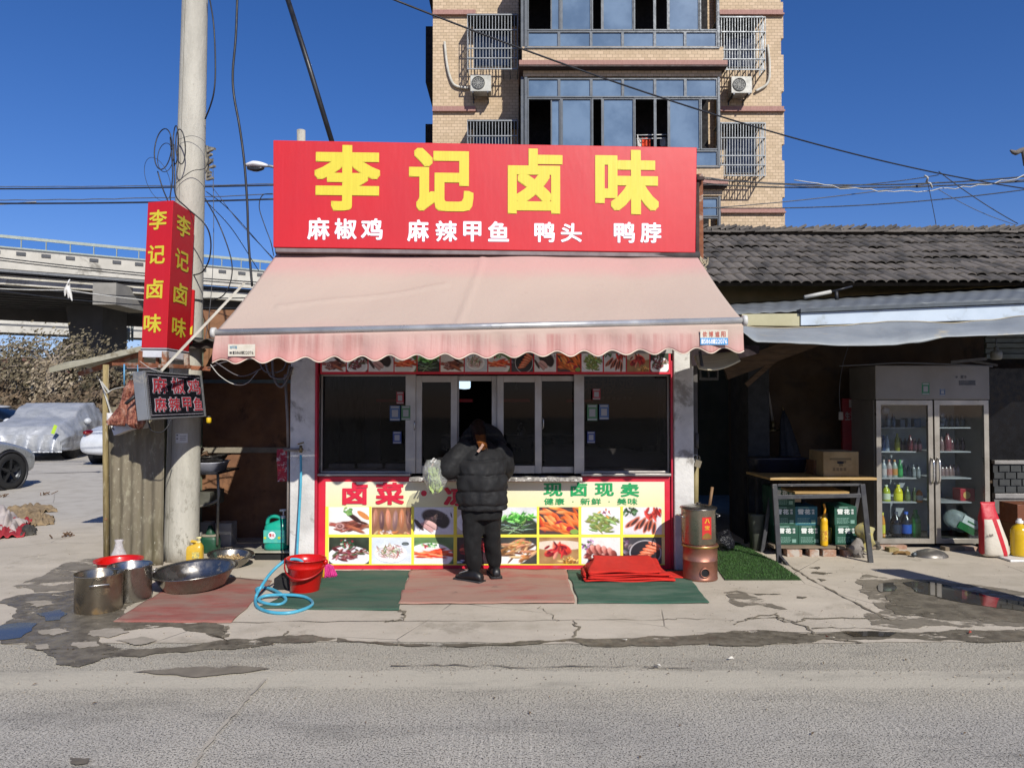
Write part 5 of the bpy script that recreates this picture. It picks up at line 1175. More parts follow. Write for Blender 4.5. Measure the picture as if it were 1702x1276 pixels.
tb = thing('white_tub', 'white plastic tub on the rack behind the pole', 'tub', P(345, 784, 7.85))
c = P(346, 784, 7.85); mb = MB(); mb.loft([ring(c, .14, .18, 28, p=4), ring(c + Vector((0, 0, .10)), .175, .21, 28, p=4), ring(c + Vector((0, 0, .112)), .19, .225, 28, p=4), ring(c + Vector((0, 0, .105)), .165, .2, 28, p=4), ring(c + Vector((0, 0, .01)), .13, .17, 28, p=4)]); mb.build('tub', mat('white tub plastic', '#b8b9c2', '#a3a4ae', .4), tb)
mSteel = mat('worn stainless steel', '#a9a6a0', '#8e8a83', .26, metal=.95, vs=5, bump=.12, bs=8, dirt='#6f6a60', ds=4, da=.6, bd=.02)
mSteelD = mat('sooty steel pan', '#6d6a66', '#4f4c49', .3, metal=.9, vs=5, dirt='#38342f', ds=4, da=.5)
def basin(name, label, c, r, h, m, rim=.02, tilt=(0, 0), bottom=.62, cat='basin'):
    t = thing(name, label, cat, c); M_ = Euler((tilt[0], tilt[1], 0)).to_matrix()
    pr = [(.001, 0), (r * bottom * .95, 0), (r * (bottom + .1), h * .12), (r * (.86), h * .5), (r * .97, h * .92), (r, h), (r + rim, h + .004), (r + rim, h - .004), (r + rim - .004, h - .004)]
    inner = [(r * .985, h * .985), (r * .955, h * .9), (r * .84, h * .48), (r * (bottom + .08), h * .13), (r * bottom * .9, .012), (.001, .012)]
    mb = MB(); mb.lathe(pr, c, 48, M=M_); mb.build('outside', m, t)
    mb = MB(); mb.lathe([(r + rim - .001, h + .0045)] + inner, c, 48, M=M_); mb.build('inside', m, t)
    return t
basin('steel_pan', 'dark steel pan lying on the white tub behind the pole', P(348, 769, 7.8), .19, .07, mSteelD, tilt=(0, R(-4)))
mb = MB(); mb.tube(smooth_path([P(337, 745, 7.65), P(330, 756, 7.6), P(345, 752, 7.6)]), .02, 7); o = mb.build('rag_bundle', mat('brown rag', '#6f5540', '#53402f', .9)); tag(o, 'small brown rag heaped on the dark steel pan', 'rag')
yl = thing('yellow_lamp', 'small yellow insect lamp hanging right of the LED sign', 'lamp', P(347, 697, 7.4)); mb = MB(); c = P(347, 703, 7.4); mb.lathe([(.001, 0), (.018, 0), (.024, .012), (.024, .045), (.018, .055), (.001, .055)], c, 14); mb.build('body', mat('yellow plastic', '#d8b51c', '#c7a417', .4), yl); mb = MB(); mb.lathe([(.001, -.012), (.012, -.01), (.018, -.001)], c, 12); mb.lathe([(.019, .056), (.02, .07), (.001, .072)], c, 12); mb.build('caps', mat('black grip', '#27272a'), yl)
cb = thing('concrete_block', 'grey concrete slab standing against the shed wall', 'block', P(375, 905, 8.2)); mb = MB(); mb.box(P(365, 0, 8.1).x, P(392, 0, 8.1).x, 8.1, 8.28, 0, Zp(869, 8.1)); mb.build('slab', mPlaster, cb, bevel=.01)
cb = thing('concrete_block', 'small pale concrete slab behind the green canister', 'block', P(345, 905, 8.2)); mb = MB(); mb.box(P(340, 0, 8.12).x, P(358, 0, 8.12).x, 8.12, 8.25, 0, Zp(868, 8.1)); mb.build('slab', mPlaster, cb, bevel=.01)
gc = thing('green_canister', 'dark green battered canister behind the yellow bottle', 'canister', G(349, 918)); c = G(349, 918); mb = MB()
mb.loft([ring(c + Vector((dx, 0, z)), rx, ry, 20, p=3.5) for z, rx, ry, dx in ((0, .085, .07, 0), (.02, .095, .08, 0), (.14, .09, .075, .005), (.17, .085, .07, 0), (.18, .05, .05, .01), (.23, .03, .03, .0), (.28, .012, .02, -.0))]); mb.build('body', mat('dark green plastic', '#1b4a34', '#143b29', .5, vs=9), gc)
mb = MB(); mb.loft([ring(c + Vector((0, 0, z)), rx, ry, 20, p=3.5) for z, rx, ry in ((.172, .09, .072), (.19, .08, .06))]); mb.build('pale_band', mat('whitish timber', '#8e8576'), gc)
# bottles with a pump
def pump_bottle(label, c, w, d, h, m, pump, handle_side=-1, lab=None):
    t = thing('detergent_bottle', label, 'bottle', c); mb = MB()
    mb.loft([ring(c + Vector((x * w, 0, z * h)), rx * w, ry * d, 24, p=3.2) for z, rx, ry, x in ((0, .44, .44, 0), (.02, .49, .49, 0), (.1, .5, .5, 0), (.5, .5, .5, 0), (.66, .5, .48, 0), (.74, .46, .42, .02), (.8, .3, .32, .14), (.86, .16, .22, .24), (.9, .1, .14, .26))])
    mb.build('body', m, t)
    s_ = handle_side; mb = MB(); mb.tube(smooth_path([c + Vector((s_ * w * .42, 0, h * .72)), c + Vector((s_ * w * .36, 0, h * .90)), c + Vector((s_ * w * .18, 0, h * .96)), c + Vector((w * .1, 0, h * .93)), c + Vector((w * .18, 0, h * .84))], 6), w * .085, 8); mb.build('handle', m, t)
    mb = MB(); x = w * .26; mb.tube([c + Vector((x, 0, h * .88)), c + Vector((x, 0, h * .98))], w * .1, 10); mb.tube([c + Vector((x, 0, h * .98)), c + Vector((x, 0, h * 1.13))], w * .03, 8); mb.tube([c + Vector((x - w * .15, 0, h * 1.13)), c + Vector((x + w * .12, 0, h * 1.15))], w * .05, 8); mb.build('pump', pump, t)
    return t
mWhiteP = mat('white plastic', '#d5d5d3', '#c5c5c3', .4)
c = G(323, 933) + Vector((0, 0, .003)); t = pump_bottle('small yellow pump bottle standing at the foot of the pole', c, .17, .10, .20, mat('yellow bottle plastic', '#c9a63a', '#b8952f', .35, vs=6), mat('pale yellow pump', '#d8cf9a', '#c9bf86', .4))
mb = MB(); mb.box(c.x + .0, c.x + .07, c.y - .058, c.y - .05, c.z + .04, c.z + .10); mb.build('label_patch', mat('yellow label', '#d9c25a', '#8f8f6a', .5, vs=60), t)
stl = thing('low_stand', 'dark slatted crate with a pale plate under the green jug', 'stand', P(455, 925, 7.9))
mb = MB(); q = G(455, 931, 0); mb.box(q.x - .19, q.x + .17, q.y + .0, q.y + .32, 0, .075); mb.build('crate', mat('black crate', '#1c1b1a', '#121212', .8), stl, bevel=.01)
mb = MB(); mb.box(q.x - .22, q.x + .18, q.y - .03, q.y + .3, .077, .092); mb.build('plate', mat('pale plate', '#a8a394', '#8f8a7b', .6), stl, bevel=.004)
c = Vector((q.x - .0, q.y + .1, .093)); mJug = mat('teal jug plastic', '#1b9e84', '#17907a', .3, vs=3)
t = pump_bottle('big teal detergent jug with a white pump on the low stand by the shop column', c, .235, .17, .335, mJug, mWhiteP)
pj = Plane(c + Vector((-.1175, -.09, 0)), (1, 0, 0), (0, 0, 1))
mb = MB(); pj.quad(mb, .012, .223, .075, .2, .0, .004); mb.build('label_patch', mat('jug label', '#3aa0a0', '#58b29a', .4, vs=16), t)
mb = MB(); mb.disc(pj.at(.095, .15, .0025), .036, 24, (0, -1, 0)); mb.build('label_disc', mWhitePrint, t)
mb = MB(); text(mb, pj, '强化', (.066, .133, .124, .168), .03, .004, .08, uv=True); mb.build('lettering', mat('red label ink', '#c0392f', '#b33228', .5), t)
mb = MB(); mb.disc(pj.at(.165, .125, .0025), .014, 14, (0, -1, 0)); mb.disc(pj.at(.028, .125, .0025), .013, 14, (0, -1, 0)); mb.build('fruit_marks', mat('yellow green mark', '#bcbf38', '#93ab34', .5), t)
# pots and basins on the ground
def pot(label, c, r, h, m, handles=True, lid=None, rot=0, name='stock_pot', cat='pot'):
    t = thing(name, label, cat, c); mb = MB(); mb.lathe([(.001, 0), (r * .97, 0), (r, .012), (r * 1.0, h * .97), (r * 1.035, h), (r * 1.045, h + .006), (r * 1.035, h + .01), (r * 1.0, h + .004)], c, 48); mb.build('outside', m, t)
    mb = MB(); mb.lathe([(r * 1.03, h + .0105), (r * .985, h - .002), (r * .98, .014), (.001, .013)], c, 48); mb.build('inside', m, t)
    if handles:
        for a in (rot, rot + math.pi):
            d = Vector((math.cos(a), math.sin(a), 0)); s_ = Vector((-d.y, d.x, 0)); b0 = c + d * r + Vector((0, 0, h * .78)); mb = MB()
            mb.tube(smooth_path([b0 + s_ * .055, b0 + s_ * .055 + d * .028 + Vector((0, 0, .012)), b0 - s_ * .055 + d * .028 + Vector((0, 0, .012)), b0 - s_ * .055], 4), .0055, 8); mb.build('handle', mHandle, t)
    return t
mBurnt = mat('burnt steel pot', '#a39b8b', '#84796a', .3, metal=.9, vs=2.4, bump=.2, bs=5, dirt='#7d6440', ds=2.2, da=.5, bd=.02)
c = G(143, 1014) ; c.y += 0; pot('brown stained old stock pot with a side handle, front left on the wet ground', G(143, 1024) + Vector((0, .165, 0)), .162, .27, mBurnt, rot=R(300))
pot('shiny tall stock pot behind the stained one', G(198, 1005) + Vector((0, .163, .003)), .157, .26, mSteel, rot=R(20))
basin('steel_basin', 'very large round stainless steel basin on the red mat', G(303, 990) + Vector((0, .24, .012)), .325, .15, mSteel, tilt=(R(3), R(-2.5)), bottom=.66)
bw = basin('steel_bowl', 'small steel bowl with peelings in it behind the big basin', G(369, 950) + Vector((0, .2, .003)), .19, .12, mSteel, tilt=(R(4), R(4)), bottom=.5)
fd = MB(); rr = random.Random(9); c = G(369, 950) + Vector((0, .2, .003))
fd.lathe([(.001, .08), (.08, .075), (.13, .05)], c, 18)
for i in range(90):
    a, r_ = rr.uniform(0, 6.28), .12 * rr.random() ** .5; q = c + Vector((r_ * math.cos(a), r_ * math.sin(a), .075 + rr.uniform(-.005, .022))); d = Vector((rr.uniform(-1, 1), rr.uniform(-1, 1), rr.uniform(-.2, .6))).normalized() * rr.uniform(.01, .028)
    fd.bar(q - d, q + d, .01, .004)
o = fd.build('vegetable_peelings', mat('vegetable peelings', '#c9b283', '#8d6a44', .8, vs=35)); tag(o, 'pale vegetable peelings heaped in the small steel bowl', 'peelings')
mRedPl = mat('red plastic', '#c4140f', '#b3110d', .3, vs=3, coat=.2)
basin('red_basin', 'red plastic basin behind the shiny stock pot', G(170, 975) + Vector((0, .26, .003)), .18, .17, mRedPl, bottom=.7)
bk = thing('plastic_bag', 'clear crumpled plastic bag lying in the red basin', 'bag', G(171, 975) + Vector((0, .3, .15)))
c = G(177, 960) + Vector((.0, .2, .13)); mb = MB(); mb.loft([[c + Vector((math.cos(k * .5236) * w * (1 + .5 * frac((k, z * 9, 1), 1)), math.sin(k * .5236) * w * .6, z + .02 * frac((k, z * 5, 4), 1))) for k in range(12)] for z, w in ((0, .09), (.04, .07), (.09, .045), (.14, .03), (.17, .04))]); mb.build('bag', mat('clear film', '#e8e4e6', '#d8d4d8', .15, alpha=.35, bump=1, bs=30), bk)
# red bucket
c = G(498, 991) + Vector((0, .15, .006)); bu = thing('bucket', 'bright red plastic bucket with a dark handle in front of the shop column', 'bucket', c)
r0, r1, h = .115, .155, .27; tl = Euler((0, R(2), 0)).to_matrix()
mb = MB(); mb.lathe([(.001, 0), (r0 * .96, 0), (r0, .01), (r1 * .93, h * .72), (r1 * .97, h * .74), (r1 * .97, h * .79), (r1 * .965, h * .8), (r1, h * .985), (r1 * 1.05, h * .985), (r1 * 1.05, h), (r1 * .99, h), (r1 * .94, h * .78), (r0 * .95, .012), (.001, .012)], c, 48, M=tl); mb.build('pail', mRedPl, bu)
hp = [c + tl @ Vector((math.cos(a) * r1 * 1.07, -abs(math.sin(a)) * r1 * 1.15, h * .9 - .11 * math.sin(a))) for a in [math.pi * (1 - i / 24) for i in range(25)]]
mb = MB(); mb.tube(hp, [.006 + .005 * math.exp(-((i - 12) / 4) ** 2) for i in range(25)], 8); mb.build('handle', mat('darker red plastic', '#8e1512', '#a01612', .35), bu)
for a in (0, math.pi):
    mb = MB(); q = c + tl @ Vector((math.cos(a) * r1 * 1.03, 0, h * .9)); mb.sphere(q, .022, (1, 1, 1.1), 12, 8); mb.build('handle_lug', mRedPl, bu)
# pink broom head behind it
br = thing('broom', 'pink and yellow bristled broom head lying behind the red bucket', 'broom', G(545, 960)); c = G(537, 950)
bw_ = [];
for nm, cc, lo, hi in (('yellow_bristles', '#dfae2a', 0, .28), ('pink_bristles', '#e0439c', .28, 1)):
    mb = MB(); rr = random.Random(3)
    for i in range(int(260 * (hi - lo))):
        t_ = rr.uniform(lo, hi); a = c + Vector((-.01 + .03 * t_, -.0 + rr.uniform(-.02, .03), .085 - .02 * t_ + rr.uniform(-.012, .012))); e = G(531 + 29 * t_, 963 - 2.5 * t_, 0) + Vector((0, rr.uniform(-.02, .05), .012 + rr.uniform(0, .02)))
        m_ = a.lerp(e, .45) + Vector((.022 * t_, 0, .022)); mb.tube([a, m_, e], [.0028, .0024, .002], 3, cap=False)
    mb.build(nm, mat(nm, cc, cc, .5), br)
mb = MB(); mb.tube([c + Vector((-.03, .02, .085)), c + Vector((.03, .02, .08))], .02, 8); mb.build('head', mat('pink plastic', '#cf3a8c', '#bf347f', .4), br)
sb = thing('broom_stick', 'thin brown wooden stick leaning on the timber post', 'stick', G(158, 922)); mb = MB(); mb.tube([G(158, 925) + Vector((0, .3, 0)), P(176, 862, 7.05)], .014, 8); mb.build('stick', mat('brown stick', '#6d5238', '#856545', .7, stretch=(5, 5, 1)), sb)
# dark rubbish by the bucket
mb = MB(); c = G(470, 985); mb.box(c.x - .1, c.x + .05, c.y + .08, c.y + .3, .0, .1); o = mb.build('small_crate', mat('black crate', '#1c1b1a'), bevel=.01); tag(o, 'small dark crate half hidden left of the red bucket', 'crate')
# ================================================================== RIGHT: OLD TILED HOUSE, TARP, GROCERY STALL
hs2 = thing('tiled_house', 'low old house with a dark grey tiled roof right of the shop', 'house', (5, 8.9, 0))
XW0, XW1 = X7(1152), 11.5
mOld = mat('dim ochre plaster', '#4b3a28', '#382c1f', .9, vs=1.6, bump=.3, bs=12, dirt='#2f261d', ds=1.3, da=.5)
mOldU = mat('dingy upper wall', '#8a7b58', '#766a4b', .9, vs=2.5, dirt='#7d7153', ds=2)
XD = Xp(1232, 8.6)
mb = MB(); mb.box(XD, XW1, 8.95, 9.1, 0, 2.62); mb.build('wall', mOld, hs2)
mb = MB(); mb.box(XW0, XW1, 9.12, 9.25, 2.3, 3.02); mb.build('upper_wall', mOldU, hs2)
mb = MB(); mb.box(XW0 - .02, XW0 + .06, 7.3, 9.1, 0, 2.6); mb.build('side_wall', mPlaster, hs2)
mb = MB(); mb.box(XD - .02, XD + .22, 8.3, 8.95, 0, 2.4); mb.build('door_jamb', mat('dark stone jamb', '#2c2d2e', '#212222', .85, vs=5, bump=.5), hs2, bevel=.01)
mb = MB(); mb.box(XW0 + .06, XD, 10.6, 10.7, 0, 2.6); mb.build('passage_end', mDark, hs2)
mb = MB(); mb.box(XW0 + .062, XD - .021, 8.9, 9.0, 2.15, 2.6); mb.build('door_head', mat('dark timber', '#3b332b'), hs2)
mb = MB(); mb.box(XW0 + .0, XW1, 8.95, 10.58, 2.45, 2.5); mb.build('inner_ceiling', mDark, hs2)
# roof: individual clay tiles
EAVE, RIDGE = Vector((XW0 + .05, 8.45, Zp(472, 8.45))), Vector((XW0 + .05, 10.6, Zp(392, 10.6)))
sl_ = RIDGE - EAVE; SL = sl_.length; sd = sl_.normalized(); nn = Vector((0, -sd.z, sd.y))
def tile_mat():
    b = NB('dark grey clay tile'); oi = b.n('ObjectInfo'); n = b.noise(9, 6, .7); n2 = b.noise(45, 4, .7)
    c = b.mix(b.ramp(n, .35, .7), lin('#403d3a'), lin('#55504b')); c = b.mix(b.ramp(oi.outputs['Random'], 0, 1, 0, .75), c, lin('#6f6861')); c = b.mix(b.ramp(n2, .6, .75, 0, .6), c, lin('#38352f'))
    c = b.mix(b.ramp(b.noise(4, 6, .7), .62, .75, 0, .5), c, lin('#77706a'))
    return b.out(c, .85, 0, b.bump(n2, .5, .006))
mTile = tile_mat()
NR, TW = 9, .235
EX = SL / NR
def tile_mesh(seed):
    rr = random.Random(seed); mb = MB(); L = EX * 1.28; n = 12; prof = []
    for i in range(n + 1):
        u = i / n; prof.append((u * (TW + .012), .03 * abs(math.sin(u * math.pi * 2)) ** .6 + (.012 if i in (0,) else 0)))
    up = []; dn = []
    for v in (0, 1):
        for x, z in prof:
            q = Vector((x, 0, 0)) + sd * (L * v) + nn * (z + .03 * (1 - v) + .001); up.append(q)
    for v in (0, 1):
        for x, z in prof: dn.append(Vector((x, 0, 0)) + sd * (L * v) + nn * (z + .03 * (1 - v) - .015))
    vs = up + dn; k = n + 1; fs = [(i, i + 1, k + i + 1, k + i) for i in range(n)] + [(2 * k + i + 1, 2 * k + i, i, i + 1) for i in range(n)]
    fs += [(2 * k, 0, k, 3 * k), (n, 2 * k + n, 3 * k + n, k + n)]
    mb.add(vs, fs, False); return mb.mesh('tile')
tiles = [tile_mesh(i) for i in range(2)]
for me in tiles: me.materials.append(mTile)
rr = random.Random(17); wl_ = world_loc(hs2)
cnt = 0; far_tiles = MB()
for r_ in range(NR):
    for k in range(int((XW1 - XW0) / TW) + 1):
        x = XW0 + .05 + k * TW - (TW / 2 if r_ % 2 else 0) + rr.uniform(-.008, .008)
        p = Vector((x, EAVE.y, EAVE.z)) + sd * (r_ * EX + rr.uniform(-.012, .012) + .03 * frac((x, r_ * .3, 0), .7)) + nn * (.0 + .02 * frac((x * .8, r_, 2), 1))
        q_ = p; px_ = 851 + q_.x / q_.y * F
        if px_ > 1745: continue
        o = bpy.data.objects.new('tile', tiles[cnt % 2]); COL.objects.link(o); o.parent = hs2; o.location = p - wl_
        o.rotation_euler = (rr.uniform(-.035, .035), rr.uniform(-.03, .03), rr.uniform(-.05, .05)); cnt += 1
mb = MB(); e0 = EAVE - nn * .03 + sd * .16; r0_ = RIDGE - nn * .03
mb.poly([e0, Vector((XW1, e0.y, e0.z)), Vector((XW1, r0_.y, r0_.z)), r0_], -.04, nn); mb.build('roof_boards', mat('dark timber', '#3b332b'), hs2)
mb = MB(); mb.poly([r0_ + Vector((0, .05, 0)), Vector((XW1, r0_.y + .05, r0_.z)), Vector((XW1, 12.8, 2.6)), Vector((r0_.x, 12.8, 2.6))], -.04, (0, .5, .85)); mb.build('rear_roof', mTile, hs2)
mb = MB(); mb.box(XW1 - .15, XW1, 9.3, 12.6, 0, 2.6); mb.box(XW0, XW1, 12.5, 12.65, 0, 2.65); tag(mb.build('rear_walls', mOldU, hs2), kind='stuff')
# ridge: thin tiles set on edge, leaning
rt = MB(); rr = random.Random(6); x = XW0 + .02; mb1 = MB()
rtm = MB(); rtm.box(-.013, .013, -.1, .1, 0, .17); rme = rtm.mesh('ridge_tile'); rme.materials.append(mTile)
rz = RIDGE.z + .07
mb = MB(); mb.box(XW0 + .05, XW1, RIDGE.y - .09, RIDGE.y + .11, RIDGE.z - .02, rz); mb.build('ridge_bed', mTile, hs2)
k = 0
while x < 7.8:
    lean = R(72 + rr.uniform(-7, 6)) * (1 if True else -1)
    o = bpy.data.objects.new('ridge_tile', rme); COL.objects.link(o); o.parent = hs2
    o.location = Vector((x, RIDGE.y + rr.uniform(-.015, .015), rz - .005 + .03 * frac((x, 0, 0), 1.2))) - wl_
    o.rotation_euler = (rr.uniform(-.08, .08), lean, rr.uniform(-.12, .12)); o.scale = (1.25, 1, rr.uniform(.75, 1.0)); x += rr.uniform(.055, .085); k += 1
# second course of flat tiles under it
for i in range(34):
    o = bpy.data.objects.new('ridge_tile', rme); COL.objects.link(o); o.parent = hs2
    o.location = Vector((XW0 + .1 + i * .2, RIDGE.y - .11, RIDGE.z + .03)) - wl_; o.rotation_euler = (0, R(90 + rr.uniform(-4, 4)), rr.uniform(-.05, .05)); o.scale = (1.1, .8, 1.5)
# eave ornament at the right edge
orn = thing('roof_ornament', 'dark curled roof end ornament at the right edge of the view', 'roof ornament', P(1700, 262, 14))
mb = MB(); mb.tube(smooth_path([P(1679, 250, 14), P(1688, 254, 14), P(1698, 250, 14), P(1730, 240, 14)]), [.015, .02, .025, .03, .035, .04, .04, .04, .05, .05, .05, .05, .05, .05, .05, .05, .05, .05, .05, .05, .05, .05, .05, .05, .05], 6) if 1 else ([.02, .08, .08, .08, .08, .08, .08, .08, .08, .08, .08, .08, .08, .08, .08, .08, .08, .08, .08], 6) ; mb.tube([P(1702, 250, 14), P(1706, 275, 14)], .05, 6); mb.build('curl', mTile, orn)
mb = MB(); mb.box(P(1706, 270, 14).x, P(1800, 270, 14).x, 13.9, 14.05, P(1706, 275, 14).z - .2, P(1706, 262, 14).z); mb.build('ridge_end', mTile, orn)
# pale plastic tube and plug under the eave
pt = thing('white_tube_lamp', 'short bare white tube lamp hanging under the eave of the tiled house', 'lamp', P(1360, 492, 8.4)); mb = MB(); mb.tube([P(1337, 494, 8.4), P(1381, 485, 8.4)], .022, 8); mb.build('tube', mWhiteC, pt)
mb = MB(); mb.tube(smooth_path([P(1381, 485, 8.4), P(1400, 480, 8.35), P(1416, 476, 8.4)]), .012, 6); mb.tube([P(1390, 484, 8.38), P(1391, 500, 8.38)], .02, 6); mb.build('socket', mBlackC, pt)
# lower canopy: boards, gutter, tarpaulin
cp = thing('stall_canopy', 'sheet roof with a pale blue gutter board over the stall right of the shop', 'canopy', P(1450, 500, 7))
mRoofB = mat('bluish roof sheet', '#6c7072', '#5f6365', .6, metal=.1, vs=3, dirt='#8b8f8c', ds=3)
f0, f1 = P(1160, 524, 6.6), P(1780, 497, 6.6); b0_, b1_ = P(1165, 507, 9.1), P(1780, 470, 9.1); f2 = f1 + (f1 - f0) * .25; b2_ = b1_ + (b1_ - b0_) * .3  # left end of the roof added unseen behind the awning to shade the column
mb = MB(); mb.grid(lambda u, v: f0.lerp(f2, u).lerp(b0_.lerp(b2_, u), v) + Vector((0, 0, .004 * math.sin(u * 190))), 200, 4); o = mb.build('roof_sheet', mRoofB, cp); m = o.modifiers.new('t', 'SOLIDIFY'); m.thickness = .006
mb = MB(); mb.poly([P(1331, 520, 6.55), P(1800, 501, 6.55), P(1800, 527, 6.55), P(1331, 541, 6.55)], .05, (0, 1, 0)); mb.build('gutter_board', mat('pale blue board', '#b4c0cc', '#a6b3c0', .5, vs=2, dirt='#9aa3a8', ds=4), cp, bevel=.004)
mb = MB(); mb.poly([P(1331, 513, 6.52), P(1800, 494, 6.52), P(1800, 499.5, 6.52), P(1331, 519, 6.52)], .16, (0, 1, 0)); mb.build('drip_edge', mat('dark zinc', '#50565b', '#42474c', .5, metal=.4), cp)
mb = MB(); mb.poly([P(1233, 522, 6.56), P(1329, 521, 6.56), P(1329, 542, 6.56), P(1233, 541, 6.56)], .045, (0, 1, 0)); mb.build('beige_board', mat('beige board', '#aca787', '#9b9675', .6, vs=2, dirt='#8a5a33', ds=6, da=.66), cp, bevel=.003)
mb = MB(); mb.bar(P(1205, 618, 7.6), P(1362, 560, 7.6), .05, .16); mb.build('slanting_beam', mat('dim brown beam', '#5e4a36', '#4a3a2b', .85, stretch=(1, 6, 6)), cp)
mb = MB(); mb.bar(P(1290, 596, 7.9), P(1240, 640, 7.9), .03, .05); mb.build('beam_end', MATS['dim brown beam'], cp)
tp = thing('tarpaulin', 'grey blue tarpaulin sagging under the gutter over the stall', 'tarpaulin', P(1450, 560, 5.8))
xs_ = [1185, 1212, 1227, 1260, 1300, 1340, 1400, 1440, 1480, 1520, 1580, 1640, 1702, 1760]; tops = [541, 541, 541, 545, 546, 545, 542, 538, 535, 535, 538, 533, 526, 520]; bots = [572, 565, 550, 569, 570, 572, 575, 575, 574, 570, 560, 558, 556, 553]  # leftmost stretch of tarpaulin added unseen behind the valance, shading the shop column
def ip(a, x): 
    for i in range(len(xs_) - 1):
        if x <= xs_[i + 1]:
            t_ = (x - xs_[i]) / (xs_[i + 1] - xs_[i]); t_ = t_ * t_ * (3 - 2 * t_); return a[i] + (a[i + 1] - a[i]) * t_
    return a[-1]
def tpf(u, v):
    x = 1185 + (1790 - 1185) * u; y = ip(tops, x) * (1 - v) + ip(bots, x) * v
    return P(x, y, 6.42 - .72 * math.sin(v * 1.5) ** .8 + .06 * math.sin(u * 18) * (1 - v) + .03 * frac((u * 12, v * 2, 0), 1))
mTarp = mat('grey blue tarpaulin', '#7f8486', '#8e9395', .55, vs=2, bump=.4, bs=5, dirt='#a9a18c', ds=3, da=.6, bd=.03)
mb = MB(); mb.grid(tpf, 140, 14); o = mb.build('sheet', mTarp, tp); m = o.modifiers.new('t', 'SOLIDIFY'); m.thickness = .004
mb = MB(); mb.tube([tpf(i / 140, 0) + Vector((0, 0, .003)) for i in range(141)], .007, 5); mb.build('frayed_edge', mat('frayed cream edge', '#b3a78c', '#94896f', .9), tp)
# awning's spare flap at the right
fl = thing('beige_flap', 'folded beige plastic flap under the right end of the awning', 'flap', P(1185, 600, 6.4)); mb = MB()
mb.grid(lambda u, v: P(1153 + 70 * u + 8 * v, 588 + (4 - 6 * u) + (26 * v) * (.55 + .45 * math.sin(math.pi * min(1, u * .8 + .2))), 6.3 - .25 * v), 16, 8); o = mb.build('flap', mat('yellowed plastic', '#cfc7ad', '#b8b096', .6, vs=4, stretch=(1, 8, 1)), fl); m = o.modifiers.new('t', 'SOLIDIFY'); m.thickness = .01
mb = MB(); mb.bar(P(1163, 583, 6.1), P(1167, 610, 6.1), .02, .02); mb.build('strap', mBlackC, fl)
dk = thing('dark_cloth_flap', 'dark maroon cloth hanging behind the right awning end', 'cloth', P(1240, 590, 6.9)); mb = MB(); mb.grid(lambda u, v: P(1150 + 112 * u, 560 + (34 - 8 * u) * v * (1 - .5 * u * u) + 14, 6.9 + .1 * math.sin(u * 6)), 14, 5); mb.build('cloth', mat('dark maroon cloth', '#2b1c22', '#1e1418', .9), dk)
# post with padlocks beside the passage
gp = thing('gate_post', 'old bamboo and steel post with two padlocks beside the dark passage', 'post', P(1157, 850, 7.05))
mb = MB(); mb.tube([P(1156, 860, 7.05), P(1157, 762, 7.05)], .026, 10); mb.build('lower_tube', mat('yellowed tube', '#8d7f58', '#75693f', .6, vs=5), gp)
mb = MB(); mb.box(X7(1152), X7(1164), 7.1, 7.2, Z7(760), Z7(585)); mb.build('upper_post', mat('dim steel post', '#4a4543', '#38332f', .6), gp, bevel=.003)
for k, (x, y, m_) in enumerate(((1156, 768, mWhiteC), (1160, 770, mat('dull padlock', '#7d7462', '#655d4e', .5, metal=.5)))):
    mb = MB(); c = P(x, y, 6.98 - .02 * k); mb.box(c.x - .028, c.x + .028, c.y - .01, c.y + .012, c.z - .035, c.z + .03, Matrix.Translation(c) @ Matrix.Rotation(R(18), 4, 'Y') @ Matrix.Translation(-c)); mb.tube(smooth_path([c + Vector((-.018, 0, .03)), c + Vector((-.014, 0, .065)), c + Vector((.014, 0, .065)), c + Vector((.018, 0, .03))]), .005, 6); mb.build('padlock', m_, gp)
mb = MB(); mb.tube([P(1158, 744, 7.0), P(1158, 720, 7.02)], .02, 8); mb.build('latch', mat('dim steel post', '#4a4543'), gp)
wv = thing('wall_vent', 'small dim window frame high in the passage right of the shop', 'window', P(1175, 633, 8)); mb = MB()
x0, x1, z0, z1 = Xp(1163, 8), Xp(1195, 8), Zp(632, 8), Zp(612, 8)
for a in ((x0, x0 + .02, z0, z1), (x1 - .02, x1, z0, z1)): mb.box(a[0], a[1], 8, 8.04, a[2], a[3])
mb.box(x0 + .02, x1 - .02, 8, 8.04, z0, z0 + .03); mb.box(x0 + .02, x1 - .02, 8, 8.04, z1 - .02, z1); mb.box((x0 + x1) / 2 - .008, (x0 + x1) / 2 + .008, 8.01, 8.03, z0 + .03, z1 - .02); mb.build('frame', mat('dim white frame', '#55524f', '#45423f', .6), wv)

# ---------------------------------------------------------------- steamer on the copper stove
c = G(1171, 968) + Vector((0, .15, .003)); sv = thing('copper_stove', 'round copper coloured stove with an air hole, standing by the passage', 'stove', c)
mCop = mat('dull copper sheet', '#a97868', '#93634f', .42, metal=.75, vs=4, dirt='#6d4a3a', ds=4, da=.55, bump=.15, bs=6)
hS = Zp(903, c.y) ; r_ = .148
mb = MB(); mb.lathe([(.001, 0), (r_, 0), (r_ + .003, .01), (r_ + .003, .02), (r_, .024), (r_, hS * .55), (r_ + .003, hS * .56), (r_, hS * .57), (r_, hS * .93), (r_ + .006, hS * .94), (r_ + .008, hS * .97), (r_ + .004, hS), (.001, hS)], c, 48); mb.build('body', mCop, sv)
mb = MB(); mb.lathe([(r_ + .009, hS * .93), (r_ + .012, hS * .955), (r_ + .009, hS * .98)], c, 48); mb.build('brass_ring', mat('brass rim', '#a58a4a', '#8d7538', .35, metal=.8), sv)
hd = Vector((.03, -.9995, 0)).normalized(); hc = c + hd * r_ + Vector((0, 0, .08))
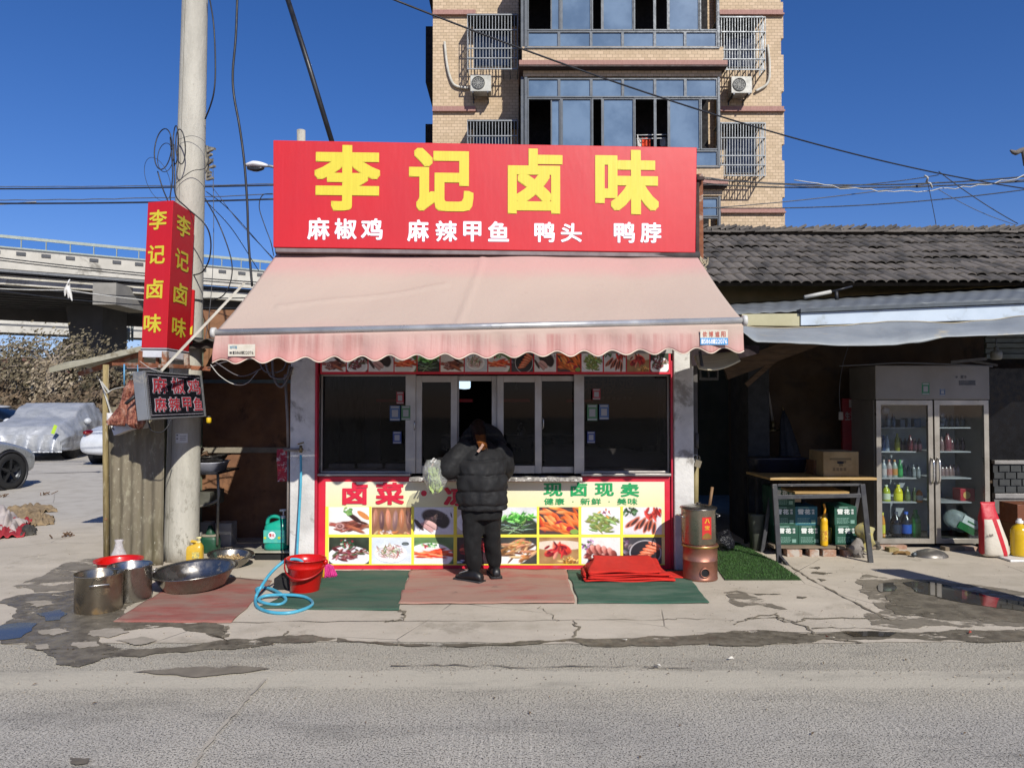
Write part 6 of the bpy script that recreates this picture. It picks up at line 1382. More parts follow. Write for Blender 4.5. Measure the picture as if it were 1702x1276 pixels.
ez = hd.to_track_quat('Z', 'Y').to_matrix()
mb = MB(); mb.lathe([(.034, -.01), (.042, -.01), (.042, .012), (.034, .012), (.034, -.01)], hc, 24, M=ez); mb.build('air_hole_ring', mCop, sv); mb = MB(); mb.disc(hc + hd * .003, .034, 20, hd); mb.build('air_hole', mDark, sv)
c2 = c + Vector((-.012, 0, hS + .002)); hp_ = Zp(846, c.y) - hS; pr = .168
st = pot('tall steel steamer pot with a red label on the copper stove', c2, pr - .02, hp_, mat('scorched steel pot', '#a09a8e', '#857d70', .3, metal=.9, vs=3, bump=.15, bs=6, dirt='#5d4a2c', ds=3.4, da=.52), rot=R(8), name='steamer_pot')
mb = MB(); mb.lathe([(pr - .005, hp_ + .008), (pr - .01, hp_ + .018), (pr * .5, hp_ + .034), (.02, hp_ + .04), (.02, hp_ + .055), (.001, hp_ + .058)], c2, 40); mb.build('lid', mSteel, st)
rl = pr - .02 + .0015; mb = MB(); a0, a1 = 268, 302
mb.grid(lambda u, v: c2 + Vector((rl * math.cos(R(a0 + (a1 - a0) * u)), rl * math.sin(R(a0 + (a1 - a0) * u)), hp_ * (.2 + .62 * v))), 10, 2); mb.build('red_label', mat('red label paper', '#c32220', '#b51c1b', .6), st)
class CylP:
    def at(s, u, v, off=0): return c2 + Vector(((rl + .001 + off) * math.cos(R(a0 + (a1 - a0) * u)), (rl + .001 + off) * math.sin(R(a0 + (a1 - a0) * u)), hp_ * (.2 + .62 * v)))
mGold = mat('gold print', '#d9a92c', '#c69424', .5)
mb = MB(); letters(mb, CylP(), '八', (.22, .72, .78, .93), .04, .0005, .0001, True); letters(mb, CylP(), '宝', (.24, .42, .76, .62), .03, .0005, .0001, True); mb.build('lettering', mGold, st)
mb = MB(); mb.grid(lambda u, v: CylP().at(.04 + .92 * u, .02 + v * (.12 + .14 * math.sin(math.pi * u)), .0005), 10, 3); mb.build('gold_band', mat('browned gold', '#8d6a24', '#6d4e1c', .5), st)
sk = thing('wooden_handle', 'brown wooden ladle handle standing up behind the steamer pot', 'handle', P(1180, 850, 7.3)); mb = MB(); mb.tube([P(1178, 850, 7.0), P(1184, 809, 7.0)], .014, 8); mb.build('handle', mat('brown stick', '#6d5238'), sk)
bg_ = thing('rubbish_bag', 'black crumpled rubbish bag behind the copper stove', 'bag', G(1208, 925)); mb = MB(); q = G(1206, 918) + Vector((0, .05, 0))
mb.sphere(q + Vector((0, 0, .1)), .13, (.8, .9, .9), 28, 18); o = mb.build('bag', mat('black bin bag', '#15151a', '#1d1d22', .25, bump=1, bs=14, bd=.05), bg_)
for v in o.data.vertices: v.co += Vector((frac(v.co + Vector((5, 0, 0)), 11), frac(v.co, 9), frac(v.co + Vector((0, 7, 0)), 13))) * .045

# ---------------------------------------------------------------- table, crates, box
tY = 7.28
tx0, tx1 = Xp(1276, tY), Xp(1452, tY); tz = Zp(797, tY)
tbl = thing('work_table', 'old school desk with a pale wooden top and black splayed legs beside the refrigerator', 'table', (tx0, tY, 0))
mTop = mat('pale varnished wood', '#a98a55', '#957645', .5, vs=3, stretch=(.6, 6, 1), bump=.1, bs=30)
bx0 = Xp(1246, tY + .65)
mb = MB(); mb.poly([(tx0, tY - .05, tz), (tx1, tY - .05, tz), (tx1 - .02, tY + .6, tz), (tx0 - .03, tY + .6, tz)], .024, (0, 0, 1)); mb.build('table_top', mTop, tbl, bevel=.004)
mLeg = mat('scuffed black steel', '#4a4a4a', '#35353a', .55, metal=.3, vs=8, dirt='#77736b', ds=12, da=.6)
legs = [((1287, 804), (1295, 925), 0), ((1433, 804), (1447, 922), 0)]
for (a, b_, _) in legs:
    mb = MB(); mb.bar(P(a[0], a[1], tY), Vector((P(b_[0], b_[1], tY).x, tY - .0, .0)), .05, .03); mb.build('leg', mLeg, tbl, bevel=.006)
    mb = MB(); mb.bar(P(a[0] - 3, a[1], tY + .5), Vector((P(b_[0], b_[1], tY).x, tY + .5, .0)), .04, .03); mb.build('leg', mLeg, tbl, bevel=.006)
mb = MB(); mb.bar(Vector((P(1296, 925, tY).x - .02, tY + .05, .1)), Vector((G(1310, 940).x, tY - .12, .0)), .03, .03); mb.build('foot_brace', mLeg, tbl, bevel=.004)
mb = MB(); mb.bar(P(1289, 826, tY), P(1434, 823, tY), .02, .04); mb.build('rail', mLeg, tbl, bevel=.003)
mb = MB(); mb.bar(P(1292, 806, tY + .01), P(1432, 805, tY + .01), .02, .025); mb.build('rail', mLeg, tbl, bevel=.003)
mb = MB(); mb.box(Xp(1320, tY), Xp(1410, tY), tY + .0, tY + .4, Zp(820.5, tY), Zp(817, tY)); mb.build('shelf_board', mTop, tbl)
bxm = mat('printed brown cardboard', '#9b8258', '#87704a', .85, vs=6, bump=.2, bs=20)
cbx = thing('cardboard_box', 'pale brown cardboard box standing on the wooden table', 'box', P(1395, 793, tY + .1)); X0, X1 = Xp(1371, tY), Xp(1430, tY)
mb = MB(); mb.box(X0, X1, tY + .05, tY + .4, tz + .026, Zp(751, tY)); mb.build('box', bxm, cbx, bevel=.004)
mb = MB(); pl = Plane((X0, tY + .048, tz + .026), (1, 0, 0), (0, 0, 1)); pl.quad(mb, .06, .27, .16, .18, .0, 0); pl.quad(mb, .13, .22, .13, .155, .0, 0); pl.quad(mb, .15, .19, .1, .125, .0, 0)
for i in range(4): pl.quad(mb, .09 + .035 * i, .115 + .035 * i, .055, .085, .0, 0)
mb.build('print', mat('faded box print', '#6f5c3c', '#665336', .8), cbx)
mb = MB(); hc_ = pl.at(.165, .135, .001); mb.add([hc_ + Vector((math.cos(t_) * .035, 0, math.sin(t_) * .013)) for t_ in [2 * math.pi * i / 16 for i in range(16)]], [tuple(range(16))]); mb.build('hand_hole', mDark, cbx)
b2 = thing('cardboard_box', 'small dark brown box behind the pale one on the table', 'box', P(1364, 793, tY + .3)); mb = MB(); mb.box(Xp(1352, 7.5), Xp(1366, 7.5), 7.5, 7.7, tz + .026, Zp(765, 7.5)); mb.build('box', mat('brown carton', '#6a4526', '#5a3a20', .8), b2, bevel=.004)
tub = thing('black_tub', 'black plastic tub on the left of the table in the shade', 'tub', P(1285, 790, 7.9)); mb = MB(); q = P(1290, 790, 7.9); mb.loft([ring(q, .24, .16, 28, p=5), ring(q + Vector((0, 0, .18)), .29, .2, 28, p=5), ring(q + Vector((0, 0, .19)), .30, .21, 28, p=5)]); mb.build('tub', mat('blue black plastic', '#1e2230', '#171a26', .4), tub)
bst = thing('side_stand', 'dark low stand carrying the black tub', 'stand', P(1285, 850, 7.9)); mb = MB(); mb.box(Xp(1255, 7.85), Xp(1340, 7.85), 7.85, 8.3, q.z - .04, q.z - .005); mb.build('shelf', mDark, bst)
for x_ in (1258, 1335):
    for y_ in (7.88, 8.26): mb = MB(); mb.box(Xp(x_, 7.85) - .015, Xp(x_, 7.85) + .015, y_ - .015, y_ + .015, 0, q.z - .041); mb.build('leg', mDark, bst)
# beer crates
mCr = mat('dark green carton', '#0f4a37', '#0c3f2f', .55, vs=5, bump=.1, bs=10); mCrB = mat('blue green carton', '#1a5f6e', '#17535f', .55, vs=5)
mInk = mat('white carton print', '#d5dad5', '#c5cbc6', .55)
Yk = 7.66; zb = .105; ch_ = Zp(873, Yk) - zb; cw_ = Xp(1359, Yk) - Xp(1325, Yk)
def crate(px, lv, m, label, w=None):
    x0 = Xp(px, Yk); z0 = zb + lv * (ch_ + .002); w = w or .225; c = (x0, Yk, z0)
    t = thing('drink_carton', label, 'carton', c, 'cartons of drinks stacked under the table'); mb = MB(); mb.box(x0, x0 + w, Yk, Yk + .33, z0, z0 + ch_); mb.build('carton', m, t, bevel=.003)
    pl = Plane((x0, Yk - .001, z0), (1, 0, 0), (0, 0, 1)); mb = MB()
    letters(mb, pl, '雪', (w * .12, ch_ * .58, w * .38, ch_ * .86), .05, .0, .0001, True); letters(mb, pl, '花', (w * .42, ch_ * .58, w * .68, ch_ * .86), .05, .0, .0001, True); text(mb, pl, '啤', (w * .74, ch_ * .73, w * .86, ch_ * .86), .02, .0, .0, True); text(mb, pl, '酒', (w * .74, ch_ * .59, w * .86, ch_ * .71), .02, .0, .0, True)
    mb.build('lettering', mInk, t); mb = MB(); rr = random.Random(int(px + lv))
    for i in range(5):
        y_ = ch_ * (.36 - i * .065); u = w * .1
        while u < w * .6: l = w * rr.uniform(.03, .1); pl.quad(mb, u, u + l, y_, y_ + ch_ * .025, .0, 0); u += l + w * .02
    pl.quad(mb, w * .72, w * .9, ch_ * .1, ch_ * .28, .0, 0)
    pl.quad(mb, w * .15, w * .6, ch_ * .92, ch_ * .96, .0, 0)
    tag(mb.build('small_print', mat('dim carton print', '#7fa295', '#6d9183', .6), t), kind='stuff'); return t
crate(1288, 0, mCr, 'dark green drink carton, bottom left of the stacks under the table'); crate(1325, 0, mCr, 'dark green drink carton at the bottom, next to the yellow bottle')
crate(1284, 1, mCr, 'dark green drink carton on top of the left stack under the table'); crate(1320, 1, mCrB, 'blue drink carton, the only blue one under the table')
crate(1386, 0, mCr, 'dark green drink carton at the bottom of the right stack'); crate(1385, 1, mCr, 'dark green drink carton on top of the right stack')
crate(1283, 2, mCr, 'dark green drink carton, topmost of the left stack and mostly hidden')
cs_ = thing('brown_cans', 'dark row of yellow brown cans beside the right carton stack', 'cans', (Xp(1378, Yk), Yk + .05, zb))
for i in range(3): mb = MB(); mb.tube([(Xp(1378, Yk), Yk + .05 + .09 * i, zb), (Xp(1378, Yk), Yk + .05 + .09 * i, zb + .16)], .03, 12); mb.build('can', mat('olive can', '#5f5a1e', '#4a4618', .4), cs_)
yb = thing('yellow_bottle', 'tall yellow plastic bottle with a spout between the carton stacks', 'bottle', P(1367, 915, 7.6)); c = Vector((Xp(1367.5, 7.6), 7.6, zb)); mb = MB()
mb.lathe([(.001, 0), (.033, 0), (.036, .01), (.036, .2), (.033, .22), (.035, .23), (.034, .26), (.018, .285), (.016, .3), (.001, .3)], c, 24); mb.build('body', mat('yellow oil bottle', '#d8a916', '#c79a12', .35), yb); mb = MB(); mb.tube(smooth_path([c + Vector((0, 0, .3)), c + Vector((.01, 0, .36)), c + Vector((.0, 0, .42))]), .011, 8); mb.build('spout', mat('orange spout', '#c4861c', '#b57a18', .4), yb)
mb = MB(); mb.lathe([(.0365, .05), (.0368, .06), (.0368, .15), (.0365, .16)], c, 24); mb.build('label_wrap', mat('yellow label wrap', '#e0c545', '#a35d18', .5, vs=40), yb)
pf = thing('cardboard_sheet', 'piece of brown cardboard leaning between the carton stacks', 'cardboard', P(1358, 880, 7.8)); mb = MB(); mb.poly([(Xp(1354, 7.78), 7.78, zb), (Xp(1378, 7.78), 7.78, zb), (Xp(1374, 7.78), 7.8, zb + .3), (Xp(1354, 7.78), 7.8, zb + .24)], .008, (0, 1, 0)); mb.build('sheet', bxm, pf)
# pallet boards on bricks
mBrick = mat('dusty brick', '#8f6a55', '#a08471', .9, vs=12, bump=.6, bs=40, dirt='#a8a095', ds=8, da=.5); mBoard = mat('grey weathered board', '#7d6f5d', '#655a4b', .9, vs=4, bump=.4, bs=20, stretch=(1, 7, 3))
pal = thing('board_platform', 'grey boards laid on bricks carrying the drink cartons', 'platform', (Xp(1288, 7.6), 7.58, 0))
mb = MB(); mb.box(Xp(1283, 7.6), Xp(1386, 7.6), 7.58, 7.75, .078, .102); mb.build('board', mBoard, pal, bevel=.003); mb = MB(); mb.box(Xp(1372, 7.58), Xp(1448, 7.58), 7.56, 7.72, .076, .1, Matrix.Translation((0, 0, .002))); 
mb = MB(); mb.box(Xp(1387, 7.6), Xp(1450, 7.6), 7.56, 7.74, .076, .1); mb.build('board', mBoard, pal, bevel=.003); mb = MB(); mb.box(Xp(1283, 7.6), Xp(1448, 7.6), 7.8, 8.02, .078, .102); mb.build('board', mBoard, pal, bevel=.003)
for a, b_ in ((1303, 1328), (1340, 1356), (1362, 1384), (1396, 1422)):
    mb = MB(); mb.box(Xp(a, 7.6), Xp(b_, 7.6), 7.55, 7.66, .0, .072); mb.build('brick', mBrick, pal, bevel=.006)
for a, b_ in ((1305, 1340), (1400, 1432)):
    mb = MB(); mb.box(Xp(a, 7.6), Xp(b_, 7.6), 7.85, 7.98, .0, .074); mb.build('brick', mBrick, pal, bevel=.006)
# rag and yellow cloth by the table leg
def rag(label, c, sx, sy, sz, m, seed, name='rag', cat='rag', n=3.2):
    t = thing(name, label, cat, c); mb = MB(); mb.sphere(Vector(c) + Vector((0, 0, sz * .9)), 1, (sx, sy, sz), 28, 18); o = mb.build('cloth', m, t)
    for v in o.data.vertices:
        w = Vector(v.co) * (n / max(sx, sz) * .5) + Vector((seed, 0, 0)); v.co += Vector((frac(w, 1), frac(w + Vector((3, 3, 3)), 1), frac(w + Vector((6, 0, 2)), 1))) * (sx + sz) * .35
        if v.co.z + world_loc(t).z < .004: v.co.z = .004 - world_loc(t).z
    return t
rag('grey cloth bundle tied round the right table foot', G(1432, 930) + Vector((0, .1, 0)), .07, .06, .10, mat('dusty grey cloth', '#86807a', '#6c665f', .95, vs=12), 3)
rag('yellow and white cloth bag hanging behind the right table leg', Vector((Xp(1437, 7.5), 7.5, .08)), .07, .05, .13, mat('yellow white cloth', '#a79a4a', '#8f8c7a', .9, vs=9), 8)
rag('pale rag draped on the left table foot', G(1285, 915) + Vector((0, .1, .0)), .03, .04, .13, mat('dusty grey cloth', '#86807a'), 13)
lt2 = thing('grey_bin', 'dim grey plastic bin behind the left table leg', 'bin', G(1256, 915)); mb = MB(); q = P(1258, 905, 7.9); mb.loft([ring(Vector((q.x, 7.9, 0)), .06, .06, 20, p=4), ring(Vector((q.x, 7.9, .36)), .075, .075, 20, p=4), ring(Vector((q.x, 7.9, .38)), .085, .085, 20, p=4)]); mb.build('bin', mat('dim grey plastic', '#55594f', '#464a41', .6), lt2)
# tap, pipe, dark umbrella on the ochre wall
tpw = thing('wall_tap', 'thin white pipe with a brass tap on the dim ochre wall', 'tap', P(1290, 715, 8.9)); mb = MB(); mb.tube([P(1270, 612, 8.85), P(1284, 700, 8.85)], .017, 8); mb.build('pipe', mat('dim white pipe', '#8c8478', '#7a7267', .6), tpw)
mb = MB(); mb.tube([P(1284, 700, 8.85), P(1285, 715, 8.85)], .022, 8); mb.tube([P(1276, 716, 8.8), P(1300, 714, 8.8)], .012, 8); mb.tube([P(1276, 716, 8.8), P(1275, 722, 8.78)], .01, 6); mb.tube([P(1296, 714, 8.8), P(1297, 708, 8.8), P(1303, 707, 8.8)], .012, 6); mb.build('tap', mat('brass tap', '#8a7a4a'), tpw)
um = thing('umbrella', 'folded dark umbrella leaning on the ochre wall behind the table', 'umbrella', P(1310, 790, 8.7)); mb = MB(); a = P(1302, 682, 8.75); mb.loft([[a.lerp(P(1318, 790, 8.6), v) + Vector((math.cos(t_) * w * (1 + .3 * math.cos(4 * t_)), math.sin(t_) * w * .5, 0)) for t_ in [2 * math.pi * i / 24 for i in range(24)]] for v, w in ((0, .01), (.15, .04), (.5, .08), (.85, .11), (1, .13))]); mb.build('canopy', mat('dark blue grey nylon', '#1b1d24', '#14161c', .7), um); mb = MB(); mb.tube([a, a + Vector((-.01, 0, .06))], .006, 6); mb.build('tip', mat('brass tap', '#8a7a4a'), um)
# red drinks cabinet/poster behind the fridge side
rc = thing('red_poster_board', 'dark red advertising board with pale lettering left of the refrigerator', 'poster', P(1425, 790, 8.6)); rx0, rx1 = Xp(1400, 8.55), Xp(1450, 8.55)
mb = MB(); mb.box(rx0, rx1, 8.55, 8.6, Zp(792, 8.55), Zp(662, 8.55)); mb.build('board', mat('deep red board', '#7a1016', '#680d12', .5), rc, bevel=.003)
plr = Plane((0, 8.548, 0), (1, 0, 0), (0, 0, 1)); mb = MB(); text(mb, plr, '生活超市', (1404, 684, 1440, 698), .03, .001, .1); mb.build('lettering', mat('dim pale print', '#8d8683', '#7b7572', .6), rc)
mb = MB(); u0, v1 = plr.hit(1411, 664); u1, v0 = plr.hit(1424, 677); plr.quad(mb, u0, u1, v0, v1, .001, 0); mb.build('paper', mat('dim pale print', '#8d8683'), rc)
mb = MB(); u0, v1 = plr.hit(1425, 664); u1, v0 = plr.hit(1433, 677); plr.quad(mb, u0, u1, v0, v1, .001, 0); mb.build('paper', mat('dim blue print', '#3a5c78', '#314f68', .6), rc)
wr = thing('hanging_plug', 'white plug socket hanging on a thin wire beside the red board', 'socket', P(1397, 698, 8.3)); mb = MB(); mb.tube(smooth_path([P(1410, 575, 8.3), P(1400, 610, 8.3), P(1395, 650, 8.3), P(1397, 685, 8.3)]), .004, 5); mb.build('wire', mGreyC, wr); mb = MB(); c = P(1398, 691, 8.3); mb.box(c.x - .025, c.x + .025, c.y, c.y + .02, c.z - .045, c.z + .045); mb.build('socket', mat('dim white pipe', '#8c8478'), wr, bevel=.005)

# ---------------------------------------------------------------- glass door refrigerator
fY = 7.98; fx0, fx1 = Xp(1455, fY), Xp(1645, fY); zt = Zp(607, fY)
fg = thing('refrigerator', 'tall grey double glass door drinks refrigerator standing by the stall wall', 'refrigerator', ((fx0 + fx1) / 2, fY, 0))
mFg = mat('grey fridge enamel', '#7f7a73', '#746f68', .45, vs=2); mFgD = mat('fridge door frame', '#a39d92', '#8f897e', .35, metal=.5, vs=3)
zh = Zp(664, fY); zd0 = Zp(903, fY); D = .62
def fb(nm, x0, x1, y0, y1, z0, z1, m, bv=.004, par=fg): mb = MB(); mb.box(x0, x1, y0, y1, z0, z1); return mb.build(nm, m, par, bevel=bv)
fb('head_panel', fx0, fx1, fY, fY + D, zh, zt, mFg, .008); fb('side_panel', fx0, fx0 + .03, fY + .045, fY + D, .09, zh - .001, mFg); fb('side_panel', fx1 - .03, fx1, fY + .045, fY + D, .09, zh - .001, mFg)
fb('back_panel', fx0 + .031, fx1 - .031, fY + D - .03, fY + D, .09, zh - .001, mat('fridge inside', '#a5a9ad', '#969a9e', .5)); fb('base', fx0 + .01, fx1 - .01, fY + .05, fY + D, .05, .089, mat('dark fridge base', '#35332f', '#2a2826', .7))
for x_ in (fx0 + .06, fx1 - .06): fb('foot', x_ - .02, x_ + .02, fY + .1, fY + .15, 0, .049, MATS['dark fridge base'], .002)
mid_ = (fx0 + fx1) / 2 - .0
plf = Plane((0, fY - .001, 0), (1, 0, 0), (0, 0, 1))
mFGl = glass('fridge glass', (.88, .92, .93), spec=.45)
for k, (px0, px1) in enumerate(((1456, 1550), (1553, 1643))):
    x0, x1 = Xp(px0, fY), Xp(px1, fY); z0, z1 = zd0, zh - .006; w = .052; d = .04
    mb = MB()
    for pts in ([(x0, z0), (x1, z0), (x1 - w, z0 + w * 1.0), (x0 + w, z0 + w)], [(x0, z1), (x0 + w, z1 - w), (x1 - w, z1 - w), (x1, z1)], [(x0, z0), (x0 + w, z0 + w), (x0 + w, z1 - w), (x0, z1)], [(x1, z0), (x1, z1), (x1 - w, z1 - w), (x1 - w, z0 + w)]):
        mb.poly([(x, fY, z) for x, z in pts], d, (0, 1, 0))
    dr = mb.build('door', mFgD, fg, bevel=.003, recalc=True)
    g_ = MB(); g_.box(x0 + w, x1 - w, fY + .012, fY + .018, z0 + w, z1 - w); g_.build('pane', mFGl, dr)
    mb = MB(); s_ = x1 - .022 if k == 0 else x0 + .022
    mb.tube(smooth_path([(s_, fY, Zp(761, fY)), (s_, fY - .04, Zp(766, fY)), (s_, fY - .048, Zp(782, fY)), (s_, fY - .04, Zp(798, fY)), (s_, fY, Zp(803, fY))]), .011, 8); mb.build('handle', mat('bright handle', '#cfccc8', '#bdbab6', .25, metal=.8), dr)
    for py in (711, 751, 795, 835):
        q0 = Xp(1464 if k == 0 else 1560, fY) ; q1 = Xp(1530 if k == 0 else 1622, fY)
        fb('shelf', q0, q1, fY + .1, fY + D - .05, Zp(py, fY + .1) - .006, Zp(py, fY + .1) + .006, mat('white wire shelf', '#a9aaab', '#999a9b', .5), .002)
fb('inner_post', mid_ - .015, mid_ + .015, fY + .045, fY + .09, .09, zh - .001, MATS['dark fridge base'], .002)
mb = MB(); plf.quad(mb, *[plf.hit(1585, 0)[0], plf.hit(1612, 0)[0]], plf.hit(0, 640)[1], plf.hit(0, 632)[1], .001, .002); mb.build('display', mat('black display', '#232326', '#1b1b1e', .3), fg)
mb = MB(); text(mb, plf, '星冷', (1596, 624, 1607, 629), .02, .001, .1); mb.disc(plf.px(1590, 626.5, .001), .012, 12, (0, -1, 0)); mb.build('lettering', mat('dark enamel print', '#3a3837', '#302e2d', .5), fg)
sticker(1532, 636, 1545, 656, '#1d6b43', 'green payment sticker on the head panel of the refrigerator', Y=fY); sticker(1562, 646, 1571, 657, '#2d4a6b', 'small blue payment sticker on the head panel of the refrigerator', Y=fY)
# things on the fridge shelves
def bottle(label, px, py, w, h, cols, Y=None, name='drink_bottle', cat='bottle', cap=None, fat=1.0, grp='drinks inside the refrigerator'):
    Y = Y or fY + .2; c = P(px, py, Y); t = thing(name, label, cat, c, grp); r_ = w / 2
    mb = MB(); mb.lathe([(.001, 0), (r_ * .9, 0), (r_, .012), (r_, h * .55), (r_ * .97, h * .62), (r_ * .75, h * .76), (r_ * .36, h * .87), (r_ * .34, h * .93), (.001, h * .93)], c, 16); mb.build('body', mat('drink ' + cols[0], cols[0], cols[0], .25), t)
    mb = MB(); mb.lathe([(r_ * 1.01, h * .18), (r_ * 1.02, h * .2), (r_ * 1.02, h * .5), (r_ * 1.01, h * .52)], c, 16); mb.build('label_wrap', mat('wrap ' + cols[1], cols[1], cols[1], .5), t)
    mb = MB(); mb.lathe([(r_ * .42, h * .9), (r_ * .42, h), (.001, h)], c, 12); mb.build('cap', mat('cap ' + (cap or cols[1]), cap or cols[1], cap or cols[1], .5), t); return t
row = lambda base, items: [bottle(l, px, base, w, h, cs) for l, px, w, h, cs in items]
row(794.5, [('pale bottle first on the left on the middle shelf of the refrigerator', 1469, .06, .2, ('#9aa0a4', '#b8b0ac')), ('pinkish bottle second on the middle shelf of the refrigerator', 1478, .06, .2, ('#a89c98', '#b5786e')), ('orange capped bottle third on the middle shelf of the refrigerator', 1487, .06, .2, ('#9aa59a', '#c08a4a')), ('green bottle last on the middle shelf of the left door', 1496, .055, .2, ('#2f7a45', '#3f9a55'))])
row(834.5, [('yellow green bottle at the left of the fourth shelf', 1473, .085, .19, ('#a8b52c', '#cfd8b8')), ('bright yellow bottle on the fourth shelf', 1493, .09, .19, ('#d0c818', '#e8e23a')), ('dim green bottle behind the bright yellow one', 1508, .06, .17, ('#4f5f3a', '#5f6f48')), ('orange and white bottle at the right of the fourth shelf', 1528, .07, .15, ('#c4762a', '#c9c4ba'))])
row(893, [('orange bottle at the far left of the bottom shelf', 1467.5, .05, .27, ('#d8902a', '#d9d34a')), ('dark cola bottle with a blue label on the bottom shelf', 1489, .11, .28, ('#17141a', '#2a3348')), ('dark bottle with a bright blue label on the bottom shelf', 1506, .11, .28, ('#22252e', '#2458b8')), ('green bottle standing at the right of the bottom shelf', 1522, .105, .30, ('#1f7a34', '#2d8c40'))])
row(750.5, [('dim blue can like bottle on the second shelf at the left', 1468, .05, .18, ('#2b3f66', '#334a78')), ('white bottle on the second shelf', 1474, .055, .18, ('#8f98a5', '#7d8a9a')), ('yellow bottle on the second shelf', 1491.5, .055, .2, ('#7d7d1a', '#8f8c22')), ('dim red bottle on the second shelf', 1513, .06, .18, ('#4a1a22', '#5a1f28')), ('pink bottle on the second shelf of the right door', 1575, .075, .2, ('#7a4a4c', '#6a3038')), ('pale pink bottle left of the pink one on the right second shelf', 1565, .05, .16, ('#7d6664', '#6f5856'))])
row(710.5, [('dim white bottle on the top shelf at the left', 1476, .05, .16, ('#6b7078', '#7b828c')), ('dim blue bottle on the top shelf', 1485, .045, .15, ('#3c4a5c', '#4a5b70'))])
for base, px0, px1, n, h, cs, l in ((750.5, 1497, 1528, 5, .15, ('#3a2a34', '#52303a'), 'small dim bottle at the right end of the left second shelf'), (794.5, 1503, 1526, 4, .15, ('#6f7678', '#80878a'), 'greyish bottle at the right of the left middle shelf'), (794.5, 1566, 1592, 5, .15, ('#8a7674', '#7a6361'), 'faint pinkish bottle on the right middle shelf'), (750.5, 1582, 1600, 3, .15, ('#4f3336', '#5b3c3f'), 'dim maroon bottle on the right second shelf'), (710.5, 1572, 1600, 4, .14, ('#4a4e54', '#5a5f66'), 'dim grey bottle on the right top shelf'), (834.5, 1500, 1520, 3, .16, ('#4a5a3c', '#627050'), 'olive bottle in the back of the left fourth shelf')):
    for i in range(n): bottle(('leftmost', 'second', 'third', 'fourth', 'fifth')[i] + ' ' + l, px0 + (px1 - px0) * i / (n - 1), base, .05, h, cs, Y=fY + .34)
def carton(label, px0, px1, py0, py1, c, c2=None, name='small_carton'):
    t = thing(name, label, 'carton', P((px0 + px1) / 2, py1, fY + .2), 'drinks inside the refrigerator'); mb = MB(); mb.box(Xp(px0, fY + .2), Xp(px1, fY + .2), fY + .2, fY + .35, Zp(py1, fY + .2), Zp(py0, fY + .2)); mb.build('box', mat('carton ' + c, c, c, .5), t, bevel=.004)
    if c2: mb = MB(); q = P((px0 + px1) / 2 + 1, (py0 + py1) / 2, fY + .198); mb.disc(q, .04, 16, (0, -1, 0)); mb.build('mark', mat('carton ' + c2, c2, c2, .5), t)
carton('red carton pack with a pale mark on the right fourth shelf', 1594, 1618, 812, 833, '#a8202c', '#c9a05a')
carton('dim grey milk carton on the top shelf beside the bottles', 1496, 1504, 697, 710, '#5f6673'); carton('dim white milk carton in the middle of the top shelf', 1508, 1514, 695, 710, '#6d747e'); carton('dim blue milk carton at the right of the top shelf', 1519, 1530, 696, 710, '#3e5878')
for i, (l, px, py) in enumerate((('upright white noodle cup stack on the right top shelf', 1565, 710),)):
    t = thing('cup_stack', l, 'cups', P(px, py, fY + .2)); 
    for k in range(3): mb = MB(); mb.lathe([(.001, 0), (.022, 0), (.032, .05), (.001, .05)], P(px, py, fY + .2) + Vector((.01 * (k % 2), 0, .052 * k)), 14); mb.build('cup', mat('dim white cup', '#7f8388', '#70747a', .5), t)
sb_ = thing('film_pack', 'shrink wrapped pack of green and white bottles on the right bottom shelf', 'pack', P(1595, 890, fY + .2)); q = P(1592, 866, fY + .22)
mb = MB(); mb.sphere(q, .15, (1.1, .6, .75), 28, 18, Matrix.Rotation(R(22), 3, 'Y')); o = mb.build('film', mat('clear pack film', '#b9c2c0', '#9aa8a4', .2, alpha=.55, bump=.8, bs=20), sb_)
for v in o.data.vertices: v.co += v.normal * .03 * frac(v.co, 9)
M_ = Matrix.Translation(q) @ Matrix.Rotation(R(28), 4, 'Y')
mb = MB(); mb.box(-.02, .17, -.105, -.095, .0, .085, M_); mb.build('white_band', mInk, sb_, bevel=.003); mb = MB(); mb.box(-.04, .16, -.104, -.094, -.075, -.002, M_); mb.build('green_band', mat('green film print', '#1d6b38', '#18602f', .4), sb_, bevel=.003)
plq = Plane(M_ @ Vector((-.02, -.107, 0)), (M_.to_3x3() @ Vector((1, 0, 0))), (M_.to_3x3() @ Vector((0, 0, 1)))); mb = MB(); text(mb, plq, 'SODA', (.05, .02, .15, .055), .01, .001, .05, uv=True) if False else plq.quad(mb, .05, .15, .03, .045, .001, 0); mb.build('band_print', mat('green film print', '#1d6b38'), sb_)
t = thing('round_plate', 'round white suction disc at the top of the left refrigerator door', 'disc', P(1471, 682, fY + .1)); mb = MB(); mb.lathe([(.001, 0), (.045, 0), (.045, .012), (.02, .02), (.001, .02)], P(1471, 682, fY + .12), 20, M=Matrix.Rotation(R(90), 3, 'X')); mb.build('disc', mat('dim white cup', '#7f8388'), t)
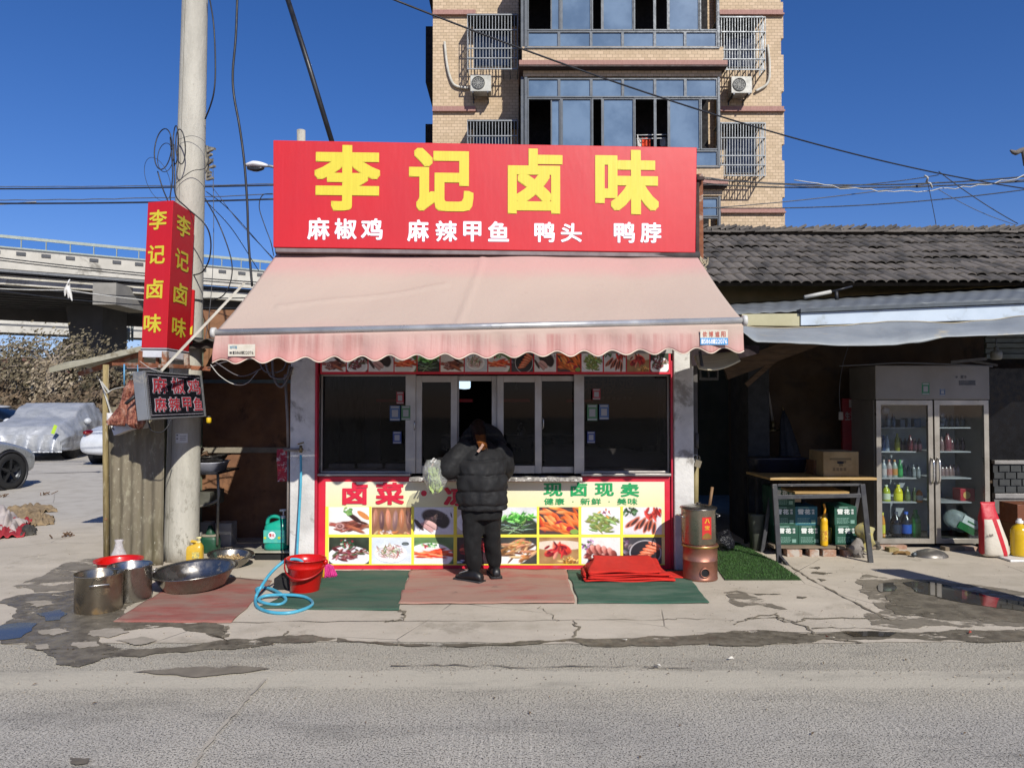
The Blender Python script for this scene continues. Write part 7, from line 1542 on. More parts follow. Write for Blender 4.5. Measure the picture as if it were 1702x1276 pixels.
# debris under the fridge
mLid = mat('scratched metal lid', '#77736d', '#5f5b56', .45, metal=.6, vs=5, dirt='#8f897f', ds=5)
c = G(1556, 928) + Vector((0, .1, 0)); md = thing('metal_lid', 'battered grey metal lid lying under the refrigerator', 'lid', c); mb = MB(); mb.lathe([(.17, .002), (.165, .02), (.13, .05), (.06, .072), (.001, .076)], c, 36, sy=.75); mb.build('dome', mLid, md); mb = MB(); mb.tube([c + Vector((-.17, -.02, .03)), c + Vector((-.2, -.06, .03))], .022, 12); mb.build('nozzle', mat('dark zinc', '#50565b'), md)
rr = random.Random(12)
for i, (x0, x1, y_, l, m_) in enumerate([(1520, 1455, 912, 'pale brick under the front left corner of the refrigerator', mBrick), (1577, 1610, 915, 'long pale board under the middle of the refrigerator', mBoard), (1610, 1634, 915, 'broken brick under the right end of the refrigerator', mBrick), (1483, 1500, 917, 'orange brown scrap beside the left fridge foot', mWood)]):
    q = G((x0 + x1) / 2, y_ + 3); w = abs(Xp(x1, q.y) - Xp(x0, q.y)) / 2
    mb = MB(); mb.box(q.x - min(w, .16), q.x + min(w, .16), q.y + .06, q.y + .16, .0, .045); o = mb.build('rubble', m_, bevel=.006, org=(q.x, q.y, 0)); tag(o, l, 'rubble')
rag('brown paper scraps crumpled below the left refrigerator door', G(1507, 925) + Vector((0, .1, 0)), .09, .05, .02, mat('brown paper scrap', '#8a6d42', '#6b5331', .9, vs=14), 21, 'paper_scraps', 'paper')
rag('dark rubbish bundle behind the table foot beside the refrigerator', G(1462, 918) + Vector((0, .15, 0)), .07, .06, .05, mat('dark rubbish', '#35322d', '#4a463e', .8, vs=10), 25, 'rubbish', 'rubbish')
# rice sack, oil bottle, carton at the far right
c = G(1664, 930) + Vector((0, .12, .02)); rs = thing('rice_sack', 'red and white rice sack standing beside the refrigerator', 'sack', c); mb = MB()
mb.loft([ring(c + Vector((dx, 0, z)), w, d, 28, p=3) for z, w, d, dx in ((0, .12, .075, .01), (.03, .135, .085, .01), (.15, .125, .08, 0), (.3, .10, .07, -.03), (.38, .09, .06, -.045), (.45, .075, .035, -.05), (.5, .07, .012, -.05), (.53, .075, .008, -.05))])
def sack_mat():
    b = NB('printed rice sack'); sx = b.n('SeparateXYZ'); b.l(b.tc.outputs['Object'], sx.inputs[0]); x, z = sx.outputs[0], sx.outputs[2]
    red = b.ramp(z, .36, .37); st = b.math('ADD', x, b.math('MULTIPLY', z, .28)); strip = b.math('MULTIPLY', b.ramp(st, .055, .058), b.ramp(st, .10, .103, 1, 0)); side = b.ramp(x, -.118, -.112, 1, 0)
    m_ = b.math('MAXIMUM', b.math('MAXIMUM', red, strip), side); c_ = b.mix(b.noise(4, 4), lin('#c9c2b4'), lin('#b5ad9d')); c_ = b.mix(m_, c_, lin('#b01526')); return b.out(c_, .5, 0, b.bump(b.noise(9, 5, .6), .6, .02))
mb.build('sack', sack_mat(), rs)
pls = Plane((c.x - .1, c.y - .083, c.z + .16), (1, 0, 0), (0, 0, 1)); mb = MB(); text(mb, pls, '大米', (.0, .04, .05, .07), .03, .004, .05, uv=True); mb.build('lettering', mat('dark sack print', '#4a3a35', '#3f312d', .6), rs)
tr = thing('white_tray', 'flat white foam tray under the sack and the oil bottle', 'tray', (Xp(1655, 7.8), 7.4, 0)); mb = MB(); mb.box(Xp(1648, 7.55), Xp(1760, 7.55), 7.3, 7.72, .004, .024); mb.build('tray', mWhiteP, tr, bevel=.004)
c = Vector((Xp(1691, 7.5), 7.5, .026)); ob = thing('oil_bottle', 'large ribbed bottle of yellow cooking oil beside the rice sack', 'bottle', c); mb = MB(); prf = [(.001, 0), (.075, 0)]
for i in range(8): prf += [(.085, .015 + i * .028), (.08, .027 + i * .028)]
mb.lathe(prf + [(.082, .25), (.06, .29), (.03, .31), (.03, .33), (.001, .33)], c, 24); mb.build('body', mat('yellow cooking oil', '#c9a51e', '#b8951a', .15, vs=3), ob); mb = MB(); mb.lathe([(.034, .32), (.034, .345), (.02, .35), (.02, .365), (.001, .366)], c, 14); mb.build('cap', mWhiteP, ob)
for k, (px, l) in enumerate(((1662, 'dark brown carton with pale top behind the oil bottle'), (1700, 'orange brown carton at the right edge behind the oil bottle'))):
    if k == 0: continue
    q = Vector((Xp(1688, 8.0), 8.0, 0)); t = thing('brown_carton', l, 'carton', q); mb = MB(); mb.box(q.x, q.x + .4, 8.0, 8.3, .25, .46); mb.build('box', mat('orange brown carton', '#6d3a1c', '#5d3018', .6, dirt='#8f5a24', ds=7), t, bevel=.004); mb = MB(); mb.box(q.x, q.x + .4, 8.02, 8.3, .0, .248); mb.build('lower_box', mat('brown carton', '#6a4526'), t)
# shop counter with wire shelves seen right of the fridge
gs = thing('display_counter', 'grey glazed counter with brick patterned panes right of the refrigerator', 'counter', (Xp(1646, 8.6), 8.6, 0)); gx0, gx1 = Xp(1647, 8.55), 8.2
mGC = mat('dull aluminium', '#8f8c88', '#7d7a76', .5, metal=.4)
fb('top_rail', gx0, gx1, 8.5, 8.56, Zp(771, 8.5), Zp(765, 8.5), mGC, .003, gs); fb('bottom_rail', gx0, gx1, 8.5, 8.56, Zp(828, 8.5), Zp(820, 8.5), mGC, .003, gs)
fb('lower_panel', gx0, gx1, 8.52, 8.56, .02, Zp(828.5, 8.5), mat('dim grey panel', '#6a6560', '#5b5651', .6), .003, gs)
fb('shade_sheet', gx0, gx1, 8.6, 8.64, Zp(764, 8.6), Zp(612, 8.6), mat('dark shop glass', '#121214', '#0c0c0e', .25, spec=.2), .0, gs)  # dark sheet added to stand for the shade right of the refrigerator
pn = fb('glazing', gx0, gx1, 8.53, 8.55, Zp(819.5, 8.5), Zp(771.5, 8.5), mat('dim counter back', '#2c2d2c', '#232423', .5, vs=3), .0, gs)
mb = MB(); 
for r0_ in range(4):
    z_ = Zp(818 - r0_ * 11.5, 8.5); x_ = gx0 + (.06 if r0_ % 2 else 0)
    while x_ < 6.6: mb.box(x_, x_ + .115, 8.512, 8.528, z_, z_ + .066); x_ += .13
tag(mb.build('snack_packets', mat('dim packets', '#343635', '#282a29', .5, vs=8), gs), kind='stuff')
bl = thing('bulb_lamp', 'white bulb lamp hanging unlit above the refrigerator', 'lamp', P(1656, 590, 7.6)); c = P(1656, 598, 7.6); mb = MB(); mb.lathe([(.001, 0), (.04, .003), (.052, .015), (.054, .07), (.045, .09), (.02, .1), (.02, .13), (.001, .13)], c, 20); mb.build('bulb', mat('dim opal bulb', '#7c7c74', '#6f6f67', .4), bl); mb = MB(); mb.tube([c + Vector((0, 0, .13)), c + Vector((0, 0, .22))], .006, 6); mb.build('cord', mGreyC, bl)
lc = thing('louvre_box', 'dim green grey slatted box high behind the bulb lamp', 'vent', P(1680, 575, 8.0)); mb = MB()
for i in range(6):
    mb = MB(); z_ = Zp(596 - i * 9, 8.0); mb.box(Xp(1641, 8), 7.5, 8.0 + .02 * (i % 2), 8.05, z_, z_ + .05); mb.build('slat', mat('green grey slat', '#4a4f47', '#3f443c', .6), lc, bevel=.003)
rl_ = thing('curtain_rail', 'thin pale pipe running along above the refrigerator', 'rail', P(1500, 600, 7.8)); mb = MB(); mb.tube(smooth_path([P(1395, 608, 7.9), P(1440, 606, 7.85), P(1500, 603, 7.8), P(1600, 606, 7.8), P(1650, 609, 7.8)]), .007, 6); mb.build('pipe', mGreyC, rl_); mb = MB(); mb.bar(P(1580, 602, 7.6), P(1640, 596, 7.5), .03, .03); mb.bar(P(1615, 600, 7.6), P(1658, 607, 7.5), .03, .02); mb.build('bracket', mat('dim white frame', '#55524f'), rl_)
# concrete sign post standing off to the right (its shadow falls across the pavement)
spo = thing('roadside_board', 'narrow roadside board standing out of view to the right, throwing a band of shadow', 'board', (4.75, 3.9, 0)); mb = MB(); mb.box(4.62, 4.92, 3.88, 3.96, 0, 2.35); mb.build('board', mPlaster, spo, bevel=.01)
# ================================================================== BRICK APARTMENT TOWER BEHIND
YT, YB = 18.2, 17.1
def brickmat():
    b = NB('small buff wall bricks'); br = b.n('TexBrick'); mp = b.coords((1, 1, 1), (R(90), 0, 0))
    for k, v in (('Scale', 1.0), ('Brick Width', .135), ('Row Height', .075), ('Mortar Size', .006), ('Mortar Smooth', .2), ('Bias', 0)): br.inputs[k].default_value = v
    br.inputs['Color1'].default_value = (*lin('#c4ad90'), 1); br.inputs['Color2'].default_value = (*lin('#b09a7c'), 1); br.inputs['Mortar'].default_value = (*lin('#8d7b62'), 1)
    b.l(mp, br.inputs['Vector']); n = b.noise(.5, 6, .65); c = b.mix(b.ramp(n, .4, .8, 0, .3), br.outputs['Color'], lin('#9b7f60')); c = b.mix(b.ramp(b.noise(9, 3), .6, .72, 0, .3), c, lin('#cdb496'))
    return b.out(c, .7, 0, b.bump(br.outputs['Fac'], -.9, .02))
mBk = brickmat(); mBand = mat('pinkish brick band', '#a07a70', '#8a655c', .75, vs=14, stretch=(6, 1, .3)); mMold = mat('dark brown moulding', '#3f2a25', '#33211d', .7)
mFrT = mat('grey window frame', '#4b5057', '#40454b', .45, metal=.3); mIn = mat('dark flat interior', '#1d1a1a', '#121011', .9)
def tintglass():
    b = NB('blue tinted window glass'); c = b.mix(b.ramp(b.noise(1.2, 4), .3, .7), lin('#50657c'), lin('#6a7f95')); b.b.inputs['Specular IOR Level'].default_value = .8; return b.out(c, .12, 0)
mGT = tintglass()
tw = thing('apartment_tower', 'tall buff brick apartment tower with a projecting glazed bay behind the shop', 'apartment building', (P(1000, 600, YT).x, YT, 0))
def tb(nm, px0, px1, py0, py1, y0, y1, m, Y=None, par=tw, bv=0):
    Y = Y or y0; mb = MB(); mb.box(Xp(px0, Y), Xp(px1, Y), y0, y1, Zp(py1, Y), Zp(py0, Y)); return mb.build(nm, m, par, bevel=bv)
TOP = -260
mb = MB(); xl, xr, zt_ = Xp(718, YT), Xp(1303, YT), Zp(TOP, YT)
mb.box(xl, Xp(862, YT), YT, YT + 9, 0, zt_); mb.box(Xp(862, YT) + .001, Xp(1197, YT), YT + .3, YT + 9, 0, zt_ - .01); mb.box(Xp(1197, YT) + .001, xr, YT, YT + 9, 0, zt_)
mb.build('wall', mBk, tw)
# projecting bay: brick aprons, pink bands, mouldings per storey
def storey(d, dc, db):
    s = lambda y: y + d
    for a, b_, p0, p1, y_, m, nm in ((868, 1205, 78, 100, YB, mBk, 'bay_apron'), (863, 1213, 100, 107.5, YB - .12, mBand, 'brick_band'), (863, 1213, 108, 110.5, YB - .2, mMold, 'moulding'), (866, 1209, 111, 114, YB - .12, mMold, 'moulding'), (870, 1203, 114.5, 127, YB, mBk, 'bay_apron')):
        tb(nm, a, b_, s(p0), s(p1), y_, YT + .29, m)
    tb('bay_side', 866, 871, s(127.5), s(277.5), YB + .05, YT + .29, mFrT); 
    def win(px0, px1, py0, py1, glassed=True, w=2.2, y_=YB + .02, name='window'):
        Y = y_; mb = MB(); x0, x1, z0, z1 = Xp(px0, Y), Xp(px1, Y), Zp(s(py1), Y), Zp(s(py0), Y); w_ = w / F * Y
        for q in ((x0, x0 + w_, z0, z1), (x1 - w_, x1, z0, z1), (x0 + w_, x1 - w_, z1 - w_, z1), (x0 + w_, x1 - w_, z0, z0 + w_)): mb.box(q[0], q[1], Y, Y + .07, q[2], q[3])
        o = mb.build(name, mFrT, tw)
        if glassed: g = MB(); g.box(x0 + w_, x1 - w_, Y + .03, Y + .045, z0 + w_, z1 - w_); g.build('pane', mGT, o)
    xs = [877, 930, 984, 1037, 1091, 1142, 1196]
    for a, b_ in zip(xs[:-1], xs[1:]): win(a, b_, 130, 162); win(a, b_, 250, 277)
    for a, b_, g in ((877, 934, 0), (916, 932, 1), (934, 985, 1), (985, 1003, 0), (1003, 1056, 1), (1056, 1091, 0), (1091, 1114, 0), (1114, 1167, 1), (1167, 1197, 0)): win(a, b_, 163, 249, g, y_=YB + (.02 if not g else .04))
    tb('corner_post', 872, 876.6, s(128), s(277.5), YB, YB + .1, mFrT); tb('corner_post', 1196.4, 1200, s(128), s(277.5), YB, YB + .1, mFrT); tb('sill', 872, 1200, s(276.5), s(278.5), YB - .03, YB + .09, mFrT)
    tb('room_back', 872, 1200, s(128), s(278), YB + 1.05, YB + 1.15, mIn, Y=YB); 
    s = lambda y: y + db
    for a, b_ in ((718, 790), (1199, 1303)):
        tb('brick_band', a, b_ + (3 if a > 1000 else 0), s(178), s(184), YT - .05, YT - .001, mBand, Y=YT); tb('moulding', a, b_ + (4 if a > 1000 else 0), s(184.3), s(187), YT - .09, YT - .001, mBand, Y=YT)
    s = lambda y: y + dc
    for k, (a, b_, p0, p1) in enumerate(((777, 860, 201, 291), (1199, 1272, 205, 292))):
        tb('window', a + 10, b_ - 12, s(p0 + 8), s(p1 - 4), YT - .03, YT - .002, mFrT)
        for j in range(2): tb('pane', a + 12 + j * (b_ - a - 26) / 2, a + 10 + (j + 1) * (b_ - a - 26) / 2, s(p0 + 10), s(p1 - 6), YT - .045, YT - .032, mat('dark window glass', '#1c2735', '#131b26', .1, vs=2, spec=.8))
        cg = MB(); Yc_ = YT - .55; n = 17
        for i in range(n):
            x = a + (b_ - a) * i / (n - 1); cg.bar(P(x, s(p0), Yc_), P(x, s(p1), Yc_), .016, .016)
        for j in range(5):
            y = p0 + (p1 - p0) * (0, .28, .62, .8, 1)[j]; cg.bar(P(a, s(y), Yc_ - .01), P(b_, s(y), Yc_ - .01), .024, .024)
            for x in (a, b_): e = P(x, s(y), Yc_ - .01); cg.bar(e, Vector((e.x, YT, e.z)), .025, .025)
        for i in range(1, 4):
            for x in (a, b_): e = P(x, s(p0), Yc_); y_ = Yc_ + (YT - Yc_) * i / 4; e1 = P(x, s(p1), Yc_); cg.bar((e.x, y_, e.z), (e1.x, y_, e1.z), .02, .02)
        for i in range(8): e = P(a + (b_ - a) * i / 7, s(p1), Yc_); cg.bar(e, (e.x, YT, e.z), .02, .02)
        tag(cg.build('window_cage', mat('pale cage steel', '#84888b', '#707477', .5, metal=.3), tw), kind='stuff')
        tb('cage_hood', a - 1, b_ + 1, s(p0 - 2), s(p0), Yc_, YT - .001, mat('dark zinc', '#50565b'))
storey(0, 0, 0); storey(-198, -176, -160); storey(198, 176, 168)
mb = MB(); mb.box(xl - .02, xl - .001, YT + .4, YT + 8, 0, zt_)
for k in range(5): z_ = Zp(270 - 176 * (k - 1), YT); mb.box(xl - .35, xl - .021, YT + 1.5, YT + 4, z_, z_ + 1.5)
tag(mb.build('side_balconies', mIn, tw), kind='stuff')
for k in range(6):
    z_ = Zp(240 - 88 * (k - 2), YT); mb = MB(); mb.box(xr + .001, xr + .06, YT, YT + .5, z_, z_ + .9); mb.build('corner_quoin', mBk, tw)
# air conditioners with their hoses
def ac(px, py, label):
    t = thing('air_conditioner', label, 'air conditioner', P(px, py, YT - .3)); Y = YT - .45; x0, x1, z0, z1 = Xp(px - 17, Y), Xp(px + 18, Y), Zp(py + 14, Y), Zp(py - 14, Y)
    mb = MB(); mb.box(x0, x1, Y, Y + .3, z0, z1); mb.build('case', mat('aged white casing', '#b9b8b0', '#a5a49b', .5, dirt='#8d8a7f', ds=4), t, bevel=.012)
    c = Vector((x0 + .19, Y - .004, (z0 + z1) / 2)); mb = MB(); mb.lathe([(.15, 0), (.162, .01), (.15, .02)], c, 24, M=Matrix.Rotation(R(90), 3, 'X')); 
    for i in range(1, 4): mb.lathe([(.04 * i - .004, .002), (.04 * i, .008), (.04 * i + .004, .002)], c, 20, M=Matrix.Rotation(R(90), 3, 'X'))
    for i in range(10): a = i * .628; mb.bar(c, c + Vector((math.cos(a) * .15, 0, math.sin(a) * .15)), .006, .006)
    tag(mb.build('fan_grille', mat('pale grille', '#a3a39d', '#96968f', .5), t), kind='stuff'); mb = MB(); mb.disc(c + Vector((0, .002, 0)), .15, 24, (0, -1, 0)); mb.build('fan_opening', mat('dark fan', '#3a3c3e', '#2d2f31', .6), t)
    for q in (x0 + .06, x1 - .08): mb = MB(); mb.bar((q, YT, z0 - .02), (q, Y - .02, z0 - .02), .03, .04); mb.bar((q, YT, z0 - .02), (q, YT, z0 - .12), .03, .03); mb.build('bracket', mFrT, t)
ac(798, 138, 'air conditioner unit under the left upper window cage of the tower'); ac(1236, 141, 'air conditioner unit under the right upper window cage of the tower')
for pts, l in (([(739, 70), (742, 100), (747, 125), (756, 142), (778, 147)], 'pale hose curving to the left air conditioner on the tower'), ([(1276, 75), (1279, 110), (1276, 138), (1256, 152)], 'pale hose curving to the right air conditioner on the tower')):
    mb = MB(); mb.tube(smooth_path([P(x, y, YT - .06) for x, y in pts]), .032, 8); o = mb.build('hose', mat('dirty white hose', '#c2beb4', '#a8a498', .7), org=tuple(P(*pts[0], YT))); tag(o, l, 'hose')
# washing in the open bay window
for k, (px, c, l) in enumerate(((1060, '#b9b6b0', 'grey cloth drying in the open bay window of the tower'), (1074, '#d0492a', 'orange cloth drying in the open bay window of the tower'), (1104, '#a5a39f', 'white cloth drying in the open bay window of the tower'))):
    t = thing('washing', l, 'washing', P(px, 240, YB + .3)); mb = MB(); mb.grid(lambda u, v: P(px - 7 + 14 * u, 228 + 14 * v + 3 * u, YB + .3) + Vector((0, .04 * math.sin(u * 9), 0)), 10, 4); mb.build('cloth', mat('cloth ' + c, c, c, .9), t)
wr_ = thing('drying_rack', 'white drying rack in the open bay window of the tower', 'rack', P(1080, 240, YB + .3)); mb = MB()
for y in (225, 231): mb.tube([P(1058, y, YB + .25), P(1112, y - 1, YB + .25)], .012, 5)
for x in (1060, 1110): mb.tube([P(x, 224, YB + .25), P(x, 246, YB + .25)], .012, 5)
mb.build('rack', mWhiteP, wr_)

# ================================================================== VIADUCT, PARKED CARS, TREES (LEFT BACKGROUND)
va = thing('viaduct', 'concrete elevated road crossing behind the yard at the left', 'viaduct', (-27, 40, 0))
dv = Vector((.847, .532, 0)); nv = Vector((dv.y, -dv.x, 0)); O = Vector((P(0, 400, 40).x, 40, 0))
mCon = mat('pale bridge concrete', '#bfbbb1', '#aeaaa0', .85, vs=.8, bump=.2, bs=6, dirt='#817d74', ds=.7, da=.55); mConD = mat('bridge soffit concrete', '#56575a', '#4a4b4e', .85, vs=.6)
def beam(nm, z0, z1, out0, out1, m, t0=-70, t1=90, par=va):
    a = O + dv * t0; b_ = O + dv * t1; mb = MB(); mb.poly([a + nv * out0 + Vector((0, 0, z0)), b_ + nv * out0 + Vector((0, 0, z0)), b_ + nv * out0 + Vector((0, 0, z1)), a + nv * out0 + Vector((0, 0, z1))], out1 - out0, nv); return mb.build(nm, m, par)
Zv = lambda py: Zp(py, 40)
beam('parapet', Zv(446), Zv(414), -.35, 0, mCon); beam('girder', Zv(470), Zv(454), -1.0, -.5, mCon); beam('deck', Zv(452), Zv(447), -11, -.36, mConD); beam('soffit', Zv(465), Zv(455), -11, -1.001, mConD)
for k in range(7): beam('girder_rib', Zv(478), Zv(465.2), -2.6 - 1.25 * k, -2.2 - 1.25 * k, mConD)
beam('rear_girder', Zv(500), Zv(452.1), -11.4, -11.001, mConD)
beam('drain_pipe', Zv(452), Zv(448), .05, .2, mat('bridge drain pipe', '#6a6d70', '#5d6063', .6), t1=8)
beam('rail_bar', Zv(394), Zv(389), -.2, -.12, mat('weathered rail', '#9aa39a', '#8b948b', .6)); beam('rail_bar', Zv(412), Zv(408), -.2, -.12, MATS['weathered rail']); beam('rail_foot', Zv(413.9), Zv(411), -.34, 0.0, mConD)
for k in range(-6, 44):
    a = O + dv * (k * 1.15 - .2) ; mb = MB(); mb.bar(a + nv * -.16 + Vector((0, 0, Zv(412))), a + nv * -.16 + Vector((0, 0, Zv(390))), .05, .05); mb.build('rail_post', MATS['weathered rail'], va)
    mb = MB(); c = a + nv * .01 + Vector((0, 0, Zv(419))); mb.bar(c - dv * .22, c + dv * .22, .08, .18); mb.build('anchor_block', mConD, va)
gr = beam('glass_screen', Zv(408), Zv(394), -.17, -.15, glass('screen glass', (.75, .85, .92), spec=.5))
def pier(px0, px1, Y, m, topz, ln=2.2, nm='pier'):
    mb = MB(); mb.box(Xp(px0, Y), Xp(px1, Y), Y, Y + ln, 0, topz); return mb.build(nm, m, va)
mb = MB(); mb.box(Xp(152, 42), Xp(191, 42), 42, 46, Zp(506, 42), Zp(470, 42)); mb.build('pier_cap', mat('greyer bridge concrete', '#8f8c85', '#7f7c76', .85, vs=1), va); mb = MB(); x0, x1 = Xp(119, 47.5), Xp(169, 47.5)
mb.poly([(x0, 47.5, Zp(590, 47.5)), (x1, 47.5, Zp(590, 47.5)), (x1, 47.5, Zp(500, 47.5)), (Xp(186, 47.5), 47.5, Zp(500, 47.5)), (Xp(186, 47.5), 47.5, Zp(480, 47.5)), (Xp(108, 47.5), 47.5, Zp(480, 47.5)), (Xp(108, 47.5), 47.5, Zp(515, 47.5))], 3, (0, 1, 0)); mb.build('pier', mConD, va)
mb = MB(); mb.box(x0, x1, 47.5, 50.5, 0, Zp(590.5, 47.5)); mb.build('pier_foot', mConD, va)
rp_ = thing('bridge_pier', 'round concrete pier with a scaffold ring at its top under the far viaduct', 'pier', P(196, 600, 55)); c = P(196, 640, 55); c.z = 0
mb = MB(); mb.tube([c, Vector((c.x, c.y, Zp(562, 55)))], .56, 24); mb.build('shaft', mCon, rp_); mb = MB(); mb.tube([Vector((c.x, c.y, Zp(562, 55))), Vector((c.x, c.y, Zp(545, 55)))], .75, 20); mb.build('collar', mat('scaffold netting', '#8d918f', '#6d7270', .8, vs=5), rp_)
mb = MB()
for i in range(16): a = i * .393; e = Vector((c.x + math.cos(a) * .95, c.y + math.sin(a) * .95, 0)); mb.bar(e + Vector((0, 0, Zp(566, 55))), e + Vector((0, 0, Zp(541, 55) + .3 * (i % 2))), .05, .05)
for py in (563, 553, 546): mb.tube([Vector((c.x + math.cos(i * .393) * .95, c.y + math.sin(i * .393) * .95, Zp(py, 55))) for i in range(17)], .03, 4)
tag(mb.build('scaffold', MATS['weathered rail'], rp_), kind='stuff')
v2 = thing('far_viaduct', 'second elevated road beyond the first one, half hidden', 'viaduct', (-40, 75, 0)); O2, O = O, Vector((Xp(0, 72), 72, 0))
Zw = lambda py: Zp(py, 72)
beam('parapet', Zw(552), Zw(541), -.4, 0, mCon, -60, 120, v2); beam('girder', Zw(537), Zw(529), -.8, -.4, mCon, -60, 120, v2); beam('deck', Zw(541), Zw(536), -12, -.4, mConD, -60, 120, v2)
for k in range(-2, 6): q = O + dv * (22 * k + 6) + nv * -6; mb = MB(); mb.tube([q, q + Vector((0, 0, Zw(552)))], .8, 16); mb.build('pier', mCon, v2)
# low houses and walls in the distance
for k, (a, b_, p0, Y, c1, l) in enumerate(((-60, 72, 618, 62, '#8c8277', 'low distant house with a reddish roof at the far left'), (92, 122, 626, 58, '#8f9a90', 'small pale distant house behind the hedge'), (140, 172, 616, 66, '#b5ad9c', 'cream distant building behind the hedge near the timber post'), (205, 300, 612, 70, '#aaa79f', 'grey distant building behind the lean-to roof'))):
    t = thing('distant_house', l, 'house', P((a + b_) / 2, 660, Y)); x0, x1, z1 = Xp(a, Y), Xp(b_, Y), Zp(p0, Y)
    mb = MB(); mb.box(x0, x1, Y, Y + 7, 0, z1); mb.build('wall', mat('distant wall ' + c1, c1, None, .9, vs=.6), t); mb = MB(); mb.poly([(x0 - .4, Y - .4, z1), (x1 + .4, Y - .4, z1), (x1 + .4, Y + 3.5, z1 + 1.2), (x0 - .4, Y + 3.5, z1 + 1.2)], .15, (0, 0, 1)); mb.build('roof', mat('faded red roof', '#7d5145', '#6b453b', .9), t)
    n = max(1, int((x1 - x0) / 1.5))
    for i in range(n): xx = x0 + (i + .5) * (x1 - x0) / n; mb = MB(); mb.box(xx - .35, xx + .35, Y - .04, Y - .001, z1 - 1.5, z1 - .5); mb.build('window', mGT, t)
# scrub bank and hedge
mScrub = mat('dry scrub leaves', '#5b4d3e', '#75634e', .9, vs=2.5, dirt='#474332', ds=1.2, da=.5)
mLeafG = mat('dull green leaves', '#5c5442', '#756b54', .8, vs=3, dirt='#7a7050', ds=2, da=.55)
def cloud(name, m, n, fn, s0, s1, seed, par=None):
    rr = random.Random(seed); mb = MB()
    for i in range(n):
        c = fn(rr); a = Vector((rr.gauss(0, 1), rr.gauss(0, 1), rr.gauss(0, 1))).normalized(); b_ = a.orthogonal().normalized(); d = a.cross(b_); s = rr.uniform(s0, s1)
        mb.add([c - b_ * s, c + d * s * .5, c + b_ * s, c - d * s * .5], [(0, 1, 2, 3)])
    return mb.build(name, m, par)
def bank(rr): 
    Y = rr.uniform(25, 34); x = rr.uniform(-27, -13); h = 1.5 + .9 * frac((x * .35, Y * .3, 1), 1) + (Y - 25) * .16; return Vector((x, Y, h * (rr.random() ** .5)))
mb = MB(); mb.grid(lambda u, v: (-30 + 24 * u, 25.5 + 9 * v, (.9 + (1.2 * v) + .5 * frac((u * 9, v * 4, 0), 1)) * min(1, v * 6)), 40, 12); tag(mb.build('earth_bank', mat('earth bank', '#574c3a', '#6a5d47', .95, vs=2)), kind='structure')
tag(cloud('dry_scrub', mScrub, 15000, bank, .05, .16, 31), 'dense dry brown scrub covering the bank behind the parked cars', 'scrub', kind='stuff')
tag(cloud('green_scrub', mLeafG, 1500, lambda r: Vector((r.uniform(-24, -17), r.uniform(30, 34), 1.6 + 1.9 * r.random())), .05, .15, 33), 'greener bushes standing in the scrub at the left', 'bushes', kind='stuff')
def tree(label, px, Y, ztop, zc, rad, n, seed, tr=.16):
    b0 = Vector((Xp(px, Y), Y, 0)); t = thing('tree', label, 'tree', b0); rr = random.Random(seed)
    tips = []; mb = MB(); top = b0 + Vector((.2, 0, zc)); mb.tube(smooth_path([b0, b0 + Vector((.1, 0, zc * .45)), top], 5), [tr * (1 - .05 * i) for i in range(11)], 8)
    for i in range(13):
        s = b0 + Vector((.1, 0, zc * rr.uniform(.45, 1))); a = rr.uniform(0, 6.28); e = s + Vector((math.cos(a) * rad * rr.uniform(.5, .95), math.sin(a) * rad * .7, rr.uniform(.3, 1) * (ztop - zc))); m_ = s.lerp(e, .5) + Vector((0, 0, .3)); mb.tube(smooth_path([s, m_, e], 4), [.07 - .006 * k for k in range(9)], 5); tips += [e, m_, s.lerp(e, .75)]
    mb.build('trunk', mat('pale mottled bark', '#a09281', '#6b6154', .9, vs=4), t)
    def f(r): c = r.choice(tips); return c + Vector((r.gauss(0, .45), r.gauss(0, .45), r.gauss(0, .32)))
    tag(cloud('crown', mLeafG, n, f, .04, .10, seed + 1, t), kind='stuff'); return t
tree('sparse leafed tree with a pale trunk in front of the viaduct', 84, 29, Zp(545, 29), Zp(590, 29), 2.2, 2300, 41, .26)
tree('thin tree at the left edge in front of the viaduct', 12, 31, Zp(548, 31), Zp(600, 31), 2.4, 2000, 47, .13)
tree('small twiggy tree beside the dark viaduct pier', 150, 30, Zp(575, 30), Zp(620, 30), 1.3, 1400, 52, .07)
pb = thing('white_pillar', 'thin white marker post standing in the hedge', 'post', P(134, 640, 30)); mb = MB(); mb.bar((Xp(134, 30), 30, 0), (Xp(134, 30), 30, Zp(621, 30)), .12); mb.build('post', mWhiteP, pb)
wp_ = thing('bamboo_pole', 'tall wispy dead trunk in the scrub behind the covered car', 'dead tree', P(82, 660, 27)); mb = MB(); mb.tube([(Xp(82, 27), 27, 0), (Xp(84, 27), 27, Zp(600, 27))], .16, 8); mb.build('trunk', MATS['pale mottled bark'], wp_); tag(cloud('ivy', mat('pale dead leaves', '#a39681', '#857761', .9, vs=6), 1700, lambda r: Vector((Xp(82, 27) + r.gauss(0, .3), 27 + r.gauss(0, .3), r.uniform(.8, Zp(600, 27)))), .03, .10, 55, wp_), kind='stuff')

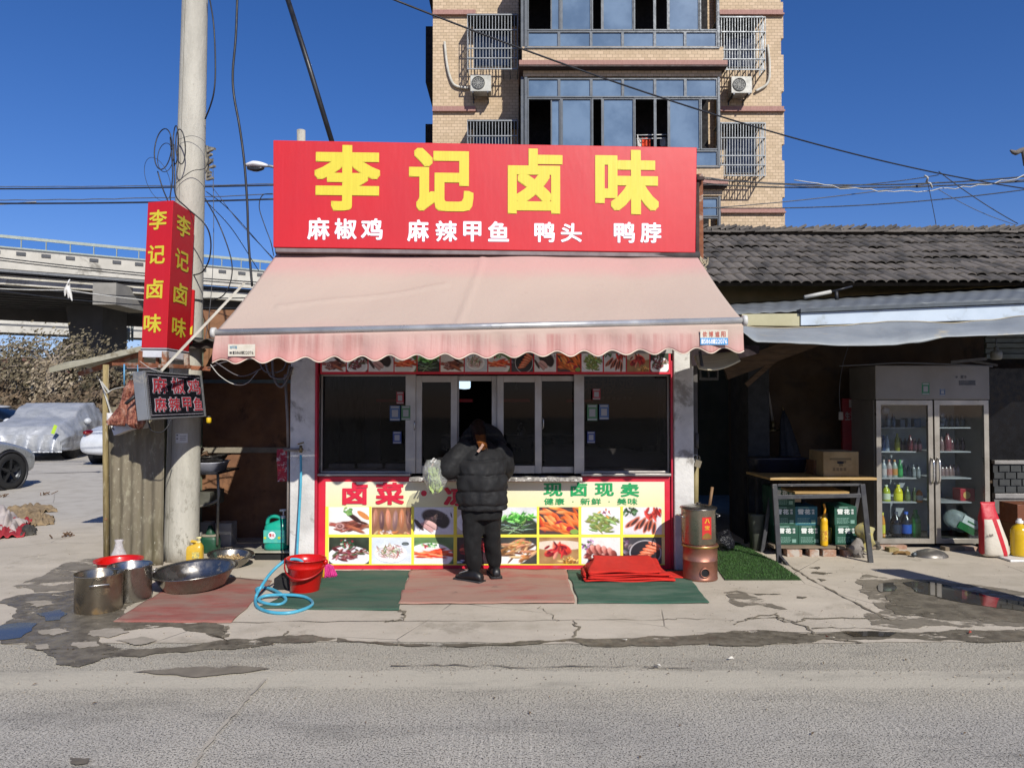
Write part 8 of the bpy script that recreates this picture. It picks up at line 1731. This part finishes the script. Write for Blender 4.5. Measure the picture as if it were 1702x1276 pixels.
# ---- cars
mTyre = mat('tyre rubber', '#1d1d1e', '#161617', .8); mRim = mat('dark alloy', '#3c3e41', '#2f3134', .35, metal=.7); mCarG = mat('car glass', '#10151b', '#0b0f14', .06, spec=.8)
SECT = [(-2.3, .35, .55, .62, .70, .0), (-2.25, .25, .62, .72, .82, 0), (-1.9, .22, .78, .98, .88, 0), (-1.35, .2, .82, 1.06, .9, 1.1), (-.75, .18, .84, .98, .91, 1.42), (0, .18, .84, .96, .91, 1.46), (.6, .18, .83, .96, .91, 1.36), (1.15, .2, .80, .95, .9, .98), (1.7, .2, .74, .86, .88, 0), (2.0, .22, .66, .74, .86, 0), (2.16, .22, .6, .68, .82, 0), (2.2, .32, .5, .58, .76, 0)]
def car(name, label, loc, yaw, paint, scale=1.0, tail=False):
    t = thing(name, label, 'car', loc); M_ = Matrix.Translation(Vector(loc)) @ Matrix.Rotation(yaw, 4, 'Z') @ Matrix.Scale(scale, 4)
    rings = [[M_ @ Vector((x, y * w, z)) for y, z in ((-.9, zb), (-1, zb + .12), (-1, zs), (-.93, (zs + zt) / 2), (-.7, zt), (.7, zt), (.93, (zs + zt) / 2), (1, zs), (1, zb + .12), (.9, zb))] for x, zb, zs, zt, w, _ in SECT]
    mb = MB(); mb.loft(rings); bo = mb.build('body', paint, t, subdiv=2)
    cu = MB()
    for x in (-1.45, 1.55): cu.tube([M_ @ Vector((x, -1.3, .33)), M_ @ Vector((x, 1.3, .33))], .375 * scale, 28, smooth=False)
    co = cu.build('cutter', paint, t, recalc=True); bm_ = bo.modifiers.new('arch', 'BOOLEAN'); bm_.object = co; bm_.solver = 'EXACT'; bake(bo); bpy.data.objects.remove(co)
    mb = MB(); mb.box(-2.0, 2.0, -.62, .62, .17, .7, M_); mb.build('underbody', mat('dark underbody', '#141415', '#0f0f10', .9), t)
    rg = []
    for x, w0, w1, z0, z1 in ((-1.75, .6, .55, .9, 1.0), (-1.2, .78, .62, .92, 1.22), (-.65, .8, .62, .93, 1.42), (0, .8, .62, .93, 1.45), (.5, .8, .62, .92, 1.38), (1.1, .76, .6, .88, 1.06), (1.4, .66, .6, .84, .9)):
        rg.append([M_ @ Vector((x, y, z)) for y, z in ((-w0, z0), (-w1, z1 - .05), (-w1 * .8, z1), (w1 * .8, z1), (w1, z1 - .05), (w0, z0))])
    mb = MB(); mb.loft(rg); mb.build('windows', mCarG, t, subdiv=1)
    rg = [[M_ @ Vector((x, y, z)) for y, z in ((-.6, z1 - .01), (-.5, z1 + .035), (.5, z1 + .035), (.6, z1 - .01))] for x, z1 in ((-1.1, 1.24), (-.6, 1.41), (0, 1.435), (.45, 1.36))]
    mb = MB(); mb.loft(rg); mb.build('roof', paint, t, subdiv=1)
    for x in (-1.45, 1.55):
        for s_ in (-1, 1):
            c = M_ @ Vector((x, s_ * .80, .325)); ax = (M_.to_3x3() @ Vector((0, s_, 0))).normalized(); q = ax.to_track_quat('Z', 'Y').to_matrix() * scale
            mb = MB(); mb.lathe([(.2, -.1), (.30, -.11), (.325, -.08), (.325, .08), (.30, .11), (.225, .11), (.2, .09)], c, 28, M=q); wh = mb.build('wheel', mTyre, t)
            mb = MB(); mb.lathe([(.225, .1), (.215, .115), (.2, .1), (.2, .02), (.001, .02)], c, 28, M=q)
            for k in range(5):
                a = k * 1.2566 + .3; d = q @ Vector((math.cos(a), math.sin(a), 0)); e = q @ Vector((0, 0, .095)); mb.bar(c + e * .9 + d * .02, c + e + d * .21, .045 * scale, .02, up=tuple(ax))
            mb.build('rim', mRim, wh)
            mb = MB(); mb.lathe([(.35, -.03), (.37, .105), (.35, .12), (.33, .1), (.33, -.03)], c, 28, M=q); mb.build('wheel_arch', mat('black grip', '#27272a'), t)
    for s_ in (-1, 1):
        mb = MB(); mb.sphere(M_ @ Vector((.85, s_ * .98, .98)), .1, (.7, 1, .6), 12, 8); mb.build('mirror', paint, t)
        mb = MB(); mb.sphere(M_ @ Vector((-2.1, s_ * .66, .80)), .2, (.5, 1, .35), 14, 8); mb.build('tail_light', mat('tail light red', '#7a0d12', '#5f0a0e', .2), t)
        mb = MB(); mb.sphere(M_ @ Vector((2.08, s_ * .62, .62)), .18, (.6, 1, .4), 14, 8); mb.build('headlight', mat('headlight', '#aeb4ba', '#8d949b', .1, metal=.3), t)
    return t
mSil = mat('silver paint', '#a5a8a8', '#9b9e9e', .3, metal=.5, coat=.6); mWhP = mat('white paint', '#c9ccd0', '#bfc2c6', .3, coat=.7); mDkP = mat('dark blue paint', '#141a24', '#10151d', .2, coat=.8)
q = Matrix.Rotation(R(78), 3, 'Z') @ Vector((1.55, -.86, 0)); SL0 = (Xp(17, 13.3) - q.x, 13.3 - q.y, 0)
car('parked_car', 'silver car at the left edge of the yard showing only its nose and front wheel', SL0, R(78), mSil)
car('parked_car', 'white car seen from behind, mostly hidden by the corrugated sheet', (Xp(216, 18.4) , 20.3, 0), R(82), mWhP)
car('parked_car', 'dark car parked behind the covered car', (Xp(100, 24) , 24.6, 0), R(-12), mDkP)
car('parked_car', 'white car at the far left edge behind the covered car', (Xp(-42, 22.6), 23.4, 0), R(-8), mWhP)
# covered car
cc = thing('covered_car', 'car wrapped in a shiny silver rain cover parked in the yard', 'covered car', (Xp(62, 20), 21.5, 0))
M_ = Matrix.Translation((Xp(44, 19.4) - .58, 21.7, 0)) @ Matrix.Rotation(R(-76), 4, 'Z')
pr = [(-2.3, .75, .8), (-2.0, .88, 1.05), (-1.3, .93, 1.32), (-.6, .94, 1.52), (.2, .94, 1.52), (.7, .94, 1.38), (1.2, .94, 1.12), (1.8, .92, 1.02), (2.25, .88, .9), (2.4, .8, .7)]
def zi(x):
    for a, b_ in zip(pr[:-1], pr[1:]):
        if x <= b_[0]: t_ = (x - a[0]) / (b_[0] - a[0]); return a[1] + (b_[1] - a[1]) * t_, a[2] + (b_[2] - a[2]) * t_
    return pr[-1][1], pr[-1][2]
rings = []
for i in range(61):
    x = -2.35 + 4.75 * i / 60; w, h = zi(x); r_ = []
    for k in range(56):
        s_ = k / 55 * 2 - 1; a = abs(s_)
        if a < .45: y, z = w * .8 * a / .45, h - .03 * a
        else: t_ = (a - .45) / .55; y, z = w * (.8 + .22 * min(1, t_ * 2.2)), .26 + (h - .26) * (1 - t_) ** .9
        fold = .03 * math.sin(k * 1.7 + x * 4) * max(0, a - .4) + .035 * frac((x * 2.2, s_ * 3, 1), 1.5) + .02 * math.sin(x * 23 + s_ * 3) * max(0, a - .5)
        r_.append(M_ @ Vector((x + (.05 * frac((x, s_, 2), 6)), math.copysign(y + fold, s_), z + .5 * fold)))
    rings.append(r_)
mb = MB(); mb.loft(rings, cap=False)
for e, sg_ in ((rings[-1], 1), (rings[0], -1)):
    n_ = 14; rows = []
    for j in range(n_ + 1):
        row_ = []
        for k, p in enumerate(e):
            loc = M_.inverted() @ p; t_ = j / n_; y_ = loc.y * (1 - .0 * t_); z_ = loc.z + (.24 - loc.z) * t_; row_.append(M_ @ Vector((loc.x + sg_ * (.02 * math.sin(t_ * 1.4) + .085 * math.sin(loc.y * 21 + .8 * math.sin(z_ * 5)) * t_ + .03 * frac((loc.y * 4, z_ * 1.5, 1), 1)), y_, z_)))
        rows.append(row_)
    mb.loft(rows, cap=False)
mSC = mat('silver car cover', '#b3b5b8', '#9a9da1', .36, metal=.3, vs=3, bump=.5, bs=6, bd=.05); mb.build('cover', mSC, cc)
mb = MB(); q = M_ @ Vector((2.58, .72, .85)); mb.bar(q + Vector((0, -.06, -.12)), q + Vector((.08, -.06, .1)), .09, .004, up=(0, 1, 0)); mb.build('reflective_strip', mat('lime strip', '#a9c93a', '#9dbb33', .5), cc)
for x in (-1.35, 1.4):
    for s_ in (-1, 1): mb = MB(); c = M_ @ Vector((x, s_ * .76, .32)); mb.tube([c - Vector((.1, 0, 0)), c + Vector((.1, 0, 0))], .32, 20); mb.build('wheel', mTyre, cc)
for s_ in (-1, 1): mb = MB(); mb.sphere(M_ @ Vector((.75, s_ * 1.0, 1.0)), .12, (.8, 1, .8), 12, 8); mb.build('covered_mirror', mat('pale cover', '#b9bcc0', '#a5a8ad', .4), cc)
# rubbish on the yard at the left edge
ch = thing('cloth_heap', 'crumpled white and red cloth heap lying on the yard at the left edge', 'cloth heap', G(20, 880))
def heap(nm, m, px, z, amp, seed, par):
    a, b_, c, d = [G(*q) for q in px]; mb = MB(); mb.grid(lambda u, v: a.lerp(b_, u).lerp(d.lerp(c, u), v) + Vector((.05 * frac((u * 4, v * 4, seed), 1), 0, .01 + (z * math.sin(math.pi * min(1, u * .9 + .1)) * math.sin(math.pi * v) + amp * abs(frac((u * 7, v * 6, seed), 1))))), 36, 24); o = mb.build(nm, m, par); k = o.modifiers.new('t', 'SOLIDIFY'); k.thickness = .008; return o
mWC = mat('white fabric', '#b3a9a4', '#a0958f', .9, vs=6); mRC = mat('red cloth', '#a32b33', '#8d2028', .85, vs=6)
heap('red_layer', mRC, [(-60, 903), (40, 893), (52, 868), (-60, 860)], .10, .10, 3, ch); heap('white_layer', mWC, [(-60, 896), (24, 890), (50, 872), (-60, 850)], .24, .16, 7, ch)
for i, (q, l) in enumerate((([(5, 858), (96, 851), (86, 841), (15, 845)], 'upper flattened brown cardboard piece lying beyond the cloth heap'), ([(20, 868), (76, 862), (74, 848), (25, 852)], 'middle flattened cardboard piece partly under the cloth heap'), ([(50, 876), (90, 872), (88, 858), (45, 860)], 'lower flattened cardboard piece right of the cloth heap'))):
    t = thing('flat_cardboard', l, 'cardboard', G(*q[0])); heap('sheet', mat('yard cardboard', '#7d6a50', '#8f7b5e', .9, vs=4), q, .05, .07, 11 + i, t)
ht = thing('black_hat', 'dark flattened bag lying at the right end of the cloth heap', 'bag', G(50, 888)); heap('bag', mat('dark rubbish', '#35322d'), [(30, 893), (62, 889), (58, 878), (36, 878)], .06, .05, 19, ht)
for i, (x, y, l) in enumerate(((73, 823, 'tiny leaf scrap lying in the middle of the yard'), (8, 826, 'small twig heap at the left edge of the yard'), (106, 893, 'bent wire scrap lying on the yard'))):
    t = thing('scrap', l, 'scrap', G(x, y)); rr = random.Random(i); mb = MB()
    for k in range(7): a = G(x, y) + Vector((rr.uniform(-.08, .08), rr.uniform(-.1, .1), .012)); mb.bar(a, a + Vector((rr.uniform(-.1, .1), rr.uniform(-.1, .1), .04)), .012, .01)
    mb.build('scrap', MATS['brown rag'], t)
# ================================================================== THE CUSTOMER
Yp = 6.45
pr_ = thing('person', 'person seen from behind in black puffer jacket and black trousers at the serving window', 'person', (Xp(798, Yp), Yp, 0))
def W(px, py, Y=Yp): return P(px, py, Y)
fl_, frr = Vector((Xp(785, 6.55), 6.55, .08)), Vector((Xp(822, 6.66), 6.66, .08))
J = {'pel': W(801, 836, 6.5), 'lk': W(787, 905, 6.5), 'rk': W(819, 905, 6.56), 'la': fl_, 'ra': frr, 'lt': fl_ + Vector((-.05, -.02, -.03)), 'rt': frr + Vector((.02, .1, -.03)),
     'waist': W(800, 815, 6.5), 'chest': W(800, 765, 6.55), 'neck': W(797, 733, 6.68), 'hd0': W(795, 720, 6.8), 'hd1': W(794, 703, 6.9),
     'ls': W(770, 748, 6.56), 'le': W(748, 785, 6.52), 'lw': W(735, 772, 6.62), 'lh': W(728, 770, 6.68), 'rs': W(828, 748, 6.62), 're': W(840, 782, 6.72), 'rw': W(826, 785, 6.86)}
E_ = [('pel', 'waist'), ('waist', 'chest'), ('chest', 'neck'), ('neck', 'hd0'), ('hd0', 'hd1'), ('pel', 'lk'), ('lk', 'la'), ('la', 'lt'), ('pel', 'rk'), ('rk', 'ra'), ('ra', 'rt'), ('chest', 'ls'), ('ls', 'le'), ('le', 'lw'), ('lw', 'lh'), ('chest', 'rs'), ('rs', 're'), ('re', 'rw')]
RAD = {'pel': .075, 'waist': .09, 'chest': .09, 'neck': .05, 'hd0': .08, 'hd1': .085, 'lk': .045, 'rk': .045, 'la': .04, 'ra': .04, 'lt': .035, 'rt': .035, 'ls': .05, 'le': .035, 'lw': .024, 'lh': .026, 'rs': .05, 're': .035, 'rw': .03}
names = list(J); wl0 = world_loc(pr_); me = bpy.data.meshes.new('body'); me.from_pydata([tuple(J[n] - wl0) for n in names], [(names.index(a), names.index(b_)) for a, b_ in E_], [])
body = link('body', me, mat('skin', '#b98a70', '#a97a62', .5), pr_); sk_ = body.modifiers.new('s', 'SKIN'); body.modifiers.new('ss', 'SUBSURF').levels = 1
for i, n in enumerate(names): me.skin_vertices[0].data[i].radius = (RAD[n],) * 2; me.skin_vertices[0].data[i].use_root = n == 'pel'
bake(body)
for p in body.data.polygons: p.use_smooth = True
# trousers
mTr = mat('black fleece trousers', '#050506', '#080809', .95, vs=10, bump=.4, bs=30)
def limb(mb, pts, n=24, fold=.0, seed=0, cap=True):
    """pts: (centre, rx, ry)"""
    rings = []
    cs = smooth_path([p[0] for p in pts], 8); rx = smooth_path([Vector((p[1], p[2], 0)) for p in pts], 8)
    for i, c in enumerate(cs):
        d = (cs[min(i + 1, len(cs) - 1)] - cs[max(i - 1, 0)]).normalized(); ax = Vector((0, 1, 0)).cross(d)
        ax = ax.normalized() if ax.length > .2 else Vector((1, 0, 0)); ay = d.cross(ax).normalized()
        r_ = []
        for k in range(n):
            t_ = 2 * math.pi * k / n; f = 1 + fold * frac((math.cos(t_) * 1.5 + seed, math.sin(t_) * 1.5, c.z * 14), 1)
            r_.append(c + ax * (math.cos(t_) * rx[i].x * f) + ay * (math.sin(t_) * rx[i].y * f))
        rings.append(r_)
    mb.loft(rings, cap=cap)
mb = MB()
limb(mb, [(W(801, 835, 6.5), .17, .12), (W(801, 850, 6.5), .18, .125), (W(801, 862, 6.5), .172, .12)], 28)
limb(mb, [(W(787, 848, 6.5), .092, .112), (W(786, 875, 6.5), .085, .10), (W(785, 905, 6.5), .076, .088), (W(787, 930, 6.52), .074, .078), (W(788, 944, 6.54), .055, .058), (W(788, 952, 6.55), .045, .05)], 24, .16, 1)
limb(mb, [(W(817, 848, 6.53), .09, .112), (W(818, 875, 6.55), .082, .10), (W(819, 905, 6.58), .072, .085), (W(821, 930, 6.63), .066, .075), (W(822, 940, 6.65), .05, .055), (W(822, 947, 6.66), .043, .048)], 24, .16, 5)
o = mb.build('trousers', mTr, pr_); remesh(o, .012, 3)
# shoes
def shoe(c, yaw, nm='shoe'):
    M_ = Matrix.Translation(c) @ Matrix.Rotation(yaw, 4, 'Z'); mb = MB()
    rg = [[M_ @ Vector((x, math.cos(t_) * w, max(.0, h0 + math.sin(t_) * h))) for t_ in [2 * math.pi * k / 20 for k in range(20)]] for x, w, h0, h in ((-.13, .02, .035, .02), (-.12, .035, .045, .035), (-.07, .042, .055, .05), (0, .045, .05, .048), (.07, .05, .04, .036), (.12, .042, .032, .026), (.15, .02, .026, .016))]
    mb.loft(rg); s_ = mb.build(nm, mat('black leather trainer', '#0f0f10', '#19191b', .5), pr_)
    mb = MB(); mb.loft([[M_ @ Vector((x * 1.0, y * w, z)) for x, y in [(-.13 + .28 * (.5 - .5 * math.cos(math.pi * k / 12)), 1) for k in range(13)] + [(.15 - .28 * (.5 - .5 * math.cos(math.pi * k / 12)), -1) for k in range(13)]] for z, w in ((.0, .05), (.02, .05))]); mb.build('sole', mat('dark sole', '#2a2a2b', '#202021', .7), s_)
    mb = MB()
    for k in range(4): a = M_ @ Vector((.02 + .022 * k, -.03, .088 - .008 * k)); b_ = M_ @ Vector((.03 + .022 * k, .03, .088 - .008 * k)); mb.tube([a, (a + b_) / 2 + Vector((0, 0, .006)), b_], .004, 5)
    mb.build('laces', mat('grey lace', '#6a6a6c', '#5a5a5c', .6), s_)
shoe(Vector((Xp(782, 6.5), 6.5, .008)), R(146)); shoe(Vector((Xp(822, 6.66), 6.68, .016)), R(100))
# puffer jacket with seams
mJk = mat('black puffer nylon', '#0d0d0f', '#111113', .8, vs=5, bump=.5, bs=16, bd=.02)
cen = [(W(802, 846, 6.5), .205, .15), (W(802, 838, 6.5), .214, .165), (W(801, 822, 6.5), .216, .17), (W(801, 800, 6.5), .213, .17), (W(800, 780, 6.52), .21, .165), (W(799, 762, 6.56), .215, .16), (W(798, 748, 6.6), .185, .14), (W(797, 738, 6.65), .12, .11), (W(797, 731, 6.69), .075, .08)]
seams = [Zp(y, 6.4) for y in (841, 817, 790, 766, 747)]
cs = smooth_path([c[0] for c in cen], 12); rr_ = smooth_path([Vector((c[1], c[2], 0)) for c in cen], 12); rings = []
for c, r_ in zip(cs, rr_):
    rg = []
    for k in range(64):
        t_ = 2 * math.pi * k / 64; x, y = math.cos(t_) * r_.x, math.sin(t_) * r_.y; z = c.z
        wob = .012 * frac((t_ * 1.2, z * 5, 4), 1)
        d = min(abs(z - s - wob) for s in seams); pf = -.02 * math.exp(-(d / .008) ** 2) + .006 * min(1, d / .05) + .02 * frac((math.cos(t_) * 3, math.sin(t_) * 3, z * 13), 1)
        rg.append(Vector((c.x + x * (1 + pf / r_.x), c.y + y * (1 + pf / r_.y), z)))
    rings.append(rg)
mb = MB(); mb.loft(rings)
def sleeve(pts, seed):
    cs = smooth_path([p[0] for p in pts], 14); rs = smooth_path([Vector((p[1], 0, 0)) for p in pts], 14); L = 0; rg = []; a_ = None
    for i, c in enumerate(cs):
        if i: L += (c - cs[i - 1]).length
        d = (cs[min(i + 1, len(cs) - 1)] - cs[max(i - 1, 0)]).normalized(); a_ = d.orthogonal().normalized() if a_ is None else (a_ - d * a_.dot(d)).normalized(); b_ = d.cross(a_)
        pf = .006 * abs(math.sin(L / .085 * math.pi)) ** .6
        rg.append([c + (a_ * math.cos(t_) + b_ * math.sin(t_)) * (rs[i].x + pf + .012 * frac((math.cos(t_) * 2 + seed, math.sin(t_) * 2, L * 14), 1)) for t_ in [2 * math.pi * k / 28 for k in range(28)]])
    mb.loft(rg)
sleeve([(W(782, 745, 6.6), .10), (W(768, 756, 6.56), .105), (W(754, 770, 6.52), .10), (W(746, 780, 6.5), .09), (W(738, 775, 6.56), .072), (W(731, 767, 6.62), .05)], 2)
sleeve([(W(818, 745, 6.65), .09), (W(832, 757, 6.68), .095), (W(838, 772, 6.72), .09), (W(837, 783, 6.8), .075), (W(826, 784, 6.9), .055)], 7)
jk = mb.build('jacket', mJk, pr_); remesh(jk, .0085, 1)
# hood with dark fur, hair, bag strap
mb = MB(); limb(mb, [(W(770, 742, 6.72), .03, .04), (W(778, 728, 6.76), .07, .06), (W(798, 720, 6.78), .1, .08), (W(820, 724, 6.76), .08, .07), (W(836, 742, 6.72), .05, .05)], 20, .2, 3); o = mb.build('hood', mat('black fur trim', '#0b0b0c', '#111113', .95, vs=20, bump=1, bs=80), pr_); remesh(o, .012, 1)
mHair = mat('auburn hair', '#1c0f0a', '#0f0806', .45, vs=30, stretch=(6, 6, .4))
mb = MB(); mb.sphere(W(795, 713, 6.84), .082, (.92, 1.0, 1.15), 24, 16)
limb(mb, [(W(795, 708, 6.78), .08, .06), (W(796, 720, 6.69), .065, .05), (W(799, 734, 6.56), .05, .03), (W(803, 742, 6.49), .03, .012)], 20, .2, 6); o = mb.build('hair', mHair, pr_); remesh(o, .009, 2)
mb = MB(); rr = random.Random(4)
for i in range(120):
    x = rr.gauss(0, 3.2); a = W(798 + x, 722, 6.6); m_ = W(800 + x * .9, 734, 6.5); e = W(803 + x * .8 + rr.uniform(-1, 1), 742 + rr.uniform(-2, 6), 6.44); mb.tube([a, m_, e], [.003, .003, .001], 3, cap=False)
o = mb.build('hair_strands', mat('copper hair ends', '#75431f', '#8f5a2b', .4, vs=20), pr_); o['kind'] = 'stuff'
mb = MB(); ps_ = smooth_path([W(803, 738, 6.46), W(800, 743, 6.42), W(794, 751, 6.39)], 6); vs = []
for p in ps_: vs += [p + Vector((-.009, -.012, .006)), p + Vector((.009, -.012, -.006))]
mb.add(vs, [(2 * i, 2 * i + 1, 2 * i + 3, 2 * i + 2) for i in range(len(ps_) - 1)]); o = mb.build('bag_strap', mat('tan strap', '#b58f7c', '#2a2628', .6, vs=6), pr_); k = o.modifiers.new('t', 'SOLIDIFY'); k.thickness = .004
# left hand with fingers holding the bag
hd = W(726, 769, 6.66); mb = MB(); mb.sphere(hd, .036, (1.1, .6, .9), 16, 10)
for i in range(4):
    b0 = hd + Vector((-.03 + .012 * i, -.012, -.012)); L = (.052, .062, .06, .048)[i]; mb.tube(smooth_path([b0, b0 + Vector((-.008, -.018, -L * .45)), b0 + Vector((-.002, -.006, -L * .9)), b0 + Vector((.006, .006, -L))], 4), [.0095] * 9 + [.009, .0085, .008, .006], 8)
mb.tube(smooth_path([hd + Vector((.03, -.01, .0)), hd + Vector((.028, -.026, -.024)), hd + Vector((.01, -.03, -.036))], 4), .0105, 8); mb.tube([hd, W(733, 771, 6.64)], .026, 10)
hn = mb.build('hand', MATS['skin'], pr_); remesh(hn, .005, 1)
mb = MB(); mb.tube([W(733, 771, 6.64), W(738, 774, 6.62)], [.032, .05], 14); mb.build('cuff', mJk, pr_)
# carrier bag
bg2 = thing('carrier_bag', 'translucent plastic bag of green vegetables hanging from the customer\'s left hand', 'bag', W(722, 790, 6.52))
def bagmat():
    b = NB('thin carrier film'); n = b.noise(14, 5, .7); b.b.inputs['Alpha'].default_value = .3; b.b.inputs['Transmission Weight'].default_value = 0; return b.out(b.mix(b.ramp(n, .4, .7), lin('#dfe0dc'), lin('#b9bdb0')), .22, 0, b.bump(n, 1, .03))
rings = []
for i in range(25):
    t_ = i / 24; py = 764 + 58 * t_; w = (.022 + .085 * math.sin(math.pi * min(1, t_ * .92 + .1)) ** .75) * (1 if t_ < .9 else 1 - (t_ - .9) * 5); c = W(720 + 5 * math.sin(t_ * 2.2), py, 6.50)
    rings.append([c + Vector((math.cos(k * .2244) * w * (1 + .25 * frac((k * .8, t_ * 5, 1), 1)), math.sin(k * .2244) * w * .8 * (1 + .3 * frac((k, t_ * 6, 5), 1)), .01 * frac((k, t_ * 9, 2), 1))) for k in range(28)])
mb = MB(); mb.loft(rings); mb.build('bag', bagmat(), bg2)
mb = MB(); mb.tube(smooth_path([W(716, 768, 6.5), W(722, 762, 6.6), hd + Vector((-.01, -.02, -.045))], 5), .008, 6); mb.tube(smooth_path([W(722, 768, 6.5), W(726, 764, 6.6), hd + Vector((.0, -.02, -.045))], 5), .007, 6); mb.build('handles', MATS['white plastic'], bg2)
gv = thing('green_vegetables', 'bunch of green leaves inside the carrier bag', 'vegetables', W(722, 795, 6.5))
rr = random.Random(2); mb = MB()
for i in range(150):
    t_ = rr.random(); c = W(722 + rr.uniform(-9, 9) + 3 * t_, 780 + 34 * t_, 6.50 + rr.uniform(-.05, .04)); a = Vector((rr.gauss(0, .4), rr.gauss(0, .4), 1)).normalized() * rr.uniform(.02, .05); b_ = a.orthogonal().normalized() * rr.uniform(.008, .02); mb.add([c - a, c + b_, c + a, c - b_], [(0, 1, 2, 3)])
o = mb.build('leaves', mat('salad leaves', '#7f9a4a', '#a9b97a', .6, vs=18, dirt='#4d6b2c', ds=20), gv); o['kind'] = 'stuff'
mb = MB(); mb.sphere(W(730, 797, 6.5), .05, (.7, .8, 1.3), 12, 8); mb.build('dark_pack', mat('dark rubbish', '#35322d'), gv)
